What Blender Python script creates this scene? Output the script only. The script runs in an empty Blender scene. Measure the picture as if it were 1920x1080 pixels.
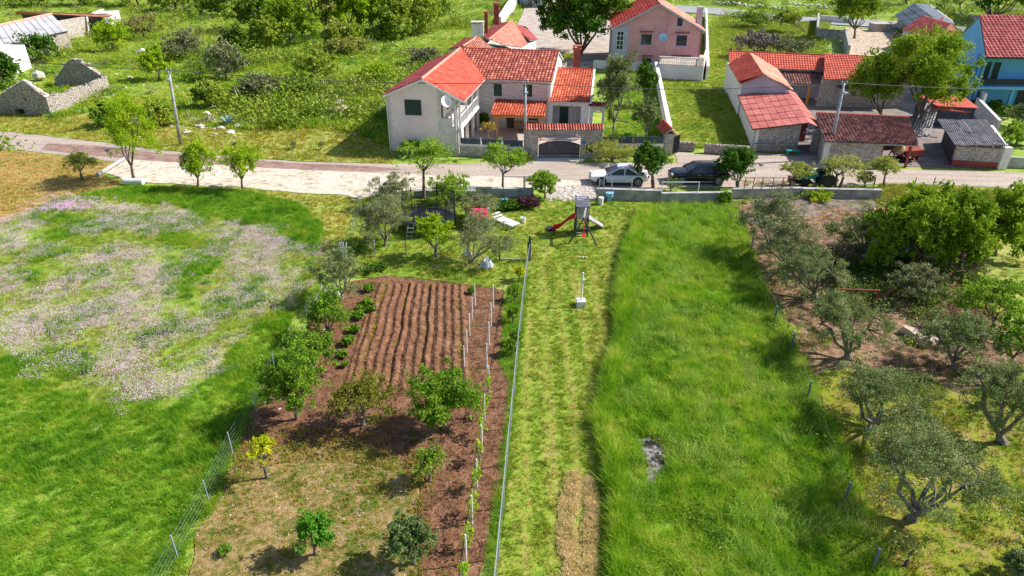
import bpy, bmesh, math, random
import numpy as np
from mathutils import Vector, Matrix, noise
from mathutils.geometry import delaunay_2d_cdt

# ------------------------------------------------------------------ camera, sky, sun, exposure
F, TH, H = 1280.0, math.radians(28.5), 19.0
ST, CT = math.sin(TH), math.cos(TH)
sc = bpy.context.scene
C = sc.collection
cam = bpy.data.objects.new('camera', bpy.data.cameras.new('camera'))
C.objects.link(cam)
cam.location = (0, 0, H)
cam.rotation_euler = (math.pi/2 - TH, 0, 0)
cam.data.sensor_width = 36
cam.data.lens = 36*F/1920
cam.data.clip_start = 0.5
cam.data.clip_end = 5000
sc.camera = cam
SUN_AZ, SUN_EL = math.radians(80), math.radians(42)   # azimuth clockwise from +Y
w = bpy.data.worlds.new('World'); sc.world = w; w.use_nodes = True
nt = w.node_tree
sky = nt.nodes.new('ShaderNodeTexSky'); sky.sky_type = 'NISHITA'; sky.sun_disc = False
sky.sun_elevation = SUN_EL; sky.sun_rotation = SUN_AZ
bg = nt.nodes['Background']; bg.inputs[1].default_value = 0.105
nt.links.new(sky.outputs[0], bg.inputs[0])
sun = bpy.data.objects.new('sun', bpy.data.lights.new('sun', 'SUN'))
C.objects.link(sun)
sun.data.energy = 5.0; sun.data.angle = math.radians(0.5); sun.data.color = (1, .94, .85)
sd = Vector((math.sin(SUN_AZ)*math.cos(SUN_EL), math.cos(SUN_AZ)*math.cos(SUN_EL), math.sin(SUN_EL)))
sun.rotation_euler = sd.to_track_quat('Z', 'Y').to_euler()
sun.location = (60, 10, 60)
sc.view_settings.view_transform = 'Standard'; sc.view_settings.look = 'None'
sc.view_settings.exposure = 0.6; sc.view_settings.gamma = 1
sc.view_settings.use_curve_mapping = False
sc.render.engine = 'CYCLES'
sc.cycles.max_bounces = 6; sc.cycles.diffuse_bounces = 3; sc.cycles.transmission_bounces = 4
sc.cycles.transparent_max_bounces = 8; sc.cycles.caustics_reflective = False; sc.cycles.caustics_refractive = False

R = random.Random(7)
NR = np.random.default_rng(7)

# ------------------------------------------------------------------ survey helpers: where a sight line meets the ground or a wall
def ray(px, py):
    u = (px-960)/F; v = (py-540)/F
    return Vector((u, CT - v*ST, -(ST + v*CT)))
def P(px, py, z=0.0):
    r = ray(px, py); t = (z-H)/r.z
    return Vector((r.x*t, r.y*t, z))
def atY(px, py, y):
    r = ray(px, py); t = y/r.y
    return Vector((r.x*t, y, H + r.z*t))
def onwall(A, B, px, py):
    d = Vector((B[0]-A[0], B[1]-A[1])); L = d.length; d /= L
    r = ray(px, py)
    # r*t = A + d*s
    det = r.x*(-d.y) + d.x*r.y
    t = (A[0]*(-d.y) + d.x*A[1])/det
    s = (r.x*A[1] - r.y*A[0])/det
    return -s if False else (r.x*t-A[0])*d.x + (r.y*t-A[1])*d.y, H + r.z*t
def V(*a): return Vector(a)

# ------------------------------------------------------------------ materials
def rgb(*c): return (c[0], c[1], c[2], 1.0)
MATS = {}
def mk(name, cols, scale=1.5, rough=.85, bump=0., bscale=30., metal=0., attr=0., rnd=0., transl=0., spec=.3, big=0., detail=6., cells=None, stretch=None):
    if name in MATS: return MATS[name]
    if transl and 'clover' not in name: cols = [(c[0]*1.25, c[1], c[2]*.85) for c in cols]
    m = bpy.data.materials.new(name); m.use_nodes = True
    n, l = m.node_tree.nodes, m.node_tree.links
    b = n['Principled BSDF']; out = n['Material Output']
    b.inputs['Roughness'].default_value = rough; b.inputs['Metallic'].default_value = metal
    b.inputs['Specular IOR Level'].default_value = spec
    geo = n.new('ShaderNodeNewGeometry')
    nz = n.new('ShaderNodeTexNoise'); nz.inputs['Scale'].default_value = scale; nz.inputs['Detail'].default_value = detail
    nz.inputs['Roughness'].default_value = .65
    if stretch:
        ms_ = n.new('ShaderNodeMapping'); ms_.inputs['Scale'].default_value = (stretch if isinstance(stretch, tuple) else (1, stretch, 1)); l.new(geo.outputs['Position'], ms_.inputs[0]); l.new(ms_.outputs[0], nz.inputs['Vector'])
    else: l.new(geo.outputs['Position'], nz.inputs['Vector'])
    # stretch the noise contrast round its mean
    mr = n.new('ShaderNodeMapRange'); mr.inputs[1].default_value = .36; mr.inputs[2].default_value = .64
    l.new(nz.outputs['Fac'], mr.inputs[0]); fac = mr.outputs[0]
    def blend(fac, other, wgt):
        x = n.new('ShaderNodeMix'); x.data_type = 'FLOAT'; x.inputs[0].default_value = wgt
        l.new(fac, x.inputs[2]); l.new(other, x.inputs[3]); return x.outputs[0]
    if big:
        nb = n.new('ShaderNodeTexNoise'); nb.inputs['Scale'].default_value = scale*big; nb.inputs['Detail'].default_value = 3
        l.new(geo.outputs['Position'], nb.inputs['Vector'])
        m2 = n.new('ShaderNodeMapRange'); m2.inputs[1].default_value = .35; m2.inputs[2].default_value = .65
        l.new(nb.outputs['Fac'], m2.inputs[0]); fac = blend(fac, m2.outputs[0], .5)
    if attr:
        a = n.new('ShaderNodeAttribute'); a.attribute_name = 'var'; fac = blend(fac, a.outputs['Fac'], attr)
    if rnd:
        oi = n.new('ShaderNodeObjectInfo'); fac = blend(fac, oi.outputs['Random'], rnd)
    cr = n.new('ShaderNodeValToRGB'); el = cr.color_ramp.elements
    el[0].position = 0.05; el[0].color = rgb(*cols[0]); el[1].position = .95; el[1].color = rgb(*cols[-1])
    for i, c in enumerate(cols[1:-1]):
        e = el.new(.05 + .9*(i+1)/(len(cols)-1)); e.color = rgb(*c)
    l.new(fac, cr.inputs[0]); col = cr.outputs[0]
    hgt = None
    if cells:                                   # masonry: stones with recessed joints
        sx, mortar, cw = cells
        vo = n.new('ShaderNodeTexVoronoi'); vo.inputs['Scale'].default_value = sx
        mp = n.new('ShaderNodeMapping'); mp.inputs['Scale'].default_value = (1, 1, 1.7)
        l.new(geo.outputs['Position'], mp.inputs[0]); l.new(mp.outputs[0], vo.inputs['Vector'])
        ve = n.new('ShaderNodeTexVoronoi'); ve.feature = 'DISTANCE_TO_EDGE'; ve.inputs['Scale'].default_value = sx
        l.new(mp.outputs[0], ve.inputs['Vector'])
        sp = n.new('ShaderNodeSeparateColor'); l.new(vo.outputs['Color'], sp.inputs[0])
        f2 = blend(fac, sp.outputs[0], .7); l.new(f2, cr.inputs[0])
        mm = n.new('ShaderNodeMapRange'); mm.inputs[1].default_value = 0; mm.inputs[2].default_value = cw
        l.new(ve.outputs['Distance'], mm.inputs[0])
        mx = n.new('ShaderNodeMix'); mx.data_type = 'RGBA'; mx.inputs[6].default_value = rgb(*mortar)
        l.new(mm.outputs[0], mx.inputs[0]); l.new(col, mx.inputs[7]); col = mx.outputs[2]; hgt = mm.outputs[0]
    l.new(col, b.inputs['Base Color'])
    if bump:
        bn = n.new('ShaderNodeTexNoise'); bn.inputs['Scale'].default_value = bscale; bn.inputs['Detail'].default_value = 4
        l.new(geo.outputs['Position'], bn.inputs['Vector'])
        bu = n.new('ShaderNodeBump'); bu.inputs['Strength'].default_value = bump; bu.inputs['Distance'].default_value = .05
        if hgt:
            ad = n.new('ShaderNodeMath'); ad.operation = 'ADD'; l.new(bn.outputs['Fac'], ad.inputs[0]); l.new(hgt, ad.inputs[1])
            l.new(ad.outputs[0], bu.inputs['Height'])
        else: l.new(bn.outputs['Fac'], bu.inputs['Height'])
        l.new(bu.outputs[0], b.inputs['Normal'])
    if transl:
        t = n.new('ShaderNodeBsdfTranslucent'); l.new(col, t.inputs[0])
        ms = n.new('ShaderNodeMixShader'); ms.inputs[0].default_value = transl
        l.new(b.outputs[0], ms.inputs[1]); l.new(t.outputs[0], ms.inputs[2]); l.new(ms.outputs[0], out.inputs[0])
    MATS[name] = m
    return m
def glass(name, col, rough=.08):
    m = mk(name, [col, tuple(c*1.3 for c in col)], scale=.7, rough=rough, spec=.6); return m

m_ground = mk('wild_grass_ground', [(.09,.15,.015), (.18,.29,.025), (.26,.36,.05), (.33,.32,.12)], scale=.22, bump=.6, bscale=4, big=4, detail=9)
m_verge = mk('dry_verge', [(.13,.22,.02), (.24,.31,.035), (.36,.33,.09), (.20,.30,.03)], scale=.35, bump=.5, bscale=9, big=5, detail=9)
m_dry = mk('dry_orange_grass', [(.15,.20,.025), (.27,.23,.05), (.36,.26,.09), (.22,.26,.03)], scale=.3, bump=.5, bscale=9, big=5, detail=9)
m_meadow = mk('meadow_ground', [(.10,.20,.012), (.19,.32,.02), (.30,.35,.06)], scale=.3, bump=.7, bscale=12, big=4)
m_lawn = mk('lawn_ground', [(.07,.15,.012), (.16,.27,.02), (.25,.30,.035), (.38,.29,.12)], scale=.35, bump=.5, bscale=18, big=6, detail=10)
m_strip = mk('mown_ground', [(.10,.21,.012), (.19,.30,.02), (.27,.31,.045), (.40,.30,.13)], scale=1.3, bump=.5, bscale=18, big=3, detail=10, stretch=.06)
m_soil = mk('brown_soil', [(.085,.038,.018), (.17,.080,.040), (.28,.15,.09)], scale=1.6, rough=.95, bump=1, bscale=16, big=5, detail=10)
m_drysoil = mk('dry_weedy_soil', [(.07,.12,.010), (.12,.13,.022), (.22,.16,.055), (.34,.24,.115), (.14,.10,.04)], scale=.9, rough=.95, bump=.8, bscale=16, big=5, detail=10)
m_redsoil = mk('reddish_orchard_soil', [(.05,.06,.015), (.11,.065,.04), (.21,.115,.07), (.32,.20,.125), (.10,.12,.025)], scale=.45, rough=.95, bump=.8, bscale=14, big=5, detail=10)
m_moss = mk('mossy_orchard_ground', [(.08,.12,.008), (.18,.23,.010), (.23,.25,.010), (.28,.20,.06), (.11,.15,.010)], scale=.7, bump=.7, bscale=14, big=5, detail=10)
m_road = mk('worn_asphalt', [(.27,.22,.19), (.39,.32,.27), (.50,.42,.36)], scale=1.6, rough=.9, bump=.2, bscale=30, big=3, detail=9, stretch=(.10,1,1))
m_patch = mk('brown_asphalt_patch', [(.19,.12,.10), (.27,.17,.14), (.35,.23,.19)], scale=.9, rough=.9, bump=.2, bscale=30, detail=9)
m_gravel = mk('pale_gravel', [(.33,.31,.20), (.52,.45,.36), (.60,.53,.44), (.66,.59,.50)], scale=.5, rough=.95, bump=.5, bscale=25, big=4, detail=10)
m_court = mk('courtyard_gravel', [(.30,.25,.21), (.42,.35,.30), (.50,.43,.38)], scale=.6, rough=.95, bump=.4, bscale=20, detail=9)
m_grey_road = mk('grey_asphalt', [(.25,.25,.27), (.33,.33,.35)], scale=.5, rough=.9)
m_ash = mk('ash_and_scorch', [(.03,.025,.025), (.09,.075,.07), (.33,.31,.33), (.10,.07,.05)], scale=1.6, rough=.95, bump=.8, bscale=20)

m_grassT = mk('tall_grass_blades', [(.06,.20,.006), (.14,.38,.010), (.24,.50,.022), (.37,.57,.07), (.50,.60,.20)], scale=.26, rough=.6, rnd=.3, transl=.5, big=5)
m_grassM = mk('meadow_grass_blades', [(.035,.14,.005), (.09,.30,.008), (.17,.42,.016), (.28,.46,.04), (.40,.47,.10)], scale=.20, rough=.6, rnd=.3, transl=.5, big=5)
m_grassF = mk('flower_area_grass', [(.14,.24,.02), (.24,.32,.05), (.36,.36,.14)], scale=.5, rough=.6, rnd=.4, transl=.3)
m_grassS = mk('short_lawn_blades', [(.12,.26,.012), (.22,.36,.02), (.36,.40,.07)], scale=.5, rough=.6, rnd=.4, transl=.3)
m_grassD = mk('dry_stalks', [(.26,.28,.06), (.46,.37,.15), (.62,.49,.26)], scale=.8, rough=.8, rnd=.5, transl=.2)
m_grassW = mk('wild_grass_blades', [(.10,.23,.015), (.20,.40,.02), (.32,.48,.04), (.44,.47,.14)], scale=.10, rough=.6, rnd=.3, transl=.35, big=6)
m_grassY = mk('yellow_green_verge_blades', [(.15,.24,.02), (.28,.33,.03), (.38,.33,.06)], scale=.3, rough=.6, rnd=.4, transl=.3)
m_moss_b = mk('moss_green_blades', [(.08,.15,.006), (.17,.23,.010), (.28,.29,.02)], scale=.5, rough=.7, rnd=.4, transl=.2)
m_flow = mk('pink_clover_heads', [(.60,.37,.53), (.74,.52,.65), (.87,.72,.80)], scale=2, rough=.7, rnd=.5, transl=.2)
m_flow_y = mk('yellow_flower_heads', [(.62,.52,.08), (.75,.68,.25)], scale=2, rough=.7, rnd=.5)
m_scrub = mk('scrub_leaves', [(.06,.14,.012), (.13,.27,.02), (.26,.40,.04), (.24,.24,.14)], scale=.10, rough=.6, rnd=.45, attr=.3, transl=.3)
m_scrubG = mk('grey_scrub_leaves', [(.10,.15,.07), (.17,.23,.12), (.25,.28,.19)], scale=.2, rough=.7, rnd=.4, attr=.4, transl=.2)

def leafmat(name, cols, transl=.3): return mk(name, cols, scale=1.2, rough=.7, attr=.7, transl=transl, spec=.12)
m_olive = leafmat('olive_leaves', [(.05,.105,.028), (.115,.20,.065), (.21,.32,.135), (.36,.46,.26)], .2)
m_olive2 = leafmat('silver_olive_leaves', [(.085,.14,.055), (.18,.26,.125), (.35,.45,.27)], .2)
m_fruit = leafmat('fruit_tree_leaves', [(.06,.17,.012), (.13,.31,.025), (.26,.46,.05)], .35)
m_bright = leafmat('spring_green_leaves', [(.13,.30,.01), (.25,.48,.015), (.42,.58,.05)], .4)
m_yellow = leafmat('yellow_green_leaves', [(.24,.40,.01), (.40,.55,.02), (.52,.62,.06)], .4)
m_walnut = leafmat('walnut_leaves', [(.06,.16,.01), (.16,.33,.018), (.30,.47,.045)], .35)
m_dark = leafmat('dark_glossy_leaves', [(.025,.085,.008), (.06,.18,.015), (.15,.32,.04)], .25)
m_fresh = leafmat('fresh_bush_leaves', [(.09,.24,.012), (.20,.42,.035), (.40,.56,.13)], .35)
m_pale = leafmat('pale_leaves_blossom', [(.16,.27,.03), (.30,.42,.08), (.52,.56,.28)], .3)
m_purple = leafmat('purple_leaves', [(.08,.04,.07), (.14,.08,.11)], .2)
m_bark = mk('bark', [(.09,.07,.055), (.17,.14,.11), (.24,.20,.17)], scale=5, bump=.8, bscale=25)
m_obark = mk('olive_bark', [(.12,.10,.08), (.20,.18,.15), (.27,.25,.21)], scale=5, bump=.9, bscale=22)
m_agave = mk('agave_leaf', [(.14,.26,.25), (.25,.38,.36)], scale=3, rough=.5, rnd=.3)

m_tileR = mk('bright_red_tiles', [(.40,.068,.042), (.54,.10,.06), (.66,.19,.12)], scale=.8, rough=.75, attr=.3, bump=.2, big=4)
m_tileO = mk('orange_tiles', [(.32,.055,.028), (.50,.10,.05), (.68,.22,.12)], scale=1.4, rough=.8, attr=.5, bump=.2)
m_tileB = mk('brown_red_tiles', [(.18,.045,.035), (.34,.08,.055), (.62,.24,.16)], scale=1.4, rough=.8, attr=.55, bump=.2)
m_tileOld = mk('old_salmon_tiles', [(.46,.17,.12), (.62,.27,.19), (.72,.38,.29)], scale=1, rough=.9, attr=.5, bump=.3)
m_tileDk = mk('weathered_barrel_tiles', [(.13,.06,.055), (.25,.105,.085), (.42,.23,.19)], scale=1.2, rough=.9, attr=.6, bump=.3)
m_tileM = mk('maroon_and_shade_tiles', [(.30,.05,.05), (.42,.085,.08), (.56,.18,.16)], scale=1, rough=.7, attr=.4)  # maroon roofs, and the shaded copy of the red wing roof
m_panelR = mk('red_fibre_sheet', [(.34,.085,.075), (.46,.13,.11), (.55,.20,.17)], scale=1.1, rough=.85, rnd=.35, bump=.2, bscale=12)
m_panelG = mk('grey_fibre_sheet', [(.28,.29,.32), (.40,.40,.42), (.50,.49,.48)], scale=.7, rough=.85, rnd=.4, bump=.2, bscale=12)
m_corr = mk('old_corrugated_sheet', [(.17,.16,.17), (.30,.29,.31), (.42,.40,.41)], scale=1.5, rough=.85, attr=.4, bump=.2)
m_cap = mk('ridge_cap_tile', [(.60,.24,.18), (.74,.38,.30)], scale=2, rough=.8)
m_capR = mk('red_ridge_cap', [(.42,.07,.04), (.56,.12,.07)], scale=2, rough=.8)
m_white = mk('white_plaster', [(.66,.62,.59), (.78,.74,.71), (.83,.80,.77)], scale=.5, rough=.9, bump=.1, bscale=20, big=4)
m_pinkw = mk('pale_pink_plaster', [(.70,.58,.56), (.79,.67,.64), (.83,.72,.69)], scale=.35, rough=.9, bump=.1, bscale=20)
m_salmon = mk('salmon_plaster', [(.62,.29,.30), (.70,.355,.36), (.75,.42,.42)], scale=.3, rough=.9, bump=.1, bscale=20, big=5)
m_lilac = mk('lilac_grey_plaster', [(.42,.42,.55), (.50,.50,.62)], scale=.5, rough=.9)
m_bluew = mk('bright_blue_plaster', [(.14,.44,.80), (.18,.50,.86)], scale=.4, rough=.85, bump=.1, bscale=20)
m_ashlar = mk('pale_cut_stone', [(.56,.51,.49), (.68,.63,.60), (.77,.73,.69)], scale=2, rough=.9, bump=.5, cells=(3.8, (.60,.55,.51), .035))
m_rubble = mk('rubble_stone', [(.34,.28,.25), (.56,.49,.44), (.76,.70,.64)], scale=3, rough=.9, bump=.8, cells=(5.5, (.36,.31,.28), .07))
m_dryst = mk('dry_stone', [(.33,.28,.24), (.50,.44,.38), (.66,.60,.53)], scale=3, rough=.95, bump=1, cells=(4.0, (.16,.13,.11), .10))
m_rock = mk('pale_rock', [(.36,.33,.30), (.55,.51,.47), (.72,.69,.65)], scale=3, rough=.9, bump=.5, rnd=.4)
m_conc = mk('concrete', [(.24,.23,.22), (.36,.35,.34), (.46,.45,.43)], scale=1.2, rough=.9, bump=.2)
m_concW = mk('pale_concrete', [(.58,.57,.54), (.70,.68,.65)], scale=1.5, rough=.9)
m_brick = mk('red_brick', [(.26,.055,.045), (.36,.09,.07)], scale=3, rough=.9)
m_dkred = mk('dark_red_paint', [(.25,.05,.045), (.33,.075,.065)], scale=1, rough=.7)
m_shut = mk('dark_green_shutter', [(.013,.04,.032), (.02,.055,.045)], scale=1, rough=.5)
m_glass = glass('window_glass', (.03,.035,.05))
m_frame = mk('white_frame', [(.72,.70,.70), (.8,.78,.78)], rough=.6)
m_wood = mk('honey_wood', [(.45,.19,.04), (.60,.28,.07)], scale=4, rough=.6)
m_grey_wood = mk('grey_weathered_wood', [(.22,.20,.21), (.38,.36,.37), (.50,.47,.46)], scale=6, rough=.9, rnd=.3)
m_dk_wood = mk('dark_timber', [(.06,.05,.05), (.13,.11,.11)], scale=6, rough=.8)
m_metal = mk('galvanised_steel', [(.30,.34,.38), (.42,.46,.5)], rough=.5, metal=.3)
m_fencew = mk('dull_fence_wire', [(.16,.18,.17), (.24,.26,.25)], rough=.7)
m_dkmet = mk('dark_metal', [(.018,.022,.035), (.035,.04,.055)], rough=.5)
m_mesh = mk('dark_screen', [(.05,.065,.09), (.09,.10,.13)], rough=.6)
m_black = mk('black_plastic', [(.012,.013,.02), (.025,.026,.035)], rough=.5)
m_wire = mk('wire', [(.05,.05,.05), (.08,.08,.08)], rough=.6)
m_wht = mk('white_plastic', [(.75,.75,.76), (.82,.82,.82)], rough=.45)
m_red = mk('red_plastic', [(.55,.012,.03), (.65,.02,.05)], rough=.35)
m_pinkp = mk('pink_red_plastic', [(.75,.06,.14), (.82,.14,.22)], rough=.4)
m_grn = mk('green_plastic', [(.02,.26,.11), (.03,.33,.15)], rough=.4)
m_yel = mk('yellow_plastic', [(.80,.42,.02), (.85,.55,.05)], rough=.4)
m_blue = mk('blue_plastic', [(.02,.13,.50), (.04,.25,.65)], rough=.4)
m_teal = mk('teal_paint', [(.03,.30,.30), (.06,.42,.40)], rough=.5)
m_inshade = mk('interior_shade', [(.05,.045,.045), (.09,.08,.075)], rough=.9)  # dark tone painted in for the shade inside openings and under roofs
m_tarp = mk('grey_sheeting', [(.35,.38,.46), (.66,.68,.74)], scale=5, rough=.5)

# ------------------------------------------------------------------ mesh helpers
def tag(o, label=None, cat=None, group=None, kind=None):
    if label: o['label'] = label
    if cat: o['category'] = cat
    if group: o['group'] = group
    if kind: o['kind'] = kind
    return o
def thing(name, label, cat, loc, group=None):
    o = bpy.data.objects.new(name, None); C.objects.link(o); o.location = Vector(loc)
    o.empty_display_size = .2
    return tag(o, label, cat, group)
class MB:
    def __init__(s): s.v = []; s.f = []; s.a = []
    def add(s, vs, fs, var=None):
        o = len(s.v); s.v += [tuple(x) for x in vs]; s.f += [tuple(i+o for i in f) for f in fs]
        s.a += [(R.random() if var is None else var)]*len(fs); return s
    def box(s, c, size, rz=0., var=None):
        x, y, z = [k/2 for k in size]; ca, sa = math.cos(rz), math.sin(rz)
        vs = []
        for dz in (-z, z):
            for dx, dy in ((-x,-y),(x,-y),(x,y),(-x,y)):
                vs.append((c[0]+dx*ca-dy*sa, c[1]+dx*sa+dy*ca, c[2]+dz))
        return s.add(vs, [(0,3,2,1),(4,5,6,7),(0,1,5,4),(1,2,6,5),(2,3,7,6),(3,0,4,7)], var)
    def hexa(s, lo, hi, var=None):             # 4 lower + 4 upper points, counter-clockwise from above
        n = len(lo)
        return s.add(list(lo)+list(hi), [tuple(range(n))[::-1], tuple(range(n, 2*n))]+[(i, (i+1) % n, n+(i+1) % n, n+i) for i in range(n)], var)
    def prism(s, pts, z0, z1, var=None):
        return s.hexa([(p[0], p[1], z0) for p in pts], [(p[0], p[1], z1) for p in pts], var)
    def beam(s, p0, p1, w, h=None, up=(0,0,1), var=None):
        h = h or w; p0 = Vector(p0); p1 = Vector(p1); d = (p1-p0).normalized(); u = Vector(up)
        if abs(d.dot(u)) > .95: u = Vector((0,1,0))
        sdir = d.cross(u).normalized()*w/2; t = sdir.cross(d).normalized()*h/2
        vs = [p0-sdir-t, p0+sdir-t, p0+sdir+t, p0-sdir+t, p1-sdir-t, p1+sdir-t, p1+sdir+t, p1-sdir+t]
        return s.add(vs, [(0,1,2,3),(7,6,5,4),(0,4,5,1),(1,5,6,2),(2,6,7,3),(3,7,4,0)], var)
    def tube(s, pts, rad, n=6, cap=True, var=None):
        pts = [Vector(p) for p in pts]
        if not hasattr(rad, '__len__'): rad = [rad]*len(pts)
        vs = []; prev = None
        for i, p in enumerate(pts):
            d = (pts[min(i+1, len(pts)-1)]-pts[max(i-1, 0)]).normalized()
            a = prev if prev else (Vector((1,0,0)) if abs(d.x) < .8 else Vector((0,1,0)))
            a = (a - d*a.dot(d)).normalized(); prev = a; b = d.cross(a)
            for k in range(n):
                t = 2*math.pi*k/n; vs.append(p + (a*math.cos(t)+b*math.sin(t))*rad[i])
        fs = [(i*n+k, i*n+(k+1) % n, (i+1)*n+(k+1) % n, (i+1)*n+k) for i in range(len(pts)-1) for k in range(n)]
        if cap: fs += [tuple(range(n))[::-1], tuple(range((len(pts)-1)*n, len(pts)*n))]
        return s.add(vs, fs, var)
    def lathe(s, c, prof, n=16, axis='z', var=None):   # prof: (radius, height)
        vs = []
        for r, h in prof:
            for k in range(n):
                t = 2*math.pi*k/n; x, y = r*math.cos(t), r*math.sin(t)
                vs.append((c[0]+x, c[1]+y, c[2]+h) if axis == 'z' else ((c[0]+x, c[1]+h, c[2]+y) if axis == 'y' else (c[0]+h, c[1]+x, c[2]+y)))
        m = len(prof)
        fs = [(i*n+k, i*n+(k+1) % n, (i+1)*n+(k+1) % n, (i+1)*n+k) for i in range(m-1) for k in range(n)]
        fs += [tuple(range(n))[::-1], tuple(range((m-1)*n, m*n))]
        return s.add(vs, fs, var)
    def quad(s, a, b, c, d, var=None): return s.add([a, b, c, d], [(0,1,2,3)], var)
    def rock(s, c, r, rz=1., var=None, seed=0):
        rr = random.Random(seed or R.random())
        vs = [(0,0,1),(0,0,-1)] + [(math.cos(k*math.pi/3), math.sin(k*math.pi/3), h) for h in (.45,-.45) for k in range(6)]
        vs = [(c[0]+x*r*rr.uniform(.7,1.2), c[1]+y*r*rr.uniform(.7,1.2), c[2]+z*r*rz*rr.uniform(.7,1.1)) for x, y, z in vs]
        fs = [(0, 2+k, 2+(k+1) % 6) for k in range(6)] + [(1, 8+(k+1) % 6, 8+k) for k in range(6)] + [(2+k, 8+k, 8+(k+1) % 6, 2+(k+1) % 6) for k in range(6)]
        return s.add(vs, fs, var)
    def build(s, name, mat, parent=None, smooth=False, var=False, fix=True):
        me = bpy.data.meshes.new(name)
        if parent: off = parent.matrix_off if False else origin(parent)
        else:
            a = np.array(s.v); off = Vector(((a[:,0].min()+a[:,0].max())/2, (a[:,1].min()+a[:,1].max())/2, a[:,2].min()))
        me.from_pydata([(x-off[0], y-off[1], z-off[2]) for x, y, z in s.v], [], s.f)
        if var:
            at = me.attributes.new('var', 'FLOAT', 'FACE'); at.data.foreach_set('value', s.a)
        if fix:
            bm = bmesh.new(); bm.from_mesh(me); bmesh.ops.recalc_face_normals(bm, faces=bm.faces); bm.to_mesh(me); bm.free()
        me.materials.append(mat)
        if smooth: me.polygons.foreach_set('use_smooth', [True]*len(me.polygons))
        o = bpy.data.objects.new(name, me); C.objects.link(o)
        if parent: o.parent = parent; o['_o'] = list(off); o.location = (0,0,0)
        else: o.location = off
        return o
ORG = {}
def origin(o):                                  # world position of an object's own origin (no rotations used in this script's things)
    p = Vector(o.location)
    while o.parent: o = o.parent; p += Vector(o.location)
    return p
def dup(root, loc, label=None, group=None, rz=0., s=1.):
    r = root.copy(); C.objects.link(r); r.location = loc; r.rotation_euler = (0,0,rz); r.scale = (s,s,s)
    if label: r['label'] = label
    if group: r['group'] = group
    for ch in list(root.children):
        c = ch.copy(); C.objects.link(c); c.parent = r
        for g in ch.children:
            d = g.copy(); C.objects.link(d); d.parent = c
    return r

def inside(xy, poly):
    x, y = xy[:,0], xy[:,1]; r = np.zeros(len(x), bool); n = len(poly)
    for i in range(n):
        x0, y0 = poly[i][:2]; x1, y1 = poly[(i+1) % n][:2]
        if y0 == y1: continue
        c = ((y0 > y) != (y1 > y)) & (x < (x1-x0)*(y-y0)/(y1-y0)+x0); r ^= c
    return r
def px_poly(pts): return [P(*p).to_2d() for p in pts]
def wobble(poly, step, amp, seed=0):
    out = []
    for i in range(len(poly)):
        a = Vector(poly[i][:2]); b = Vector(poly[(i+1) % len(poly)][:2]); n = max(1, int((b-a).length/step))
        for k in range(n):
            p = a.lerp(b, k/n); q = noise.noise_vector(Vector((p.x*.5, p.y*.5, seed)))*amp + noise.noise_vector(Vector((p.x*1.7, p.y*1.7, seed+5)))*amp*.5
            out.append(Vector((p.x+q.x, p.y+q.y)))
    return out
def sheet(name, poly, mat, z, res=None, hfn=None, kind='structure', wob=.25, step=.8, label=None, skirt=True):
    pl = wobble(poly, step, wob, z*100)
    pts = [Vector(p) for p in pl]; nb = len(pts)
    if res:
        a = np.array([tuple(p) for p in pl]); x0, y0 = a.min(0); x1, y1 = a.max(0)
        gx, gy = np.meshgrid(np.arange(x0, x1, res), np.arange(y0, y1, res)); g = np.stack([gx.ravel(), gy.ravel()], 1)
        g += NR.uniform(-.2, .2, g.shape)*res; g = g[inside(g, pl)]
        pts += [Vector((float(p[0]), float(p[1]))) for p in g]
    vs, _, fs, *_ = delaunay_2d_cdt(pts, [], [list(range(nb))], 1, 1e-5)
    me = bpy.data.meshes.new(name)
    co = [(v.x, v.y, z + (hfn(v.x, v.y) if hfn else 0)) for v in vs]
    me.from_pydata(co, [], fs); me.materials.append(mat)
    bm = bmesh.new(); bm.from_mesh(me)
    for f in bm.faces:
        if f.normal.z < 0: f.normal_flip()
    bm.to_mesh(me); bm.free()
    if hfn: me.polygons.foreach_set('use_smooth', [True]*len(me.polygons))
    o = bpy.data.objects.new(name, me); C.objects.link(o); o['kind'] = kind
    if label: o['label'] = label
    return o

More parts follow.
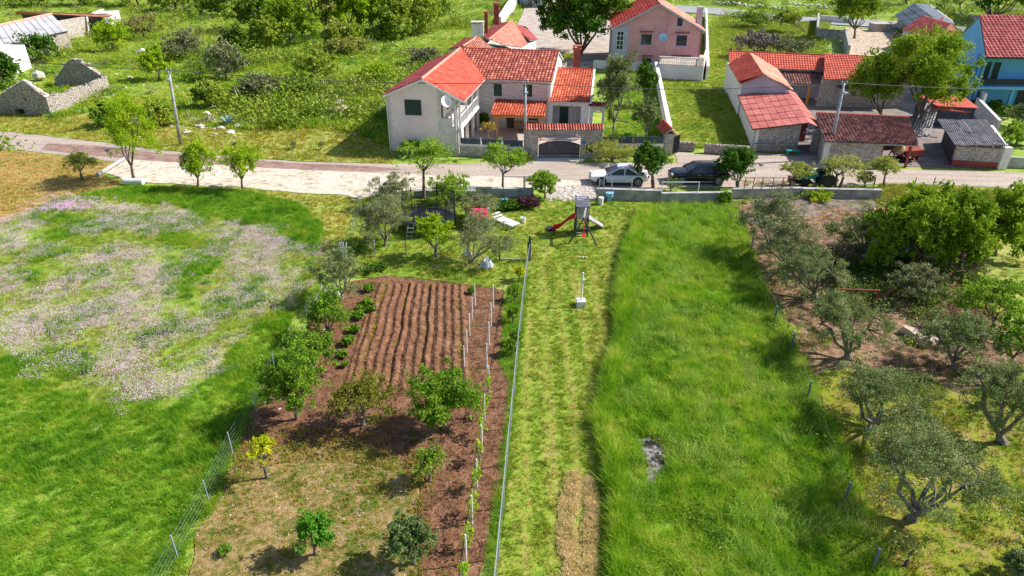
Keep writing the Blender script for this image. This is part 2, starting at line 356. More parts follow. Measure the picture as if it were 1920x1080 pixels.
# --------------------- scattering: one object holds small prototype clumps and the points that carry them
_NG = {}
def scatter_group(K):
    if K in _NG: return _NG[K]
    g = bpy.data.node_groups.new('scatter%d' % K, 'GeometryNodeTree')
    g.interface.new_socket('Geometry', in_out='INPUT', socket_type='NodeSocketGeometry')
    g.interface.new_socket('Geometry', in_out='OUTPUT', socket_type='NodeSocketGeometry')
    N, L = g.nodes, g.links
    i = N.new('NodeGroupInput'); o = N.new('NodeGroupOutput')
    def na(name, t):
        a = N.new('GeometryNodeInputNamedAttribute'); a.data_type = t; a.inputs[0].default_value = name; return a.outputs[0]
    def eq(src, val):
        c = N.new('FunctionNodeCompare'); c.data_type = 'INT'; c.operation = 'EQUAL'; L.new(src, c.inputs[2]); c.inputs[3].default_value = val; return c.outputs[0]
    sp = N.new('GeometryNodeSeparateGeometry'); sp.domain = 'POINT'
    L.new(i.outputs[0], sp.inputs[0]); L.new(eq(na('pt', 'INT'), 1), sp.inputs[1])
    j = N.new('GeometryNodeJoinGeometry')
    for k in range(K):
        s2 = N.new('GeometryNodeSeparateGeometry'); s2.domain = 'POINT'
        L.new(sp.outputs[1], s2.inputs[0]); L.new(eq(na('knd', 'INT'), k), s2.inputs[1])
        gi = N.new('GeometryNodeGeometryToInstance'); L.new(s2.outputs[0], gi.inputs[0]); L.new(gi.outputs[0], j.inputs[0])
    ip = N.new('GeometryNodeInstanceOnPoints'); L.new(sp.outputs[0], ip.inputs['Points']); L.new(j.outputs[0], ip.inputs['Instance'])
    ip.inputs['Pick Instance'].default_value = True
    L.new(na('knd', 'INT'), ip.inputs['Instance Index'])
    L.new(na('rot', 'FLOAT_VECTOR'), ip.inputs['Rotation']); L.new(na('scl', 'FLOAT_VECTOR'), ip.inputs['Scale'])
    L.new(ip.outputs[0], o.inputs[0]); _NG[K] = g
    return g
def scatter(name, protos, mat, pts, scl, rot, label=None):
    """protos: list of (verts Nx3, faces list); pts Nx3; scl N or Nx3; rot Nx3"""
    n = len(pts); K = len(protos)
    vs, fs, kn = [], [], []
    for k, (pv, pf) in enumerate(protos):
        o = len(vs); vs += [tuple(map(float, p)) for p in pv]; fs += [tuple(i+o for i in f) for f in pf]; kn += [k]*len(pv)
    npv = len(vs)
    me = bpy.data.meshes.new(name)
    me.from_pydata(vs + [tuple(p) for p in np.asarray(pts, float).tolist()], [], fs)
    tot = npv + n
    a = me.attributes.new('pt', 'INT', 'POINT'); a.data.foreach_set('value', [0]*npv+[1]*n)
    a = me.attributes.new('knd', 'INT', 'POINT'); a.data.foreach_set('value', kn + NR.integers(0, K, n).tolist())
    scl = np.asarray(scl, float)
    if scl.ndim == 1: scl = np.repeat(scl[:,None], 3, 1)
    S = np.zeros((tot, 3), np.float32); S[npv:] = scl
    Ro = np.zeros((tot, 3), np.float32); Ro[npv:] = rot
    a = me.attributes.new('scl', 'FLOAT_VECTOR', 'POINT'); a.data.foreach_set('vector', S.ravel())
    a = me.attributes.new('rot', 'FLOAT_VECTOR', 'POINT'); a.data.foreach_set('vector', Ro.ravel())
    a = me.attributes.new('var', 'FLOAT', 'FACE'); a.data.foreach_set('value', NR.random(len(fs)).astype(np.float32))
    me.materials.append(mat)
    o = bpy.data.objects.new(name, me); C.objects.link(o); o['kind'] = 'stuff'
    if label: o['label'] = label
    md = o.modifiers.new('scatter', 'NODES'); md.node_group = scatter_group(K)
    return o
def tuft(seed, n=12, r=.10, h=.3, w=.018, lean=.5):
    g = np.random.default_rng(seed); vs, fs = [], []
    for i in range(n):
        a = g.uniform(0, 6.28); b = g.uniform(0, 6.28); rr = r*math.sqrt(g.random()); hh = h*g.uniform(.55, 1.1)
        x, y = rr*math.cos(a), rr*math.sin(a); dx, dy = math.cos(b), math.sin(b); ln = lean*hh*g.uniform(.2, 1)
        wx, wy = -dy*w/2, dx*w/2
        o = len(vs)
        vs += [(x-wx, y-wy, 0), (x+wx, y+wy, 0), (x+dx*ln*.35+wx*.8, y+dy*ln*.35+wy*.8, hh*.6), (x+dx*ln*.35-wx*.8, y+dy*ln*.35-wy*.8, hh*.6), (x+dx*ln, y+dy*ln, hh)]
        fs += [(o, o+1, o+2, o+3), (o+3, o+2, o+4)]
    return np.array(vs), fs
def heads(seed, n=8, r=.14, h=.22, s=.02):
    g = np.random.default_rng(seed); vs, fs = [], []
    for i in range(n):
        a = g.uniform(0, 6.28); rr = r*math.sqrt(g.random()); x, y, z = rr*math.cos(a), rr*math.sin(a), h*g.uniform(.6, 1.1)
        q = s*g.uniform(.7, 1.2); o = len(vs)
        vs += [(x-q, y-q, z), (x+q, y-q, z), (x+q, y+q, z), (x-q, y+q, z), (x, y, z+q*1.2)]
        fs += [(o, o+1, o+4), (o+1, o+2, o+4), (o+2, o+3, o+4), (o+3, o, o+4)]
    return np.array(vs), fs
def nfield(xy, s, seed=0.):
    return np.array([noise.noise(Vector((x*s, y*s, seed))) for x, y in xy])
def rand_in(poly, dens, seed=1, dfn=None, excl=()):
    g = np.random.default_rng(seed); a = np.array([tuple(p)[:2] for p in poly]); x0, y0 = a.min(0); x1, y1 = a.max(0)
    n = int((x1-x0)*(y1-y0)*dens); p = np.stack([g.uniform(x0, x1, n), g.uniform(y0, y1, n)], 1)
    if dfn is not None: p = p[g.random(n) < dfn(p)]
    p = p[inside(p, poly)]
    for e in excl: p = p[~inside(p, e)]
    return p
def spin(n, seed=3, tilt=.15):
    g = np.random.default_rng(seed); return np.stack([g.normal(0, tilt, n), g.normal(0, tilt, n), g.uniform(0, 6.28, n)], 1)

# --------------------- leaves and trees
def leafquads(cen, size, asp=.5, seed=0, flat=.0):
    g = np.random.default_rng(seed); n = len(cen)
    a = g.normal(size=(n, 3)); a[:,2] *= (1-flat); a /= np.linalg.norm(a, axis=1)[:,None]
    b = g.normal(size=(n, 3)); b[:,2] *= (1-flat); b -= a*(a*b).sum(1)[:,None]; b /= np.linalg.norm(b, axis=1)[:,None]
    s = size*g.uniform(.6, 1.25, n)[:,None]
    v = np.stack([cen-a*s*.5, cen+b*s*asp*.5, cen+a*s*.5, cen-b*s*asp*.5], 1).reshape(-1, 3)
    f = np.arange(4*n).reshape(-1, 4)
    return v, f
def np_obj(name, v, f, mat, parent, var=None):
    me = bpy.data.meshes.new(name); me.from_pydata(v.tolist(), [], f.tolist())
    at = me.attributes.new('var', 'FLOAT', 'FACE'); at.data.foreach_set('value', (NR.random(len(f)) if var is None else var).astype(np.float32))
    me.materials.append(mat)
    o = bpy.data.objects.new(name, me); C.objects.link(o); o.parent = parent
    return o
KIND = {  # mat, leaf size, aspect, clumps, leaves, clump sigma (of radius), outer bias, bark, n limbs, fork height share
 'olive':  (m_olive, .11, .36, 44, 11000, .125, .5, m_obark, 6, .12),
 'silver': (m_olive2, .11, .38, 44, 11000, .13, .5, m_obark, 6, .12),
 'fruit':  (m_fruit, .115, .55, 46, 6000, .16, .5, m_bark, 5, .25),
 'bright': (m_bright, .16, .5, 50, 9500, .16, .55, m_bark, 5, .3),
 'yellow': (m_yellow, .13, .5, 22, 1100, .16, .5, m_bark, 4, .45),
 'walnut': (m_walnut, .30, .55, 90, 11000, .11, .55, m_bark, 7, .25),
 'fig':    (m_walnut, .24, .5, 95, 11000, .12, .6, m_bark, 7, .15),
 'dark':   (m_dark, .30, .6, 110, 12000, .11, .65, m_bark, 7, .25),
 'ball':   (m_dark, .15, .8, 60, 10500, .16, .7, m_bark, 4, .5),
 'fresh':  (m_fresh, .14, .65, 36, 5400, .15, .6, m_bark, 5, .2),
 'pale':   (m_pale, .15, .55, 44, 3200, .15, .55, m_bark, 5, .35),
 'wood':   (m_scrub, .42, .6, 40, 4200, .16, .6, m_bark, 5, .2),
 'woodb':  (m_walnut, .42, .6, 45, 4600, .16, .6, m_bark, 5, .2),
}
def grow(t, kind, rx, ry, rz, cz, cx=0., cy=0., n=None, trunk_r=None, seed=0, stems=1, mat=None, sparse=1., lsize=None):
    """trunk and crown under thing t, whose origin is the foot of the tree"""
    mt, ls, asp, ncl, nl, sig, bias, bark, nlimb, fork = KIND[kind]
    ls = lsize or ls
    g = np.random.default_rng(seed+11); nl = int((n or nl)*sparse*(1.7 if kind == 'fruit' else 1))
    rm = max(rx, ry)
    trunk_r = trunk_r or .035*rm+.035
    # clump centres in a lumpy ellipsoid
    d = g.normal(size=(ncl, 3)); d /= np.linalg.norm(d, axis=1)[:,None]
    d[:,2] = np.where(d[:,2] < -.55, -d[:,2], d[:,2])
    rr = g.random(ncl)**(1/(1+3*bias)) if bias else g.random(ncl)**.33
    lump = np.array([1 + .38*noise.noise(Vector((x*1.6, y*1.6, z*1.6+seed*3.7))) for x, y, z in d])
    cl = d*rr[:,None]*lump[:,None]*np.array([rx, ry, rz])*.9 + np.array([cx, cy, cz])
    cl[:,2] = np.maximum(cl[:,2], .25)
    top = cz + rz
    mb = MB(); fz = max(.25, (cz-rz)*.95 if fork > .2 else fork*top)
    if kind in ('olive', 'silver'): fz = max(.25, fork*top)
    roots = []
    for s in range(stems):
        ox = (g.uniform(-.25, .25) if stems > 1 else 0)*max(1, rm*.4); oy = (g.uniform(-.2, .2) if stems > 1 else 0)
        lx, ly = cx*.25+ox+g.normal(0, .03)*rm, cy*.25+oy+g.normal(0, .03)*rm
        mb.tube([(ox*.6, oy*.6, -.1), (ox*.6, oy*.6, .02), ((ox*.6+lx)/2+g.normal(0,.02), (oy*.6+ly)/2, fz*.5), (lx, ly, fz)], [trunk_r*1.6, trunk_r*1.35, trunk_r, trunk_r*.85], 7)
        roots.append((lx, ly, fz))
    limbs = []
    for k in range(nlimb):
        a = 2*math.pi*(k+g.uniform(-.25, .25))/nlimb; q = g.uniform(.45, .62)
        e = np.array([cx+math.cos(a)*rx*q, cy+math.sin(a)*ry*q, cz + rz*g.uniform(-.15, .45)])
        s = np.array(roots[k % len(roots)]); m1 = s*.6+e*.4+np.array([g.normal(0,.07), g.normal(0,.07), -.04])*rm; m1[2] = max(m1[2], s[2]*.9)
        m2 = s*.25+e*.75+g.normal(0, .06, 3)*rm
        mb.tube([s, m1, m2, e], [trunk_r*.65, trunk_r*.5, trunk_r*.36, trunk_r*.22], 5, cap=False)
        limbs.append((m1, m2, e))
    lp = np.array([p for L in limbs for p in L])
    for c in cl:
        j = int(np.argmin(((lp-c)**2).sum(1))); s = lp[j]; m = (s+c)/2+g.normal(0, .05, 3)*rm
        if np.linalg.norm(c-s) > .15: mb.tube([s, m, c], [trunk_r*.22, trunk_r*.15, trunk_r*.07], 3, cap=False)
    tr = MB(); tr.v, tr.f, tr.a = mb.v, mb.f, mb.a
    me = bpy.data.meshes.new('trunk'); me.from_pydata([tuple(map(float, v)) for v in tr.v], [], tr.f); me.materials.append(bark)
    me.polygons.foreach_set('use_smooth', [True]*len(me.polygons))
    o = bpy.data.objects.new('trunk', me); C.objects.link(o); o.parent = t
    # leaves
    per = g.multinomial(nl, g.dirichlet(np.ones(ncl)*4)); idx = np.repeat(np.arange(ncl), per)
    cs = g.uniform(.65, 1.35, ncl)[idx]
    ns = 7; R3 = np.array([rx, ry, max(rz, rm*.5)])
    so = g.normal(size=(ncl, ns, 3))*sig*R3*.95                      # twigs within each branch cluster
    pt = cl[idx] + so[idx, g.integers(0, ns, len(idx))]*cs[:,None] + g.normal(size=(len(idx), 3))*sig*.38*R3
    pt[:,2] = np.maximum(pt[:,2], .12)
    v, f = leafquads(pt, ls, asp, seed)
    tone = np.clip(g.random(ncl)[idx]*.5 + g.random(len(idx))*.5, 0, 1)
    np_obj('crown', v, f, mat or mt, t, tone)
    return t
def tree(name, label, base, box, kind, cat='tree', group=None, seed=None, depth=1., **kw):
    """base: foot in the survey view, box: crown outline; radii follow from the sight lines"""
    b = P(*base); Z = b.y*CT + H*ST
    x0, y0, x1, y1 = box
    rx = (x1-x0)/2*Z/F; ctr = atY((x0+x1)/2, (y0+y1)/2, b.y)
    r = ray((x0+x1)/2, (y0+y1)/2).normalized(); sa = -r.z; ca = math.sqrt(1-sa*sa)
    half = (y1-y0)/2*Z/F*.97
    ry = rx*depth
    k = half*half - (ry*sa)**2
    rz = math.sqrt(max(k, (.35*half)**2))/ca
    cz = max(ctr.z, rz*.75+.15)
    t = thing(name, label, cat, b, group)
    sd = seed if seed is not None else int(base[0]*7+base[1])
    return grow(t, kind, rx, ry, rz, cz, cx=ctr.x-b.x, cy=0., seed=sd, **kw)

# --------------------- building helpers
def clip_bm(bm, planes):
    for co, no in planes:                       # keep the side the normal points away from
        bmesh.ops.bisect_plane(bm, geom=bm.verts[:]+bm.edges[:]+bm.faces[:], dist=1e-5, plane_co=co, plane_no=no, clear_outer=True)
def bm_obj(name, bm, mat, parent):
    off = origin(parent) if parent else Vector((0,0,0))
    bmesh.ops.translate(bm, verts=bm.verts, vec=-off)
    me = bpy.data.meshes.new(name); bm.to_mesh(me); bm.free(); me.materials.append(mat)
    o = bpy.data.objects.new(name, me); C.objects.link(o); o.parent = parent
    return o
def roof(poly, mat, parent, name='roof', pitch=.26, row=.40, amp=.04, step=.035, slab=.10, slabmat=None, seg=4, down=None):
    poly = [Vector(p) for p in poly]
    n = Vector()
    for i in range(1, len(poly)-1): n += (poly[i]-poly[0]).cross(poly[i+1]-poly[0])
    n.normalize()
    if n.z < 0: poly = poly[::-1]; n = -n
    ce = sum(poly, Vector())/len(poly); poly = [p - n*(p-ce).dot(n) for p in poly]
    d = Vector((0,0,-1)) - n*Vector((0,0,-1)).dot(n)
    if down: d = Vector(down) - n*Vector(down).dot(n)
    d.normalize(); c = d.cross(n).normalized(); o = poly[0]
    A = [(p-o).dot(c) for p in poly]; B = [(p-o).dot(d) for p in poly]
    a0, a1, b0, b1 = min(A), max(A), min(B), max(B)
    nc = max(1, round((a1-a0)/pitch)); nr = max(1, round((b1-b0)/row)) if row else 1
    pc = (a1-a0)/nc; pr = (b1-b0)/nr
    vs, fs, va = [], [], []
    W = nc*seg+1
    for r in range(nr):
        for e in (0, 1):
            for i in range(W):
                ph = 2*math.pi*(i % seg)/seg
                hh = amp*(1-math.cos(ph))*.5*2 + (step*e if row else 0) + (R.uniform(-.006, .006) if row else 0)
                vs.append(o + c*(a0+i*pc/seg) + d*(b0+(r+e)*pr+(.02 if e and row else 0)) + n*(hh+.01))
    colv = [[R.random() for _ in range(nc)] for _ in range(nr)]
    for r in range(nr):
        for i in range(W-1):
            q = 2*r*W+i; fs.append((q, q+W, q+W+1, q+1)); va.append(colv[r][i//seg])
        if r < nr-1 and row:
            for i in range(W-1):
                q = (2*r+1)*W+i; fs.append((q, q+W, q+W+1, q+1)); va.append(colv[r][i//seg])
    me = bpy.data.meshes.new('t'); me.from_pydata(vs, [], fs)
    at = me.attributes.new('var', 'FLOAT', 'FACE'); at.data.foreach_set('value', va)
    bm = bmesh.new(); bm.from_mesh(me); bpy.data.meshes.remove(me)
    m = len(poly); cen = sum(poly, Vector())/m
    pl = []
    for i in range(m):
        e = poly[(i+1) % m]-poly[i]; no = e.cross(n).normalized()
        if no.dot(cen-poly[i]) > 0: no = -no
        pl.append((poly[i], no))
    clip_bm(bm, pl)
    t = bm_obj(name, bm, mat, parent)
    mb = MB(); mb.hexa([p-n*slab for p in poly], [p-n*.004 for p in poly]); s = mb.build('roof_edge', slabmat or m_conc, parent)
    return t
def cap(p0, p1, mat, parent, r=.13, name='ridge_tile'):
    mb = MB(); p0, p1 = Vector(p0), Vector(p1); n = max(1, int((p1-p0).length/.45))
    for i in range(n):
        mb.tube([p0.lerp(p1, i/n)+V(0,0,.03), p0.lerp(p1, (i+1)/n)+V(0,0,.055)], [r*.9, r], 6)
    o = mb.build(name, mat, parent, var=True); return o
def wall(A, B, z0, z1, mat, parent, openings=(), thick=.3, slopes=(), name='wall', jag=None):
    """wall face on the line A-B, body behind it (to the left of A->B); openings (u0,u1,z0,z1); slopes: [(u,z),(u,z)] lines that cut the top"""
    A = Vector((A[0], A[1], 0)); B = Vector((B[0], B[1], 0)); d = (B-A); L = d.length; d /= L; n = Vector((-d.y, d.x, 0))
    us = sorted({0, L, *[min(max(o[0], .02), L-.02) for o in openings], *[min(max(o[1], .02), L-.02) for o in openings]}); zs = sorted({z0, z1, *[o[2] for o in openings], *[o[3] for o in openings]})
    bm = bmesh.new()
    def q(*ps): bm.faces.new([bm.verts.new(p) for p in ps])
    pt = lambda u, z, k: A + d*u + n*k + Vector((0,0,z))
    def hole(u, z): return any(o[0] < u < o[1] and o[2] < z < o[3] for o in openings)
    for i in range(len(us)-1):
        for j in range(len(zs)-1):
            u0, u1, a, b = us[i], us[i+1], zs[j], zs[j+1]
            if hole((u0+u1)/2, (a+b)/2): continue
            q(pt(u0,a,0), pt(u1,a,0), pt(u1,b,0), pt(u0,b,0)); q(pt(u0,a,thick), pt(u0,b,thick), pt(u1,b,thick), pt(u1,a,thick))
    for u0, u1, a, b in openings:
        q(pt(u0,a,0), pt(u0,b,0), pt(u0,b,thick), pt(u0,a,thick)); q(pt(u1,a,0), pt(u1,a,thick), pt(u1,b,thick), pt(u1,b,0))
        q(pt(u0,a,0), pt(u0,a,thick), pt(u1,a,thick), pt(u1,a,0)); q(pt(u0,b,0), pt(u1,b,0), pt(u1,b,thick), pt(u0,b,thick))
    q(pt(0,z0,0), pt(0,z1,0), pt(0,z1,thick), pt(0,z0,thick)); q(pt(L,z0,0), pt(L,z0,thick), pt(L,z1,thick), pt(L,z1,0))
    q(pt(0,z1,0), pt(L,z1,0), pt(L,z1,thick), pt(0,z1,thick))
    for (ua, za), (ub, zb) in slopes:
        no = Vector((0,0,1))*(ub-ua) - d*(zb-za); no.normalize()
        if no.z < 0: no = -no
        clip_bm(bm, [(pt(ua, za, 0), no)])
        # close the cut
        es = [e for e in bm.edges if e.is_boundary and all(abs((v.co-pt(ua, za, 0)).dot(no)) < 1e-4 for v in e.verts)]
        vs2 = [v for e in es for v in e.verts]
        if vs2:
            uu = [(v.co-A).dot(d) for v in vs2]; a, b = min(uu), max(uu); zz = lambda u: za+(zb-za)*(u-ua)/(ub-ua)
            q(pt(a, zz(a), 0), pt(b, zz(b), 0), pt(b, zz(b), thick), pt(a, zz(a), thick))
    return bm_obj(name, bm, mat, parent)
def wpt(A, B, u, z, k=0.):
    A = Vector((A[0], A[1], 0)); B = Vector((B[0], B[1], 0)); d = (B-A).normalized(); n = Vector((-d.y, d.x, 0))
    return A + d*u + n*k + Vector((0,0,z))
def opx(A, B, x0, y0, x1, y1):
    """opening in wall A-B seen between these picture corners"""
    a = onwall(A, B, x0, (y0+y1)/2)[0]; b = onwall(A, B, x1, (y0+y1)/2)[0]; xm = (x0+x1)/2
    return (min(a, b), max(a, b), onwall(A, B, xm, y1)[1], onwall(A, B, xm, y0)[1])
def window(A, B, o, parent, style='pane', fmat=None, depth=.12, bars=1, surround=None, fw=.06):
    u0, u1, z0, z1 = o
    fr = MB()
    def bar(a0, a1, b0, b1, k0=depth, k1=depth+.06, mb=None):
        (mb or fr).hexa([wpt(A,B,a0,b0,k0), wpt(A,B,a1,b0,k0), wpt(A,B,a1,b0,k1), wpt(A,B,a0,b0,k1)], [wpt(A,B,a0,b1,k0), wpt(A,B,a1,b1,k0), wpt(A,B,a1,b1,k1), wpt(A,B,a0,b1,k1)])
    if style == 'shutter':
        mb = MB(); um = (u0+u1)/2
        bar(u0+.01, um-.01, z0+.01, z1-.01, -.05, .0, mb); sh = mb.build('shutter', m_shut, parent)
        nb = int((z1-z0)/.14)
        sl = MB()
        for k in range(nb): bar(u0+.08, um-.08, z0+.06+k*(z1-z0-.1)/nb, z0+.10+k*(z1-z0-.1)/nb, -.065, -.052, sl)
        sl.build('slat', m_shut, sh).parent = sh
        mb = MB(); bar(um+.01, u1-.01, z0+.01, z1-.01, -.05, .0, mb); sh = mb.build('shutter', m_shut, parent)
        sl = MB()
        for k in range(nb): bar(um+.08, u1-.08, z0+.06+k*(z1-z0-.1)/nb, z0+.10+k*(z1-z0-.1)/nb, -.065, -.052, sl)
        sl.build('slat', m_shut, sh)
    else:
        bar(u0, u1, z0, z0+fw); bar(u0, u1, z1-fw, z1); bar(u0, u0+fw, z0+fw, z1-fw); bar(u1-fw, u1, z0+fw, z1-fw)
        for k in range(1, bars+1):
            um = u0+(u1-u0)*k/(bars+1); bar(um-.03, um+.03, z0+fw, z1-fw)
        w_ = fr.build('window', fmat or m_frame, parent)
        g = MB(); bar(u0+fw, u1-fw, z0+fw, z1-fw, depth+.065, depth+.08, g); g.build('pane', m_glass, w_)
    if surround:
        mb = MB(); s = .12
        for a in ((u0-s, u1+s, z1, z1+s), (u0-s, u1+s, z0-s, z0), (u0-s, u0, z0, z1), (u1, u1+s, z0, z1)): bar(*a, -.03, .02, mb)
        mb.build('window_surround', surround, parent)
def railing(pts, z0, h, mat, parent, gap=.14, r=.02, name='railing', post=None):
    mb = MB()
    for a, b in zip(pts, pts[1:]):
        a, b = Vector(a).to_2d(), Vector(b).to_2d(); L = (b-a).length
        mb.beam((a.x, a.y, z0+h), (b.x, b.y, z0+h), .07, .07); mb.beam((a.x, a.y, z0+.1), (b.x, b.y, z0+.1), .05, .05)
        n = max(1, int(L/gap))
        for k in range(n+1):
            p = a.lerp(b, k/n); mb.beam((p.x, p.y, z0+.12), (p.x, p.y, z0+h-.03), r*2)
    return mb.build(name, mat, parent)
def dish(c, r, face, parent, mat=None):
    f = Vector(face).normalized(); up = Vector((0,0,1)); s = f.cross(up).normalized(); u = s.cross(f)
    mb = MB(); rings = 4; n = 14; vs = [Vector(c)]
    for i in range(1, rings+1):
        for k in range(n):
            t = 2*math.pi*k/n; q = r*i/rings; vs.append(Vector(c)+(s*math.cos(t)+u*math.sin(t))*q+f*(q*q*.35/r))
    fs = [(0, 1+k, 1+(k+1) % n) for k in range(n)] + [(1+(i-1)*n+k, 1+i*n+k, 1+i*n+(k+1) % n, 1+(i-1)*n+(k+1) % n) for i in range(1, rings) for k in range(n)]
    mb.add(vs, fs); d = mb.build('satellite_dish', mat or m_wht, parent)
    a = MB(); a.tube([Vector(c)-u*r*.9, Vector(c)+f*r*.9-u*r*.2], .02, 5); a.box(Vector(c)+f*r*.9-u*r*.2, (.08,.08,.1)); a.tube([Vector(c), Vector(c)-f*.3], .03, 5)
    a.build('dish_arm', m_metal, d)

# ================================================================== GROUND
def lumpy(a, s, a2=0., s2=1., sd=0):
    return lambda x, y: a*noise.noise(Vector((x*s, y*s, sd))) + a2*noise.noise(Vector((x*s2, y*s2, sd+9)))
mb = MB(); mb.quad((-1500,-300,-.15), (1500,-300,-.15), (1500,2600,-.15), (-1500,2600,-.15))
g = mb.build('ground', m_ground, fix=False); g['kind'] = 'structure'
near = sheet('near_ground', [(-45,5),(45,5),(75,60),(80,100),(-80,100),(-75,60)], m_ground, -.03, wob=0, step=10); 

ROAD = px_poly([(-60,238),(0,245),(100,256),(200,268),(300,281),(400,291),(500,299),(590,304),(740,307),(860,308),(985,303),(1100,305),(1200,303),(1290,306),(1390,307),(1450,310),(1600,319),(1750,317),(1990,327),(1990,370),(1880,352),(1700,344),(1640,345),(1540,349),(1400,351),(1110,356),(1000,354),(860,352),(780,356),(690,366),(640,330),(470,326),(300,314),(200,301),(60,284),(-60,274)])
sheet('road', ROAD, m_road, .0, wob=.15)
PATCH = px_poly([(90,268),(200,275),(300,287),(420,297),(560,306),(700,312),(760,318),(700,322),(560,318),(420,310),(300,303),(190,293),(75,281)])
sheet('road_patch', PATCH, m_patch, .004, wob=.05)
YARD = px_poly([(196,322),(232,300),(330,305),(470,313),(640,322),(760,326),(860,330),(1000,334),(1110,340),(1110,358),(860,353),(780,356),(712,362),(672,374),(640,366),(560,362),(470,352),(380,348),(300,342),(240,340)])
sheet('gravel_yard', YARD, m_gravel, .008, wob=.25)
DRYL = px_poly([(-80,280),(60,286),(160,300),(225,306),(190,328),(240,344),(150,362),(90,380),(20,415),(-80,440)])
sheet('dry_grass_corner', DRYL, m_dry, .004, wob=.3)
DRYR = px_poly([(380,349),(470,354),(560,364),(640,368),(674,376),(655,410),(645,450),(610,500),(580,540),(560,590),(540,540),(600,470),(612,425),(560,390),(480,368)])
sheet('dry_grass_verge', DRYR, m_verge, .004, wob=.3)
VERG = px_poly([(-60,200),(100,222),(210,205),(330,235),(480,245),(620,240),(700,262),(738,285),(740,306),(590,303),(500,298),(400,290),(300,280),(200,267),(100,255),(-60,237)])
sheet('roadside_verge', VERG, m_verge, .004, wob=.3)
MEADOW = px_poly([(-90,430),(20,412),(110,375),(240,349),(380,352),(480,360),(560,383),(608,420),(600,470),(560,540),(535,660),(498,750),(450,840),(402,950),(345,1060),(300,1200),(-300,1200),(-260,700)])
FLOWERS = px_poly([(-100,450),(20,400),(130,372),(330,385),(480,430),(590,480),(540,560),(470,620),(400,700),(330,770),(200,770),(60,700),(-120,600)])
sheet('flower_meadow', MEADOW, m_meadow, .01, res=1.0, hfn=lumpy(.08, .25, .03, 1.2), wob=.3)
LAWN = px_poly([(672,378),(712,364),(800,362),(1000,372),(1110,376),(1400,378),(1390,392),(1210,392),(1172,440),(1155,500),(1145,560),(1150,600),(1142,650),(1120,720),(1108,790),(1120,860),(1138,940),(1136,1090),(1140,1200),(900,1200),(932,1060),(948,900),(962,760),(978,600),(985,520),(930,540),(760,520),(640,520),(648,440)])
sheet('lawn', LAWN, m_lawn, .012, res=1.0, hfn=lumpy(.04, .4), wob=.15)
STRIP = px_poly([(996,500),(1145,500),(1143,560),(1145,640),(1118,720),(1106,790),(1118,860),(1135,940),(1134,1090),(1136,1200),(905,1200),(936,1060),(955,860),(972,700),(984,600)])
sheet('mown_strip', STRIP, m_strip, .018, res=.8, hfn=lumpy(.03, .4, .012, 2), wob=.08)
HAY = [px_poly([(1058,890),(1082,885),(1086,960),(1084,1090),(1082,1200),(1052,1200),(1054,1000)]), px_poly([(1092,890),(1110,900),(1120,960),(1118,1090),(1120,1200),(1094,1200),(1096,1000)])]
for h_ in []: sheet('hay_swath', h_, mk('straw', [(.34,.30,.08), (.62,.48,.21), (.80,.66,.36)], scale=3, rough=.9, bump=.8, bscale=30, big=5), .045, res=.25, hfn=lumpy(.03, 3), wob=.22)
TALL = px_poly([(1200,392),(1300,384),(1362,388),(1398,470),(1420,545),(1460,620),(1500,700),(1560,850),(1600,960),(1650,1090),(1700,1200),(1146,1200),(1142,1050),(1146,940),(1125,860),(1112,790),(1128,720),(1150,650),(1155,600),(1150,560),(1160,500),(1180,440)])
sheet('tall_grass_field', TALL, m_meadow, .014, res=1.0, hfn=lumpy(.12, .25, .05, .8), wob=.25)
ORCH = px_poly([(1366,384),(1500,376),(1660,372),(1990,378),(2200,500),(2400,700),(2600,1200),(1730,1200),(1655,1090),(1610,960),(1570,850),(1510,700),(1470,620),(1430,545),(1405,470)])
sheet('orchard_soil', ORCH, m_redsoil, .006, res=1.2, hfn=lumpy(.08, .3, .03, 1.5), wob=.2)
MOSS = px_poly([(1530,705),(1600,690),(1720,700),(1800,740),(1900,690),(2100,680),(2600,1200),(1725,1200),(1660,1090),(1615,960),(1575,850)])
sheet('mossy_grass', MOSS, m_moss, .03, res=1.0, hfn=lumpy(.08, .3, .03, 1.5), wob=.5)
sheet('dry_grass_right', px_poly([(1880,380),(2200,370),(2400,640),(1900,620),(1850,560),(1830,480)]), m_verge, .03, wob=.4)
BED = px_poly([(660,528),(720,518),(800,527),(945,545),(942,600),(935,680),(958,705),(950,800),(938,900),(915,1000),(900,1090),(895,1200),(780,1200),(785,1000),(790,900),(700,835),(560,830),(470,850),(430,860),(475,750),(520,690),(560,640),(600,575)])
def bedh(x, y): return .05*noise.noise(Vector((x*2.2, y*2.2, 0))) + .03*noise.noise(Vector((x*6, y*6, 4))) + .05
sheet('tilled_soil', BED, m_soil, .01, res=.22, hfn=bedh, wob=.15)
DRYSOIL = px_poly([(430,850),(560,830),(700,838),(790,880),(792,1000),(786,1200),(280,1200),(345,1060),(385,960)])
sheet('weedy_orchard_floor', DRYSOIL, m_drysoil, .02, res=.5, hfn=lumpy(.05, .6, .04, 3), wob=.9)
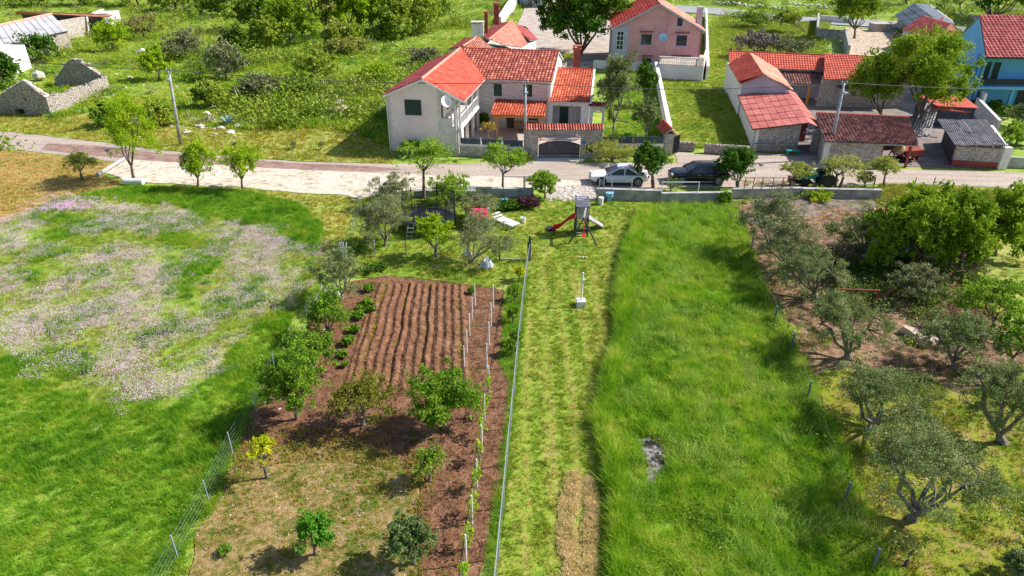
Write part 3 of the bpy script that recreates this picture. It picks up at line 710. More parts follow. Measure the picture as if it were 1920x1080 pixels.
# ridged vegetable bed: the furrows run away from the camera, about 0.6 m apart
fx = [P(704,531), P(872,535), P(884,738), P(638,742)]
vs, fs = [], []; nx, ny = 180, 120
for j in range(ny+1):
    for i in range(nx+1):
        a = fx[3].lerp(fx[2], i/nx).lerp(fx[0].lerp(fx[1], i/nx), j/ny)
        rowc = i/nx*12.5 + .22*noise.noise(a*.45) + .08*noise.noise(a*1.4); deep = .10 if int(rowc+.5) not in (5, 8) else .17
        edge = min(1, i/6, (nx-i)/6, j/4, (ny-j)/4)
        z = .10*edge + edge*deep*(.5*math.cos(2*math.pi*rowc)) + .05*noise.noise(a*3.2) + .035*noise.noise(a*9)
        vs.append((a.x, a.y, max(.045, z+.07)))
for j in range(ny):
    for i in range(nx):
        q = j*(nx+1)+i; fs.append((q, q+1, q+nx+2, q+nx+1))
me = bpy.data.meshes.new('furrows'); me.from_pydata(vs, [], fs); me.materials.append(m_soil)
o = bpy.data.objects.new('furrows', me); C.objects.link(o); o['kind'] = 'structure'
# yards, courtyards, distant road
sheet('forecourt', px_poly([(1010,290),(1090,288),(1096,303),(985,305)]), m_concW, .012, wob=.02)
sheet('gravel_forecourt', px_poly([(1262,284),(1320,290),(1405,294),(1420,300),(1560,296),(1620,304),(1640,318),(1450,312),(1270,306)]), m_road, .006, wob=.2)
sheet('courtyard', px_poly([(985,12),(1000,-8),(1150,-8),(1155,115),(1100,128),(1000,128),(960,70)]), m_court, .006, wob=.2)
sheet('house_patio', px_poly([(868,236),(1125,232),(1128,290),(868,288)]), mk('patio_paving', [(.42,.34,.31), (.52,.44,.41)], scale=1, rough=.9), .012, wob=.02)
SIDE = px_poly([(1236,150),(1330,60),(1340,40),(1560,40),(1530,100),(1375,165),(1408,285),(1260,275)])
sheet('side_lawn', SIDE, m_lawn, .004, wob=.3)
PLOT = px_poly([(1140,130),(1232,140),(1250,275),(1132,285)])
sheet('garden_soil', PLOT, m_lawn, .008, wob=.1)
sheet('bare_yard', px_poly([(1585,52),(1680,58),(1665,112),(1580,110)]), mk('bare_pink_soil', [(.30,.24,.15), (.48,.37,.28), (.58,.47,.38)], scale=1.2, rough=.95, bump=.3), .006, wob=.3)
sheet('shed_apron', px_poly([(1404,286),(1640,298),(1640,316),(1404,312)]), m_road, .009, wob=.1)
sheet('entrance_gravel', px_poly([(1026,350),(1120,350),(1118,382),(1070,384),(1024,374)]), m_court, .02, wob=.25)
sheet('farmyard', px_poly([(1440,170),(1560,155),(1720,160),(1790,190),(1850,230),(1850,316),(1720,312),(1700,312),(1500,300),(1490,240)]), mk('farmyard_dirt', [(.17,.14,.135), (.28,.24,.22)], scale=.5, rough=.95), .005, wob=.2)
sheet('country_road', [P(x, y).to_2d() for x, y in [(1200,6),(1335,14),(1480,30),(1600,36),(1760,45),(1990,70),(1990,88),(1800,62),(1640,50),(1500,43),(1335,26),(1200,18)]], m_grey_road, .01, wob=.1)
sheet('dug_soil_plot', px_poly([(1385,385),(1440,372),(1640,372),(1640,400),(1500,408),(1410,420)]), mk('purple_dug_soil', [(.10,.07,.065), (.20,.15,.14), (.28,.22,.20)], scale=1, rough=.95, bump=.8, bscale=12), .02, res=.5, hfn=lumpy(.06, 1.2), wob=.3)
sheet('burnt_patch', px_poly([(1208,822),(1240,815),(1256,850),(1245,880),(1250,905),(1215,910),(1200,870)]), m_ash, .035, res=.2, hfn=lumpy(.025, 2.5), wob=.6, step=.3)

# ================================================================== GRASS (stuff)
tallP = [tuft(10+k, 20, .15, .55, .015, 1.0) for k in range(4)]
midP = [tuft(20+k, 18, .15, .26, .014, 1.0) for k in range(4)]
lowP = [tuft(30+k, 12, .12, .10, .018, .8) for k in range(3)]
def put(name, protos, mat, p, z=0., s0=.8, s1=1.2, seed=5, zs=None, tilt=.15, label=None, rot=None):
    g = np.random.default_rng(seed); n = len(p); s = g.uniform(s0, s1, n)
    S = np.stack([s, s, s*(zs if zs is not None else 1)], 1)
    return scatter(name, protos, mat, np.column_stack([p, np.full(n, z)]), S, spin(n, seed+1, tilt) if rot is None else rot, label)
BURN = wobble(px_poly([(1203,822),(1244,814),(1258,850),(1250,896),(1213,908),(1199,868)]), .3, .4, 4)
p = rand_in(wobble(TALL, .8, .25, 1), 62, 1, excl=[BURN]); ff = nfield(p, .45, 3); f3 = nfield(p, 1.3, 8)
keep = (f3 + ff*.5) > -.60; p, ff, f3 = p[keep], ff[keep], f3[keep]
rt = spin(len(p), 4, .22); rt[:,0] += ff*1.3; rt[:,1] += f3*1.2
put('tall_grass', tallP, m_grassT, p, 0, .75, 1.2, 2, .68+ff*.5+f3*.4, label='bright green uncut grass filling the middle field', rot=rt)
p = rand_in(wobble(MEADOW, .8, .3, 1), 46, 3, excl=[]); inner = inside(p, FLOWERS); fn = nfield(p, .28, 1)+.5*nfield(p, 1.1, 2)
dead = inner & (fn > -.15); p1 = p[~dead]; f1 = nfield(p1, .4, 3)
put('meadow_grass', midP, m_grassM, p1, 0, .75, 1.3, 4, 1+f1*.7, .25, label='green meadow grass round the clover patches')
p2 = p[dead]; put('flower_patch_grass', midP, m_grassF, p2, 0, .5, .9, 6, .55, .3, label='thin olive grass under the pink clover')
pf = rand_in(wobble(FLOWERS, .8, 2.6, 3), 80, 9); fn = nfield(pf, .30, 1)*1.0+.6*nfield(pf, .9, 2)+.35*nfield(pf, 2.6, 5)
edge = fn > -.42 + 1.0*np.random.default_rng(3).random(len(pf)); pf = pf[edge]
put('clover_flowers', [heads(k, 7, .26, .20, .0145) for k in range(4)], m_flow, pf, 0, .7, 1.2, 7, label='pale pink clover flowers spread over the left meadow')
pc = px_poly([(108,378),(155,376),(158,392),(112,395)])
put('clover_flowers', [heads(k, 9, .17, .25, .022) for k in range(3)], mk('mauve_clover', [(.62,.34,.58), (.74,.48,.66)], scale=2, rnd=.5), np.random.default_rng(5).normal(0, 1, (150, 2))*np.array([1.5,.8])+np.array(P(133,386))[:2], 0, .8, 1.3, 7, label='small mauve clover patch near the dry corner')
py = rand_in(MEADOW, 1.0, 19, dfn=lambda q: np.clip(nfield(q, .3, 9)*4, 0, 1)); put('yellow_flowers', [heads(k, 5, .2, .3, .014) for k in range(2)], m_flow_y, py, 0, .7, 1.1, 7)
py = rand_in(TALL, 2.0, 19, dfn=lambda q: np.clip(nfield(q, .3, 9)*4, 0, 1)); put('yellow_flowers', [heads(k, 5, .2, .6, .013) for k in range(2)], m_flow_y, py, 0, .7, 1.1, 7)
# pale seed heads over the tall field
ps = rand_in(TALL, 14, 29, dfn=lambda q: np.clip(.25+nfield(q, .25, 19)*2.5, 0, 1), excl=[BURN])
put('grass_seed_heads', [tuft(60+k, 7, .18, .75, .012, .5) for k in range(3)], mk('seed_heads', [(.22,.38,.08), (.32,.46,.16), (.42,.50,.24)], scale=1, rnd=.5, transl=.3), ps, 0, .8, 1.1, 8, .75+.3*nfield(ps, .45, 3))
# lawns and mown strip, in faint rows along the strip
stripe = lambda q: np.sin(q[:,0]*6.2-q[:,1]*.10)+.5*nfield(q, .8, 3)
p = rand_in(STRIP, 64, 31, dfn=lambda q: np.clip(.75-.5*stripe(q), .15, 1)*np.where(inside(q, HAY[0])|inside(q, HAY[1]), .25, 1)); put('mown_grass', lowP, m_grassS, p, .02, .7, 1.3, 9, .9+.6*nfield(p, 1.5, 2))
p = rand_in(LAWN, 26, 33, excl=[STRIP]); put('lawn_grass', lowP, m_grassS, p, .01, .8, 1.6, 10, 1+.8*nfield(p, 1., 2))
p = rand_in(STRIP, 46, 35, dfn=lambda q: np.clip(stripe(q)*.9+.05, 0, 1)); put('dry_clippings', [tuft(80+k, 9, .16, .05, .016, 2.) for k in range(3)], m_grassD, p, .03, .8, 1.3, 11, tilt=.3)
for i, h_ in enumerate(HAY): p = rand_in(wobble(h_, .5, .22, i), 700, 36+i, dfn=lambda q: np.clip(.75+nfield(q, 4.3, 3)*1.2, 0, 1)*np.clip((22.8-q[:,1])/3, .08, 1)); put('hay', [tuft(84+k, 12, .16, .08, .014, 2.) for k in range(3)], mk('hay_stalks', [(.34,.36,.12), (.54,.53,.28), (.70,.68,.46)], scale=2, rough=.8, rnd=.5, transl=.3), p, .05, .8, 1.3, 12, tilt=.5)
# weeds along the fence, and along the field edges
FW = px_poly([(982,520),(992,520),(990,560),(978,660),(962,800),(948,940),(930,1090),(925,1200),(890,1200),(905,1090),(925,940),(945,800),(955,720),(935,680),(945,600),(950,545)])
p = rand_in(FW, 70, 41); put('fence_side_weeds', midP, m_grassM, p, .02, .6, 1.1, 13, .8+.5*nfield(p, .8, 2))
FW2 = px_poly([(610,430),(640,440),(600,540),(545,640),(505,740),(450,850),(400,960),(345,1090),(320,1200),(290,1200),(330,1050),(385,900),(430,800),(470,700),(540,590)])
p = rand_in(FW2, 34, 43, dfn=lambda q: np.clip(.6+nfield(q, .6, 4)*2, 0, 1)); put('fence_side_weeds', midP, m_grassM, p, .02, .6, 1.1, 14, .9+.4*nfield(p, .8, 2))
p = rand_in(DRYR, 22, 44); put('verge_grass', lowP, m_grassY, p, .01, .8, 1.6, 15)
p = rand_in(DRYL, 16, 45); put('verge_grass', lowP, m_grassD, p, .01, .8, 1.7, 16)
p = rand_in(DRYL, 8, 46, dfn=lambda q: np.clip(nfield(q, .3, 4)*3, 0, 1)); put('verge_grass', lowP, m_grassY, p, .01, .9, 1.9, 16)
p = rand_in(VERG, 12, 47); put('verge_grass', lowP, m_grassY, p, .01, .9, 2.2, 17, 1.1+nfield(p, .4, 2))
p = rand_in(DRYSOIL, 16, 48, dfn=lambda q: np.clip(.35+nfield(q, .8, 4)*2.2, 0, 1)); put('soil_weeds', lowP, m_grassY, p, .02, .6, 1.3, 18)
p = rand_in(DRYSOIL, 9, 49, dfn=lambda q: np.clip(nfield(q, .8, 7)*3, 0, 1)); put('soil_weeds', lowP, m_grassM, p, .02, .7, 1.6, 19)
p = rand_in(DRYSOIL, 30, 50); put('dry_stalks', lowP, m_grassD, p, .02, .5, 1., 20, .5)
p = rand_in(MOSS, 34, 51, dfn=lambda q: np.clip(.6+nfield(q, .5, 4)*2, 0, 1)); put('orchard_grass', lowP, m_moss_b, p, .03, .7, 1.5, 21, .9+.5*nfield(p, .8, 2))
p = rand_in(ORCH, 7, 52, dfn=lambda q: np.clip(.1+nfield(q, .35, 14)*2.5, 0, 1)); put('orchard_weeds', lowP, m_moss_b, p, .01, .8, 1.8, 22)
p = rand_in(ORCH, 5, 53, dfn=lambda q: np.clip(nfield(q, .25, 24)*2.5, 0, 1)); put('dry_stalks', lowP, m_grassD, p, .01, .8, 1.8, 23)
# dark weedy border between the tall grass and the orchard
EDGE = px_poly([(1362,388),(1385,400),(1440,560),(1500,670),(1560,800),(1625,960),(1690,1120),(1655,1120),(1590,960),(1545,850),(1490,700),(1440,600),(1405,520),(1385,450)])
bushP = []
for k in range(4):
    g_ = np.random.default_rng(400+k); c_ = g_.normal(0, .38, (130, 3)); c_[:,2] = np.abs(c_[:,2])*.9+.05; v_, f_ = leafquads(c_, .20, .5, k); bushP.append((v_, [tuple(map(int, q)) for q in f_]))
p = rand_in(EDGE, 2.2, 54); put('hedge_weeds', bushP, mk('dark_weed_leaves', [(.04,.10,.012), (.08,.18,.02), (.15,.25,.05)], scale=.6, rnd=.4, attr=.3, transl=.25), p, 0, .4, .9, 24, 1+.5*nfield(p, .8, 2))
p = rand_in(EDGE, 30, 55); put('hedge_weeds', tallP, m_grassT, p, 0, .8, 1.3, 25)
# clods and stones on the tilled soil
def rockproto(seed):
    m = MB(); m.rock((0,0,0), 1, .7, seed=seed); return np.array(m.v), m.f
rockP = [rockproto(900+k) for k in range(4)]
p = rand_in(BED, 60, 60); put('soil_clods', rockP, m_soil, p, .06, .012, .04, 26, tilt=1)
p = rand_in(BED, 6, 61); put('pale_stones', rockP, m_rock, p, .08, .008, .022, 27, tilt=1)
p = rand_in(DRYSOIL, 6, 62); put('pale_stones', rockP, m_rock, p, .03, .012, .035, 27, tilt=1)
p = rand_in(ORCH, 3, 63); put('pale_stones', rockP, m_rock, p, .03, .015, .06, 28, tilt=1)
p = rand_in(BURN, 14, 64); put('ash_lumps', rockP, m_ash, p, .05, .02, .08, 29, tilt=1)
# ---- wild land behind: grass, weeds and undergrowth thin out with distance as they shrink to a pixel
WILD = [(-160,62),(-62,60),(-40,62),(-11.5,63),(-11,84),(-2,100),(-3,150),(12,150),(12,105),(40,105),(70,100),(75,62),(140,62),(260,250),(260,330),(-260,330),(-260,250)]
KEEP = [px_poly([(985,12),(1000,-8),(1150,-8),(1155,115),(1100,128),(900,128),(700,250),(700,128),(880,70)])]
COMPLEX = [(20,56),(52,56),(60,80),(60,108),(27,92)]
BLUEY = [(45,60),(75,60),(80,95),(48,90)]
PINK = [(12,90),(29,90),(31,128),(12,128)]
HOUSE = [(-12,56),(20,56),(14,90),(8,105),(-8,108)]
BARE = px_poly([(1530,45),(1700,50),(1668,116),(1560,112)])
CROAD = px_poly([(1200,4),(1335,12),(1480,28),(1600,34),(1760,43),(1990,66),(1990,90),(1800,64),(1640,52),(1500,45),(1335,28),(1200,20)])
EX = [VERG, ROAD, YARD, DRYL, SIDE, PLOT, COMPLEX, BLUEY, PINK, HOUSE, BARE, CROAD, px_poly([(985,12),(1000,-8),(1150,-8),(1155,115),(1100,128),(1000,128),(960,70)])]
LEFTR = px_poly([(-60,200),(100,218),(210,165),(150,160),(100,170),(-60,150)])
dist = lambda q: np.minimum(1, (70/np.hypot(q[:,0], q[:,1]))**2.2)
infr = lambda q: (np.abs(q[:,0]) < q[:,1]*.75+14)
p = rand_in(WILD, 9, 70, dfn=lambda q: dist(q)*infr(q), excl=EX); fz = nfield(p, .08, 3)+.5*nfield(p, .3, 5)
sc_ = .9+np.hypot(p[:,0], p[:,1])/90
put('wild_grass', [tuft(90+k, 13, .26, .42, .045, .7) for k in range(4)], m_grassW, p, -.03, .9, 1.5, 30, np.clip(.75+fz*1.1, .15, 2), label='rough green grass over the wild land behind')
p = rand_in(WILD, .55, 71, dfn=lambda q: dist(q)*infr(q)*np.clip(nfield(q, .06, 12)*3.2+.35, 0, 1), excl=EX+[LEFTR])
put('undergrowth', bushP, m_scrub, p, 0, .9, 2.6, 31, 1+.5*nfield(p, .2, 2), label='low tangled green undergrowth over the wild land')
p = rand_in(SIDE, 14, 75, excl=[]); put('side_lawn_grass', lowP, m_grassS, p, .01, 1., 2.4, 35)
p = rand_in(PLOT, 20, 76); put('garden_weeds', lowP, m_grassM, p, .01, 1., 2.2, 36)
p = rand_in(WILD, .35, 72, dfn=lambda q: dist(q)*infr(q)*np.clip(nfield(q, .07, 42)*3.-.1, 0, 1), excl=EX+[LEFTR])
put('grey_undergrowth', bushP, m_scrubG, p, 0, .7, 1.7, 32, .9, label='grey brown leafless scrub over the wild land')
p = rand_in(WILD, .25, 73, dfn=lambda q: dist(q)*infr(q)*np.clip(nfield(q, .10, 62)*3., 0, 1), excl=EX+[LEFTR])
put('fresh_undergrowth', bushP, m_fruit, p, 0, .8, 1.8, 33, .9)
p = rand_in(WILD, .12, 74, dfn=lambda q: dist(q)*infr(q), excl=EX); put('field_stones', rockP, m_rock, p, 0, .08, .28, 34, tilt=1)

# seedlings along a few of the furrows
pts_ = []
for rr_, n_ in ((.08,60),(.13,60),(.92,45),(.60,16),(.36,16)):
    for k in range(n_):
        t = R.random(); a = fx[3].lerp(fx[2], rr_+R.gauss(0,.004)).lerp(fx[0].lerp(fx[1], rr_+R.gauss(0,.004)), t); pts_.append((a.x, a.y))
put('furrow_seedlings', lowP, m_yellow, np.array(pts_), .16, .5, 1.1, 37)
p = rand_in(DRYSOIL, 26, 77, dfn=lambda q: np.clip(.1+nfield(q, .45, 17)*3, 0, 1)); put('soil_weeds', lowP, m_grassM, p, .02, .6, 1.2, 38)
p = rand_in(ORCH, 12, 78, dfn=lambda q: np.clip(nfield(q, .3, 34)*3, 0, 1)); put('orchard_weeds', midP, m_grassM, p, .01, .5, 1., 39, .6)
p = rand_in(YARD, 1.2, 79, dfn=lambda q: np.clip(nfield(q, .35, 4)*3-.3, 0, 1)); put('yard_weeds', lowP, m_grassY, p, .01, .8, 1.6, 40)

# dark and light swirls where the tall grass has been laid over by wind
ps = rand_in(TALL, 30, 81, dfn=lambda q: np.clip(nfield(q, .55, 77)*4-.2, 0, 1), excl=[BURN])
rt = spin(len(ps), 82, .3); rt[:,0] += .9; put('laid_grass', [tuft(100+k, 14, .16, .7, .022, .9) for k in range(3)], mk('pale_laid_grass', [(.18,.42,.04), (.28,.52,.09), (.38,.58,.16)], scale=.6, rnd=.4, transl=.3), ps, 0, .8, 1.1, 41, 1., rot=rt)
ps = rand_in(TALL, 9, 83, dfn=lambda q: np.clip(nfield(q, .35, 97)*4-.5, 0, 1), excl=[BURN])
put('broad_leaf_weeds', bushP, mk('deep_green_weeds', [(.04,.12,.01), (.07,.20,.015), (.12,.28,.03)], scale=.6, rnd=.4, transl=.25), ps[::3], 0, .35, .6, 42, 1.)
ps = rand_in(MEADOW, 7, 84, dfn=lambda q: np.clip(nfield(q, .4, 107)*4-.9, 0, 1))
put('broad_leaf_weeds', bushP, mk('deep_green_weeds', [(.04,.12,.01)]), ps[::4], 0, .2, .4, 43, .8)

SHADE_FILL = px_poly([(1540,500),(1660,470),(1760,500),(1880,540),(1840,600),(1700,600),(1560,590)])
ps = rand_in(SHADE_FILL, 1.6, 85); put('shade_undergrowth', bushP, mk('dark_weed_leaves', [(1,1,1)]), ps, 0, .5, 1.2, 44, .8)  # dark leaves added in place of the great trees' cast shade
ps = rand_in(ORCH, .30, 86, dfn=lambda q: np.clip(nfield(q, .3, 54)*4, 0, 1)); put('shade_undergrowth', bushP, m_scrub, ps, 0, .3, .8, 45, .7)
# weeds and crumbs that blur the rim between the soil and the weedy floor
RIM = [px_poly([(430,820),(560,800),(700,815),(800,850),(800,905),(690,870),(560,865),(440,890)]), px_poly([(770,860),(815,860),(812,1090),(765,1090)])]
for i, rm_ in enumerate(RIM):
    ps = rand_in(rm_, 40, 87+i); put('soil_clods', rockP, m_soil, ps, .05, .015, .06, 46, tilt=1)
    ps = rand_in(rm_, 26, 89+i); put('soil_weeds', lowP, m_grassY, ps, .05, .6, 1.4, 47)
ps = rand_in(BARE, .8, 96); put('field_stones', rockP, m_rock, ps, 0, .05, .15, 53, tilt=1)
ps = rand_in(BED, 5, 91, dfn=lambda q: np.clip(nfield(q, .7, 64)*4-.3, 0, 1)); put('soil_weeds', lowP, m_grassM, ps, .08, .6, 1.3, 48)
RT = wobble(px_poly([(1205,392),(1228,396),(1205,450),(1185,510),(1178,600),(1172,660),(1150,725),(1140,790),(1156,860),(1172,940),(1170,1090),(1150,1090),(1152,940),(1132,860),(1116,790),(1132,720),(1154,650),(1158,600),(1164,500),(1184,440)]), .5, .12, 8)
ps = rand_in(RT, 110, 92); put('edge_grass', tallP, m_grassT, ps, .02, .9, 1.2, 49, 1.3+.4*nfield(ps, .7, 3), tilt=.3)
RV = px_poly([(1650,346),(1700,348),(1880,356),(1990,374),(1990,384),(1640,378)])
ps = rand_in(RV, 30, 93); put('verge_grass', midP, m_grassY, ps, 0, .6, 1.3, 50)
RV2 = px_poly([(1385,340),(1500,338),(1510,352),(1388,354)])
ps = rand_in(RV2, 16, 94); put('verge_grass', lowP, m_grassY, ps, 0.01, .8, 1.6, 51)
ps = rand_in(DRYSOIL, 30, 95, dfn=lambda q: np.clip(.2+nfield(q, .6, 37)*3, 0, 1)); put('soil_weeds', lowP, m_moss_b, ps, .02, .6, 1.4, 52)

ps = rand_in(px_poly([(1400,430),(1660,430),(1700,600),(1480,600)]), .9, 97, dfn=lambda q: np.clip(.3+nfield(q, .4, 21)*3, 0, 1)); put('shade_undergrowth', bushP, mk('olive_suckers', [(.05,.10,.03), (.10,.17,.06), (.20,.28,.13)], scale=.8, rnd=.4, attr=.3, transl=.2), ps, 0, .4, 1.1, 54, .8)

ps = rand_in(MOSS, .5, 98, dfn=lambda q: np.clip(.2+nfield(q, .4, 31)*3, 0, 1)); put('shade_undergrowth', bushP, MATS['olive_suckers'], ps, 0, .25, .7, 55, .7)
ps = rand_in(MOSS, 26, 99, dfn=lambda q: np.clip(.3+nfield(q, .5, 41)*3, 0, 1)); put('orchard_grass', midP, m_grassM, ps, .02, .5, 1., 56, .6)

# ================================================================== STONE HOUSE WITH RED ROOFS
FL = P(735,283); FR = P(860,289)
hd = (FR-FL).normalized(); hn = Vector((-hd.y, hd.x, 0))
def hp(u, v, z=0.): return FL + hd*u + hn*v + Vector((0,0,z))
Hs = thing('stone_house', 'large pale stone house with bright red tiled roofs behind the black gate', 'house', FL)
u_ap = 3.37; zA = 6.65
eL, eR = (-.25, 5.15), (7.1, 4.85)
# front gable wall with the shuttered window; right bay is stone with the balcony opening
A, B = hp(0,0), hp(6.3,0)
ub = onwall(A, B, 822, 240)[0]
wo = opx(A, B, 759, 187, 790, 216)
sl = [((0, eL[1]-.05), (u_ap, zA-.12)), ((u_ap, zA-.12), (6.3, zA-.12-(zA-4.85)/(7.1-u_ap)*(6.3-u_ap)))]
wall(A, hp(ub,0), 0, 6.6, m_pinkw, Hs, [wo], slopes=sl)
s0 = hp(ub,0)
sl2 = [((-.0, sl[1][0][1]-(ub-u_ap)*.49), (6.3-ub, sl[1][1][1]))]
wall(s0, B, 0, 5.9, m_ashlar, Hs, [(.25, 1.15, 3.2, 4.35), (1.25, 6.3-ub-.3, 2.45, 4.2)], slopes=sl2, name='balcony_wall')
window(A, B, wo, Hs, 'shutter')
# quoins up the left corner, each stone its own block
for k in range(13):
    mb = MB(); ln = .34 if k % 2 else .22
    z = k*.385
    mb.hexa([hp(-.02,-.025,z+.01), hp(ln,-.025,z+.01), hp(ln,.02,z+.01), hp(-.02,.02,z+.01)], [hp(-.02,-.025,z+.375), hp(ln,-.025,z+.375), hp(ln,.02,z+.375), hp(-.02,.02,z+.375)])
    mb.build('quoin', m_ashlar, Hs)
wall(hp(-.001,16), hp(0,0), 0, 5.1, m_white, Hs)
wall(hp(4.3,.3), hp(4.3,9.3), 0, 5.6, m_ashlar, Hs, [(1.5,2.4,2.5,4.5), (4,5,2.9,4.3), (1.5,2.4,.02,2.0)], name='gallery_wall')
for o_ in ((1.5,2.4,2.5,4.5), (4,5,2.9,4.3)): window(hp(4.3,.3), hp(4.3,9.3), o_, Hs, 'shutter')
mb = MB(); mb.hexa([hp(4.3,0.31,0), hp(6.3,.31,0), hp(6.3,2.4,0), hp(4.3,2.4,0)], [hp(4.3,.31,2.2), hp(6.3,.31,2.2), hp(6.3,2.4,2.2), hp(4.3,2.4,2.2)]); mb.build('store_room', m_ashlar, Hs)
mb = MB(); mb.hexa([hp(4.33,.02,2.2), hp(6.65,-.06,2.2), hp(6.65,8.3,2.2), hp(4.33,8.3,2.2)], [hp(4.33,.02,2.42), hp(6.65,-.06,2.42), hp(6.65,8.3,2.42), hp(4.33,8.3,2.42)]); mb.build('balcony_floor', m_concW, Hs)
for v_ in (.15, 2.9, 5.6, 8.1):
    mb = MB(); mb.beam(hp(6.5,v_,2.42), hp(6.5,v_,4.95), .2); mb.build('post', m_frame, Hs)
    mb = MB(); mb.beam(hp(6.5,v_,0), hp(6.5,v_,2.2), .26); mb.build('pillar', m_ashlar, Hs)
railing([hp(6.5,.25), hp(6.5,8.1)], 2.42, .95, m_frame, Hs, gap=.16, r=.014)
# things kept on the balcony
# wing roof: left slope, right slope meeting the valley
RB = [hp(u_ap,-.35,zA), hp(3.2,15.6,zA)]
vall = hp(7.15,9.2,4.83)
roof([RB[0], RB[1], hp(-.25,15.6,5.15), hp(-.25,-.35,5.15)], m_tileM, Hs, slabmat=m_concW)  # side away from the sun: its shade is put into darker tiles
roof([RB[0], RB[1], vall, hp(7.1,-.35,4.83)], m_tileR, Hs, slabmat=m_concW, amp=.045, step=.05, pitch=.32, row=.45)
cap(RB[0], RB[1], m_cap, Hs)
mb = MB(); mb.beam(hp(-.33,-.3,5.02), hp(-.33,15.5,5.02), .12, .1); mb.build('gutter', m_frame, Hs)
mb = MB(); mb.tube([hp(-.33,0,5.0), hp(-.1,-.06,4.7), hp(-.1,-.06,.1)], .05, 6); mb.build('downpipe', m_frame, Hs)
mb = MB(); mb.tube([hp(6.75,-.2,4.7), hp(6.2,-.07,4.4), hp(6.2,-.07,.1)], .05, 6); mb.build('downpipe', m_frame, Hs)
for a_, b_ in ((hp(-.25,-.37,5.06), hp(u_ap,-.37,zA-.08)), (hp(u_ap,-.37,zA-.08), hp(7.1,-.37,4.74))):
    mb = MB(); mb.beam(a_, b_, .05, .16); mb.build('bargeboard', m_frame, Hs)
dc = wpt(A, B, onwall(A, B, 838, 186)[0], onwall(A, B, 838, 188)[1], -.5)
dish(dc, .52, (.55,-.75,.35), Hs)
# main block: back wall range
MA, MBp = hp(7.3,9.6), hp(13.7,9.2)
w1 = opx(MA, MBp, 926, 157, 941, 180); w2 = opx(MA, MBp, 982, 158, 998, 181)
gd = opx(MA, MBp, 950, 220, 966, 246); gw = opx(MA, MBp, 988, 222, 1004, 240)
wall(hp(4.5,9.7), hp(13.7,9.2), 0, 4.85, m_ashlar, Hs, [tuple((a+2.8 if i < 2 else a) for i, a in enumerate(w)) for w in (w1, w2)], name='wall')
window(MA, MBp, w1, Hs, 'shutter'); window(MA, MBp, w2, Hs, 'shutter')
for (u0, u1, z0_, z1_) in ((1.9, 2.7, .0, 2.0), (4.2, 5.2, .9, 1.8)):
    mb = MB(); mb.hexa([wpt(MA,MBp,u0,z0_+.01,-.04), wpt(MA,MBp,u1,z0_+.01,-.04), wpt(MA,MBp,u1,z0_+.01,.0), wpt(MA,MBp,u0,z0_+.01,.0)], [wpt(MA,MBp,u0,z1_,-.04), wpt(MA,MBp,u1,z1_,-.04), wpt(MA,MBp,u1,z1_,.0), wpt(MA,MBp,u0,z1_,.0)]); mb.build('door' if z0_ == 0 else 'window', m_inshade, Hs)
rr = hp(13.85,15.3,zA)
roof([RB[1], rr, hp(13.85,9.0,4.83), vall], m_tileB, Hs, slabmat=m_concW, pitch=.34, row=.46, amp=.045, step=.05)
roof([RB[1], rr, hp(13.85,21.5,4.83), hp(3.2,21.5,4.83)], m_tileB, Hs, slabmat=m_concW, pitch=.34, row=.46)
cap(RB[1], rr, m_capR, Hs)
wall(hp(13.7,9.0), hp(13.7,21), 0, 6.5, m_white, Hs, slopes=[((0,4.75),(6.3,6.5)), ((6.3,6.5),(12,4.8))], name='gable_wall')
# low wing with the orange roof, front porch, brick chimney
c0, c1, c2, c3 = P(1039,128,4.85), P(1113,131,4.85), P(1106,193,3.05), P(1026,190,3.05)
roof([c0, c1, c2, c3], m_tileO, Hs, pitch=.28, row=.38, slabmat=m_concW, amp=.04, step=.045)
cap(c0, c1, m_capR, Hs)
mb = MB(); mb.beam(c1+V(.1,0,.02), c2+V(.1,0,.02), .2, .16); mb.build('verge', m_frame, Hs)
q0 = hp(13.75,9.15); q1 = hp(18.0,8.7)
CA, CB = Vector((c3.x+.15, c3.y+.35, 0)), Vector((c2.x-.05, c2.y+.35, 0))
po = opx(CA, CB, 1036, 192, 1089, 232); po = (po[0], po[1], 0, 2.6)
wall(CA, CB, 0, 3.0, m_white, Hs, [po], name='porch_wall')
iA, iB = CA+hn*1.6, CB+hn*1.6
wall(iA, iB, 0, 3.3, m_ashlar, Hs, name='porch_back_wall')
mb = MB(); a = wpt(iA, iB, 1.0, 0, -.05); b = wpt(iA, iB, 1.9, 0, -.05)
mb.hexa([a, b, b+hn*.05, a+hn*.05], [x+V(0,0,2.1) for x in (a, b, b+hn*.05, a+hn*.05)]); mb.build('door', m_shut, Hs)
window(iA, iB, (2.1,3.2,.9,2.0), Hs, depth=-.05)
wall(Vector((c2.x-.05, c2.y+.65, 0)), Vector((c1.x-.1, c1.y, 0)), 0, 4.8, m_white, Hs, slopes=[((0,3.0),(6.2,4.8))], name='side_wall')
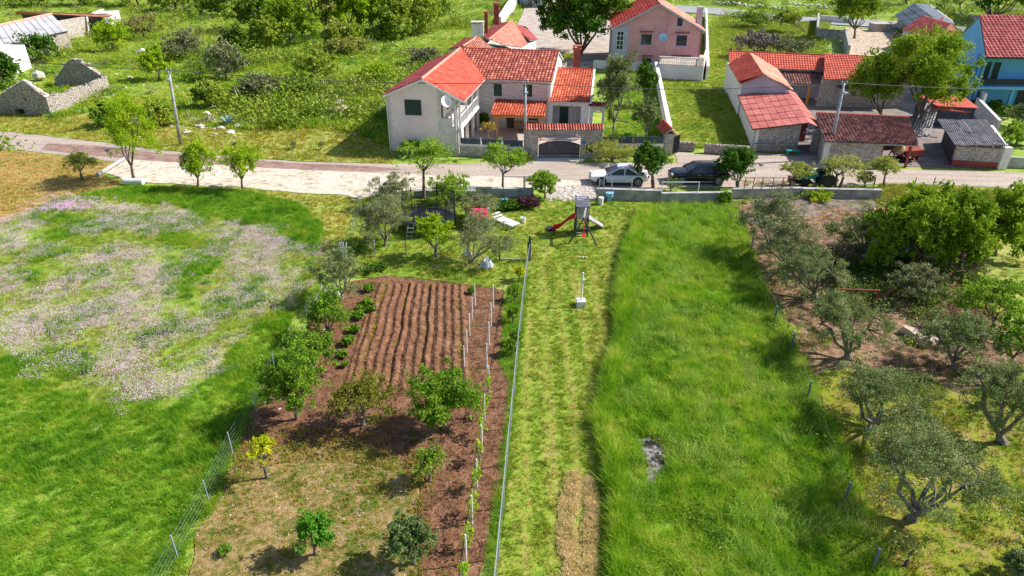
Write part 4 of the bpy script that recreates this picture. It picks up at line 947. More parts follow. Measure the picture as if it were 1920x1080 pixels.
# annexe wall with arched opening and its little tile cap
g0, g1 = c2+V(.05,.4,0), P(1134,198,2.7)
GA, GB = Vector((g0.x, g0.y, 0)), Vector((g1.x, g0.y-.25, 0))
Lg = (GB-GA).length
wall(GA, GB, 0, 2.7, m_ashlar, Hs, [(.35, Lg-.25, .9, 2.05), (.55, Lg-.45, 2.05, 2.22)], name='arched_wall')
roof([wpt(GA,GB,-.1,3.0,.25), wpt(GA,GB,Lg+.15,3.0,.25), wpt(GA,GB,Lg+.15,2.72,-.3), wpt(GA,GB,-.1,2.72,-.3)], m_tileB, Hs, row=0, amp=.05, pitch=.24, name='wall_cap')
ch = P(1081,128,4.6)
mb = MB(); mb.box((ch.x, ch.y+.3, 5.4), (.75,.6,2.2)); cm = mb.build('chimney', m_brick, Hs)
mb = MB(); mb.box((ch.x, ch.y+.3, 6.56), (.95,.8,.10)); mb.box((ch.x, ch.y+.3, 6.9), (.95,.8,.08))
for dx in (-.35, .35):
    for dy in (-.28, .28): mb.box((ch.x+dx, ch.y+.3+dy, 6.73), (.12,.12,.26))
mb.build('chimney_cap', m_capR, cm)
# tiled lean-to over the terrace on wooden posts
l0, l1, l2, l3 = P(929,186,2.85), P(1025,190,2.85), P(1022,219,2.35), P(920,216,2.35)
roof([l0, l1, l2, l3], m_tileO, Hs, pitch=.28, row=.36, slabmat=m_wood, slab=.07, name='terrace_roof', amp=.04, step=.045)
for p_ in (l3.lerp(l2, .12)+V(0,.2,0), l3.lerp(l2, .93)+V(0,.2,0)):
    mb = MB(); mb.beam((p_.x, p_.y, 0), (p_.x, p_.y, 2.25), .16); mb.build('terrace_post', m_wood, Hs)
mb = MB(); mb.beam(l3+V(0,.15,-.12), l2+V(0,.15,-.12), .12, .16); mb.build('beam', m_wood, Hs)
# wooden table with benches under it
tp = P(988, 243); T_ = thing('picnic_table', 'long honey coloured wooden table with benches under the lean-to roof', 'table', tp)
mb = MB(); mb.box(tp+V(0,0,.75), (2.6,.85,.06)); mb.build('tabletop', m_wood, T_)
for s_ in (-1, 1):
    mb = MB(); mb.box(tp+V(0,.75*s_,.43), (2.6,.3,.06)); bn = mb.build('bench_seat', m_wood, T_)
    for x_ in (-1, 1): mb = MB(); mb.box(tp+V(x_*1.0,.75*s_,.2), (.08,.26,.4)); mb.build('bench_leg', m_wood, bn)
for x_ in (-1, 1): mb = MB(); mb.box(tp+V(x_*1.0,0,.36), (.1,.6,.72)); mb.build('leg', m_wood, T_)
# older roofs behind the house
Ho = thing('old_rear_house', 'low house behind with faded salmon hipped roofs and three chimneys', 'house', P(960,80))
a, b, c_, d_ = P(957,41,5.6), P(1010,72,3.9), P(972,93,3.9), P(917,78,5.4)
mb = MB(); mb.prism([P(x_,y_,z_).to_2d() for x_,y_,z_ in ((899,68,4.3),(942,91,4.0),(969,92,3.9),(1005,72,4.1),(984,56,4.3),(937,47,4.6))], 0, 3.75); mb.build('wall', m_white, Ho)
roof([a, P(916,75,5.5), P(942,92,4.0), P(970,93,3.9), P(992,79,4.0)], m_tileOld, Ho)
roof([a, P(992,79,4.0), P(1009,71,4.1), P(985,54,4.3)], m_tileM, Ho)
roof([a, P(916,75,5.5), P(896,66,4.3), P(935,44,4.6)], m_tileM, Ho)
roof([P(893,71,6.3), P(868,86,5.9), P(868,93,5.4), P(936,96,5.2)], m_tileOld, Ho)
roof([P(893,71,6.3), P(866,88,5.9), P(842,92,5.0), P(872,73,5.2)], m_tileM, Ho)
cap(P(957,41,5.65), P(916,75,5.55), m_cap, Ho); cap(P(893,71,6.35), P(868,87,5.95), m_cap, Ho)
for (x_, y_, yb, ww, mt, hh) in ((896,52,68,1.5,m_white,1.5), (912,42,62,.45,m_brick,2.4), (931,25,46,.7,m_brick,2.6)):
    q = P(x_, yb, 5.6); mb = MB(); mb.box(q+V(0,0,hh/2), (ww, .8, hh)); k_ = mb.build('chimney', mt, Ho)
    mb = MB(); mb.box(q+V(0,0,hh+.25), (ww+.2, 1.0, .1))
    for sx in (-1, 1): mb.box(q+V(sx*ww*.42,0,hh+.1), (.15,.7,.2))
    mb.build('chimney_cap', m_white if mt is m_white else m_capR, k_)
# long white boundary wall and house corner far behind
W_ = thing('white_boundary_wall', 'bright white wall running back past the chimneys to the far house', 'wall', P(945,40))
mb = MB(); mb.hexa([P(934,46), P(940,48), P(977,4), P(966,-8)], [P(934,46)+V(0,0,1.6), P(940,48)+V(0,0,1.6), P(977,4)+V(0,0,1.6), P(966,-8)+V(0,0,1.6)]); mb.build('wall', m_white, W_)
b0 = P(975,12); b1 = P(1008,14)
Hf = thing('far_house', 'grey house with a white framed door at the top of the courtyard', 'house', b0)
A_, B_ = Vector((b0.x, b0.y, 0)), Vector((b0.x+6, b1.y-.6, 0))
wall(A_, B_, 0, 5, m_lilac, Hf, [(2.0,3.2,0,2.2)], name='wall'); window(A_, B_, (2.0,3.2,.02,2.2), Hf)
mb = MB(); mb.hexa([A_+V(0,.31,0), B_+V(0,.31,0), B_+V(1,9,0), A_+V(1,9,0)], [A_+V(0,.31,5), B_+V(0,.31,5), B_+V(1,9,5), A_+V(1,9,5)]); mb.build('rear_wall', m_lilac, Hf)
roof([A_+V(-.3,-.4,5), B_+V(.3,-.4,5), B_+V(1,4.5,6.6), A_+V(0,4.5,6.6)], m_tileOld, Hf)

# front garden wall with screens, gate portal
fwA, fwB = P(862,292), P(984,298)
Fw = thing('rubble_garden_wall', 'low grey rubble wall with dark screens between the house and the gate', 'wall', fwA)
zt = .95
wall(fwA, fwB, 0, zt, m_rubble, Fw, name='wall', thick=.35)
mb = MB(); a, b = Vector(fwA), Vector(fwB); mb.beam(a+V(0,.17,zt+.04), b+V(0,.17,zt+.04), .42, .07); mb.build('coping', m_concW, Fw)
for k in range(3):
    p0 = a.lerp(b, .02+k*.325)+V(0,.2,0); p1 = a.lerp(b, .32+k*.325)+V(0,.2,0)
    mb = MB(); mb.hexa([p0+V(0,0,zt+.1), p1+V(0,0,zt+.1), p1+V(0,.05,zt+.1), p0+V(0,.05,zt+.1)], [p0+V(0,0,1.6), p1+V(0,0,1.6), p1+V(0,.05,1.6), p0+V(0,.05,1.6)]); mb.build('screen', m_mesh, Fw)
    mb = MB(); mb.beam(p0+V(-.1,.02,zt), p0+V(-.1,.02,1.65), .08); mb.build('post', m_frame, Fw)
gA, gB = P(985,297), P(1127,297)
Gp = thing('gate_portal', 'stone gateway with a strip of red roof tiles along its top', 'gateway', gA)
Lp = (gB-gA).length; go = opx(gA, gB, 1009, 250, 1089, 297); go = (go[0], go[1], 0, 2.15)
nb_ = opx(gA, gB, 1098, 274, 1112, 286)
wall(gA, gB, 0, 2.6, m_rubble, Gp, [go, nb_], thick=.5, name='wall')
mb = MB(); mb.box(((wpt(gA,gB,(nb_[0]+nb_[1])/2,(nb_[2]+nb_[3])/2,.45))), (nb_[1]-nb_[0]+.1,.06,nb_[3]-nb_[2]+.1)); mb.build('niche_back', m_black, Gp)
mb = MB(); mb.box(wpt(gA,gB,(go[0]+go[1])/2,2.22,.25), (go[1]-go[0],.54,.14)); mb.build('lintel', m_conc, Gp)
roof([wpt(gA,gB,-.1,2.95,.5), wpt(gA,gB,Lp+.05,2.95,.5), wpt(gA,gB,Lp+.05,2.66,-.45), wpt(gA,gB,-.1,2.66,-.45)], m_tileB, Gp, row=0, amp=.055, pitch=.235, name='tile_cap')
roof([wpt(gA,gB,-.1,2.95,.5), wpt(gA,gB,Lp+.05,2.95,.5), wpt(gA,gB,Lp+.05,2.66,1.1), wpt(gA,gB,-.1,2.66,1.1)], m_tileB, Gp, row=0, amp=.055, pitch=.235, name='tile_cap')
s_ = onwall(gA, gB, 1095, 267); mb = MB(); mb.box(wpt(gA,gB,s_[0],s_[1],-.02), (.28,.03,.2)); mb.build('house_number_plate', m_blue, Gp)
# sliding gate: dark slats under an arched top rail, pale strip below
Gt = thing('arched_gate', 'dark metal gate with arched top inside the stone gateway', 'gate', wpt(gA,gB,go[0],0,.25))
ng = 34; wv = go[1]-go[0]-.1
arch = lambda t: 1.12 + .38*math.sin(math.pi*t)**.8
first = None
for k in range(ng):
    t = (k+.5)/ng; p_ = wpt(gA,gB,go[0]+.05+t*wv,0,.25)
    mb = MB(); mb.box(p_+V(0,0,.34+arch(t)/2-.17), (wv/ng*.96,.03,arch(t)-.34)); mb.build('slat', m_dkmet, Gt)
mb = MB(); mb.tube([wpt(gA,gB,go[0]+.05+t/16*wv,arch(t/16)+.02,.25) for t in range(17)], .035, 5); mb.beam(wpt(gA,gB,go[0]+.05,.30,.25), wpt(gA,gB,go[1]-.05,.30,.25), .06); mb.beam(wpt(gA,gB,go[0]+.05,.06,.25), wpt(gA,gB,go[1]-.05,.06,.25), .06)
mb.build('gate_frame', m_dkmet, Gt)
mb = MB(); mb.box(wpt(gA,gB,(go[0]+go[1])/2,.18,.27), (wv,.03,.2)); mb.build('kick_panel', m_conc, Gt)
# wall to the right of the gateway with dark screens
rA, rB = P(1128,293), P(1242,292)
Rw = thing('right_garden_wall', 'plastered garden wall with dark panels right of the gateway', 'wall', rA)
wall(rA, rB, 0, 1.1, m_white, Rw, name='wall', thick=.3)
for k in range(4):
    p0 = Vector(rA).lerp(rB, .01+k*.25)+V(0,.1,0); p1 = Vector(rA).lerp(rB, .24+k*.25)+V(0,.1,0)
    mb = MB(); mb.hexa([p0+V(0,0,1.12), p1+V(0,0,1.12), p1+V(0,.05,1.12), p0+V(0,.05,1.12)], [p0+V(0,0,1.75), p1+V(0,0,1.75), p1+V(0,.05,1.75), p0+V(0,.05,1.75)]); mb.build('screen', m_mesh, Rw)
# long pale wall running back between the gardens, with the tiled gate pillar at its end
L0, L1 = P(1249,272), P(1226,138)
Lw = thing('long_garden_wall', 'long cream wall running back from the tiled pillar to the terrace', 'wall', L0)
mb = MB(); mb.hexa([L0, L0+V(.35,0,0), L1+V(.35,0,0), L1], [L0+V(0,0,1.7), L0+V(.35,0,1.7), L1+V(.35,0,1.5), L1+V(0,0,1.5)]); mb.build('wall', m_white, Lw)
mb = MB(); mb.hexa([L0+V(-.05,0,1.7), L0+V(.4,0,1.7), L1+V(.4,0,1.5), L1+V(-.05,0,1.5)], [L0+V(-.05,0,1.78), L0+V(.4,0,1.78), L1+V(.4,0,1.58), L1+V(-.05,0,1.58)]); mb.build('coping', m_concW, Lw)
gp = P(1252,292); Pl = thing('gate_pillar', 'stone gate pillar with a small red tiled roof beside the round tree', 'pillar', gp)
mb = MB(); mb.box(gp+V(0,.45,1.0), (.75,.9,2.0)); mb.build('pillar', m_rubble, Pl)
r0, r1 = gp+V(0,-.2,2.5), gp+V(-.15,2.6,2.5)
roof([r0, r1, r1+V(-.6,0,-.55), r0+V(-.6,0,-.55)], m_tileR, Pl, pitch=.25); roof([r0, r1, r1+V(.6,0,-.55), r0+V(.6,0,-.55)], m_tileOld, Pl, pitch=.25); cap(r0, r1, m_capR, Pl)
gg = P(1265,290); Gg = thing('side_gate', 'narrow dark slatted metal gate beside the tiled pillar', 'gate', gg)
for k in range(7):
    mb = MB(); mb.box(gg+V(-.25+k*.11,.0+k*.1,.85), (.08,.03,1.6)); mb.build('slat', m_dkmet, Gg)
mb = MB(); mb.beam(gg+V(-.3,-.05,.1), gg+V(.5,.7,.1), .06); mb.beam(gg+V(-.3,-.05,1.65), gg+V(.5,.7,1.65), .06); mb.build('gate_frame', m_dkmet, Gg)
for (x0_, y0_, x1_, y1_, lab, s_) in ((1272,283,1301,285,'short rough stone wall between the side gate and the gap', 5), (1320,288,1404,293,'low rough stone wall ending at the red sheet roofed shed', 6)):
    a, b = P(x0_,y0_), P(x1_,y1_); t = thing('low_stone_wall', lab, 'wall', a, 'low stone walls by the road')
    wall(a, b, 0, .8, m_dryst, t, name='wall', thick=.45)
    mb = MB(); n_ = int((b-a).length/.3)
    for k in range(n_): mb.rock(a.lerp(b, (k+.5)/n_)+V(0,.22,.82), .2, .5)
    mb.build('top_stones', m_dryst, t)['kind'] = 'stuff'

# ================================================================== PINK HOUSE
yp = 100.0
pa, pb = atY(1149,51,yp), atY(1320,56,yp-1.2); papx = atY(1237,6,yp-.5)
pA, pB = Vector((pa.x+.15, yp, 0)), Vector((pb.x-.15, yp-1.2, 0))
pd = (pB-pA).normalized(); pn = Vector((-pd.y, pd.x, 0)); Lk = (pB-pA).length
Pk = thing('pink_house', 'two storey salmon pink house with a red roof and white balustrade', 'house', pA)
zl, zr, zp = pa.z, pb.z, papx.z; up = onwall(pA, pB, 1237, 6)[0]
W2 = [opx(pA,pB,1202,64,1222,84), opx(pA,pB,1268,66,1288,86), opx(pA,pB,1270,33,1280,49), opx(pA,pB,1205,109,1221,121), opx(pA,pB,1262,109,1290,121)]
lil = opx(pA,pB,1150,52,1177,118)
wall(pA, pB, -.2, zp+.2, m_salmon, Pk, W2, slopes=[((0,zl-.1),(up,zp-.1)), ((up,zp-.1),(Lk,zr-.1))])
for k, o_ in enumerate(W2): window(pA, pB, o_, Pk, surround=m_lilac if k < 4 else None, bars=0, fmat=m_dkred, fw=.05)
for o_ in W2[:2]+W2[3:]:
    mb = MB(); mb.box(wpt(pA,pB,(o_[0]+o_[1])/2,o_[3]+.32,-.12), (o_[1]-o_[0]+.5,.25,.14)); mb.build('window_hood', m_tileM, Pk)
mb = MB(); mb.hexa([wpt(pA,pB,.0,0,-.06), wpt(pA,pB,lil[1],0,-.06), wpt(pA,pB,lil[1],0,-.005), wpt(pA,pB,.0,0,-.005)], [wpt(pA,pB,.0,zl-.2,-.06), wpt(pA,pB,lil[1],zl+.3,-.06), wpt(pA,pB,lil[1],zl+.3,-.005), wpt(pA,pB,.0,zl-.2,-.005)]); mb.build('lilac_stair_bay', m_lilac, Pk)
so = opx(pA,pB,1156,58,1169,93)
window(pA, pB, so, Pk, depth=-.14, bars=1)
mb = MB()
for k in range(1, 4): mb.box(wpt(pA,pB,(so[0]+so[1])/2, so[2]+(so[3]-so[2])*k/4,-.12), (so[1]-so[0],.04,.07))
mb.build('glazing_bar', m_frame, Pk)
mb = MB(); uu = onwall(pA,pB,1249,60)[0]; mb.box(wpt(pA,pB,uu+2.9,2.5,-.03), (.01,.01,.01)); mb.tube([wpt(pA,pB,uu,zp-1.1,-.08), wpt(pA,pB,uu,.2,-.08)], .06, 6); mb.build('drain_pipe', m_salmon, Pk)
wall(pA+pn*14, pA, -.2, zl-.05, m_lilac, Pk, name='side_wall'); wall(pB, pB+pn*14, -.2, zr-.05, m_salmon, Pk, name='side_wall')
f_ = -.5; bk = 14.5
ra, rb = wpt(pA,pB,up,zp,f_), wpt(pA,pB,up,zp,bk)
roof([ra, rb, wpt(pA,pB,-.35,zl-.12,bk), wpt(pA,pB,-.35,zl-.12,f_)], mk('deep_red_tiles', [(.38,.04,.03), (.52,.07,.045), (.62,.15,.11)], scale=1, attr=.5), Pk, pitch=.34, row=.45, slabmat=m_lilac)
roof([ra, rb, wpt(pA,pB,Lk+.35,zr-.12,bk), wpt(pA,pB,Lk+.35,zr-.12,f_)], m_tileOld, Pk, pitch=.34, row=.45, slabmat=m_lilac)
cap(ra, rb, m_cap, Pk)
for a_, b_ in ((wpt(pA,pB,-.35,zl-.22,f_-.02), wpt(pA,pB,up,zp-.1,f_-.02)), (wpt(pA,pB,up,zp-.1,f_-.02), wpt(pA,pB,Lk+.35,zr-.22,f_-.02))):
    mb = MB(); mb.beam(a_, b_, .05, .22); mb.build('bargeboard', m_lilac, Pk)
dq = onwall(pA,pB,1243,70); dish(wpt(pA,pB,dq[0],dq[1],-.5), .62, (-.3,-.8,.3), Pk, mk('pale_blue_dish', [(.35,.55,.75), (.45,.62,.8)], rough=.5))
q = P(1318,38,6.0); mb = MB(); mb.box((pB.x+.3, pB.y+4, 5.4), (.7,.9,5.2)); mb.build('chimney', m_lilac, Pk)
# terrace
tA, tB = P(1232,148), P(1316,153)
Te = thing('terrace', 'white terrace wall topped by a white balustrade below the pink house', 'terrace', tA)
tdn = (tB-tA).normalized(); tn = Vector((-tdn.y, tdn.x, 0)); dep = 8.5
mb = MB(); mb.hexa([tA, tB, tB+tn*dep, tA+tn*dep], [x+V(0,0,1.9) for x in (tA, tB, tB+tn*dep, tA+tn*dep)]); mb.build('wall', mk('terrace_lilac_white', [(.60,.58,.66), (.70,.68,.74)], scale=.6), Te)
mb = MB(); mb.hexa([x+V(0,0,1.905) for x in (tA, tB, tB+tn*dep, tA+tn*dep)], [x+V(0,0,1.95) for x in (tA, tB, tB+tn*dep, tA+tn*dep)]); mb.build('floor', m_court, Te)
def balustrade(a, b, z, parent):
    L = (b-a).length; n_ = int(L/.24)
    mb = MB(); mb.beam(a+V(0,0,z+.9), b+V(0,0,z+.9), .2, .12); mb.build('handrail', m_white, parent)
    mb = MB(); p_ = a.lerp(b, .5/n_)+V(0,0,z); mb.lathe(p_, [(.05,0),(.04,.12),(.075,.3),(.035,.6),(.05,.84)], 6); f0 = mb.build('baluster', m_white, parent)
    for k in range(1, n_):
        c = f0.copy(); C.objects.link(c); c.parent = parent; c.location = Vector(f0.location)+(b-a)*(k/n_)
balustrade(tA+tn*.15, tB+tn*.15, 1.95, Te); balustrade(tB-tdn*.15, tB+tn*dep*.8-tdn*.15, 1.95, Te)
# low wall at the left below the pink house
wA, wB = P(1112,128), P(1232,134)
Lo = thing('rear_garden_wall', 'low white topped wall left of the terrace balustrade', 'wall', wA); wall(wA, wB, 0, 1.1, m_white, Lo, name='wall')
# bright wall right of the pink house
mb = MB(); a, b = P(1322,150), P(1321,30); mb.hexa([a, a+V(.35,0,0), b+V(.35,0,0), b], [a+V(0,0,1.8), a+V(.35,0,1.8), b+V(.35,0,1.6), b+V(0,0,1.6)])
tag(mb.build('boundary_wall', m_white), 'thin bright white wall along the right side of the pink house', 'wall')

# ================================================================== FARM BUILDINGS (right)
# shed with red sheet roof
z2 = 2.25
Sh = thing('sheet_roof_shed', 'stone shed with a roof of faded red fibre sheets beside the side lawn', 'shed', P(1410,284))
sA = P(1411,284); eLf = P(1411,243,z2); eLb = P(1383,178,z2+.1)
yf = eLf.y
rf = atY(1517,231, yf+.05); eRf = P(1540,240.5,z2)
rb = atY(1475,167, eLb.y+.2)
wall(sA, Vector((rf.x-.35, sA.y-.1, 0)), 0, 2.9, m_rubble, Sh, slopes=[((0,z2-.1),(rf.x-sA.x,rf.z-.1))], name='wall', thick=.4)
sB = Vector((rf.x-.35, sA.y-.1, 0))
bl = P(1366,165)
wall(bl, sA, 0, z2, m_white, Sh, name='side_wall')
# the roof sheets, one object each
nc_, nr_ = 7, 6
slab = MB(); slab.quad(eLf-V(0,0,.06), rf-V(0,0,.06), rb-V(0,0,.06), eLb-V(0,0,.06)); slab.build('roof_deck', m_dk_wood, Sh, fix=False)
for i in range(nc_):
    for j in range(nr_):
        def cp(a, b, dz=0): return eLf.lerp(rf, a).lerp(eLb.lerp(rb, a), b)+V(0,0,dz)
        a0, a1 = i/nc_, (i+1)/nc_+.0; b0, b1 = j/nr_, (j+1)/nr_
        mb = MB(); dz = R.uniform(0, .012); ga, gb = .004, .003
        mb.hexa([cp(a0+ga,b0+gb,.02-.02+dz), cp(a1-ga,b0+gb,.02+dz-.02), cp(a1-ga,b1-gb,dz-.02), cp(a0+ga,b1-gb,dz-.02)], [cp(a0+ga,b0+gb,.05+dz), cp(a1-ga,b0+gb,.05+dz), cp(a1-ga,b1-gb,.02+dz), cp(a0+ga,b1-gb,.02+dz)])
        mb.build('roof_sheet', m_panelR, Sh)
eRb = rb + (eRf-rf)*.8
for j in range(nr_):
    b0, b1 = j/nr_+.008, (j+1)/nr_-.008
    q = [rf.lerp(rb, b0), eRf.lerp(eRb, b0), eRf.lerp(eRb, b1), rf.lerp(rb, b1)]
    mb = MB(); mb.hexa([x+V(.02,0,-.02) for x in q], [x+V(.02,0,.03) for x in q]); mb.build('roof_sheet', m_panelR, Sh)
mb = MB(); mb.beam(sA+V(.02,-.25,.78), sA+V(1.9,-.25,.74), .5, .05); mb.beam(sA+V(2.3,-.25,.76), sA+V(4.0,-.25,.72), .5, .05); mb.build('ledge', m_conc, Sh)
mb = MB(); mb.box((eRf.x-.2, sA.y+.0, 1.1), (.45,.45,2.2)); mb.build('corner_pier', m_rubble, Sh)
mb = MB(); mb.tube([(rf.x-.2, yf, 2.3), (rf.x+.4, yf+.1, 2.0), (eRf.x-.4, yf, 2.35)], .05, 5); mb.tube([(rf.x-.3, yf+.2, 1.9), (eRf.x-.5, yf+.3, 2.2)], .05, 5); mb.build('broken_rafter', m_grey_wood, Sh)
mb = MB(); mb.box((rf.x+.5, sA.y+3.2, 1.1), (2.2,.1,2.2)); mb.build('back_wall', m_dkred, Sh)
# gabled block behind it (bright ribbed roof left, salmon slope right)
Gb = thing('ribbed_roof_barn', 'lilac walled barn with a ribbed bright red gable roof', 'barn', P(1388,225))
zg = 4.6; rfg = P(1431,139,zg); rbg = P(1405,99,zg); elf = P(1387,157,zg-1.15); elb = P(1366,121,zg-1.15); erf = P(1487,169,zg-1.3)
erb = rbg + (erf-rfg)
roof([rbg, rfg, elf, elb], m_tileR, Gb, pitch=.8, row=0, amp=.10, seg=8, slabmat=m_capR)
roof([rbg, rfg, erf, erb], m_tileOld, Gb, pitch=.75, row=0, amp=.04, seg=6)
gA_, gB_ = Vector((elf.x+.35, elf.y+.35, 0)), Vector((erf.x-.3, erf.y+.35, 0))
Lq = (gB_-gA_).length; ur = (Vector((rfg.x, rfg.y, 0))-gA_).dot((gB_-gA_).normalized())
wall(gA_, gB_, 0, zg, mk('lilac_render', [(.42,.38,.46), (.52,.48,.56)], scale=.6), Gb, slopes=[((0,zg-1.2),(ur,zg-.1)), ((ur,zg-.1),(Lq,zg-1.35))])
wall(Vector((elb.x+.35, elb.y, 0)), gA_, 0, zg-1.2, m_white, Gb, name='side_wall')
wall(gB_, gB_+Vector((2.2,12,0)), 0, zg-1.35, m_white, Gb, name='side_wall')
# long range behind with orange corrugated roofs
Lr = thing('long_farm_range', 'long farm building with two orange red roofs and a tiled veranda', 'barn', P(1500,190))
zl_ = 4.5
ra = [P(1365,97,zl_), P(1546,104,zl_), P(1549,135,3.3), P(1480,131,3.3), P(1383,128,3.3)]
roof([P(1365,97,zl_), P(1546,104,zl_), P(1545,133,3.3), P(1370,126,3.3)], m_tileO if False else m_tileR, Lr, pitch=.3, row=.5, step=.05, amp=.03)
roof([P(1546,102,4.7), P(1712,112,4.7), P(1710,150,3.3), P(1545,147,3.3)], m_tileR, Lr, pitch=.3, row=.5, step=.05, amp=.03)
cap(P(1365,97,zl_), P(1546,104,zl_), m_capR, Lr); cap(P(1546,102,4.7), P(1712,112,4.7), m_capR, Lr)
fa, fb = P(1545,146,3.25), P(1710,149,3.25)
wall(Vector((fa.x, fa.y+.3, 0)), Vector((fb.x, fb.y+.3, 0)), 0, 3.25, m_rubble, Lr)
mb = MB(); q = V(fa.x+2, fa.y+.25, 1.0); mb.box(q, (1.0,.08,2.0)); mb.build('door', m_inshade, Lr)  # dark panel in place of a doorway, its inner shade put into the colour
fa2, fb2 = P(1462,131,3.2), P(1546,134,3.2)
wall(Vector((fa2.x, fa2.y+.3, 0)), Vector((fb2.x+.4, fb2.y+.3, 0)), 0, 3.2, m_lilac, Lr)
v0, v1, v2, v3 = P(1462,134,2.95), P(1544,137,2.95), P(1549,161,2.3), P(1487,158,2.3)
roof([v0, v1, v2, v3], m_tileDk, Lr, pitch=.3, row=.45, amp=.06, name='veranda_roof')
for t_ in (.02, .55, .97):
    q = v3.lerp(v2, t_); mb = MB(); mb.beam((q.x, q.y+.2, 0), (q.x, q.y+.2, 2.2), .22); mb.build('veranda_post', m_wood if t_ == .55 else m_dk_wood, Lr)
roof([P(1568,150,2.6), P(1640,155,2.6), P(1645,170,2.2), P(1570,166,2.2)], m_tileDk, Lr, pitch=.3, row=.45, amp=.06, name='awning_roof')
wall(Vector((P(1366,97,zl_).x, P(1366,97,zl_).y, 0)), Vector((P(1383,128,3.3).x-.4, P(1370,126,3.3).y, 0)), 0, 3.2, m_white, Lr, name='end_wall')
# low dark tiled shed along the road
Ls = thing('dark_tiled_shed', 'low roadside shed with weathered dark barrel tile roof', 'shed', P(1545,300))
t0, t1, t2, t3 = P(1530,213,2.9), P(1704,221,2.9), P(1722,273,2.05), P(1545,266,2.05)
roof([t0, t1, t2, t3], m_tileDk, Ls, pitch=.30, row=.42, amp=.065, step=.04)
cap(t0, t1, m_capR, Ls)
d0, d1 = Vector((t3.x+.25, t3.y+.35, 0)), Vector((t2.x-.25, t2.y+.35, 0))
Ld = (d1-d0).length; uo = onwall(d0, d1, 1652, 290)[0]
wall(d0, wpt(d0,d1,uo,0), 0, 2.0, m_rubble, Ls, [], name='wall')
mb = MB(); mb.box(wpt(d0,d1,.25,1.0,-.06), (.5,.1,2.0)); mb.build('plaster_pier', m_white, Ls)
q = onwall(d0, d1, 1585, 290); 
wall(Vector((t0.x+.3, t0.y-.3, 0)), Vector((t1.x-.3, t1.y-.3, 0)), 0, 2.75, m_inshade, Ls, name='back_wall')
for u_ in (uo, Ld-.1):
    mb = MB(); mb.beam(wpt(d0,d1,u_,0,.1), wpt(d0,d1,u_,2.0,.1), .18); mb.build('post', m_dkred, Ls)
wall(Vector((t0.x+.35,t0.y-.3,0)), wpt(d0,d1,.02,0,.32), 0, 2.0, m_rubble, Ls, name='side_wall')
fq = P(1584,301); mb = MB(); mb.box(fq+V(0,0,.75), (.62,.55,1.5)); fr = mb.build('old_fridge', m_wht); tag(fr, 'white upright fridge standing against the dark tiled shed', 'fridge')
mb = MB(); mb.box(fq+V(0,-.285,1.1), (.58,.02,.72)); mb.box(fq+V(0,-.285,.36), (.58,.02,.68)); mb.build('door', m_frame, fr)
# red machine with a round drum
mc = P(1682,301); Mc = thing('concrete_mixer', 'rusty red concrete mixer under the shed roof beside a red trailer', 'machine', mc)
mb = MB(); mb.lathe(mc+V(-.2,0,1.05), [(.25,-.55),(.5,-.3),(.55,.1),(.35,.5),(.3,.55)], 14, 'y'); mb.build('drum', mk('grey_rusty_drum', [(.28,.20,.18), (.42,.34,.32)], scale=4), Mc, smooth=True)
for a_ in ((-.7,-.4),(.3,-.4),(-.7,.5),(.3,.5)):
    mb = MB(); mb.beam(mc+V(a_[0],a_[1],0), mc+V(a_[0]*.6-.05,a_[1]*.6,1.0), .08); mb.build('leg', m_dkred, Mc)
for s_ in (-.65, .35):
    mb = MB(); mb.lathe(mc+V(s_,-.5,.28), [(.28,-.06),(.28,.06)], 12, 'x'); mb.build('wheel', m_black, Mc)
mb = MB(); mb.box(mc+V(-.2,-.55,1.25), (.2,.15,.35)); mb.build('motor_cover', m_yel, Mc)
tc = P(1704,301); Tc = thing('red_trailer', 'small rusty red farm trailer parked beside the concrete mixer', 'trailer', tc)
mb = MB(); mb.hexa([tc+V(-.6,-.4,.5), tc+V(.7,-.4,.5), tc+V(.7,1.4,.5), tc+V(-.6,1.4,.5)], [tc+V(-.75,-.55,1.0), tc+V(.85,-.55,1.15), tc+V(.85,1.5,1.15), tc+V(-.75,1.5,1.0)]); mb.build('body', m_dkred, Tc)
for s_ in (-.7, .78): mb = MB(); mb.lathe(tc+V(s_,.4,.35), [(.35,-.09),(.35,.09)], 14, 'x'); mb.build('wheel', m_black, Tc)
mb = MB(); mb.beam(tc+V(0,-.4,.5), tc+V(-.1,-1.2,.25), .09); mb.build('drawbar', m_dkred, Tc)
gt = P(1486,291); Gt_ = thing('green_bench', 'mint green bench against the front of the stone shed', 'bench', gt)
mb = MB(); mb.box(gt+V(0,0,.45), (1.2,.4,.06)); mb.build('seat', m_teal, Gt_)
for s_ in (-.5, .5): mb = MB(); mb.box(gt+V(s_,0,.21), (.06,.35,.42)); mb.build('leg', m_teal, Gt_)
# small block shed with old corrugated sheets
z3 = 2.15
Bs = thing('corrugated_shed', 'small block shed with grey corrugated roof and red painted base', 'shed', P(1785,312))
k0, k1, k2, k3 = P(1760,226,2.5), P(1852,227,2.5), P(1888,274,z3-.1), P(1790,272,z3-.1)
bA, bB = P(1783,311), P(1880,317)
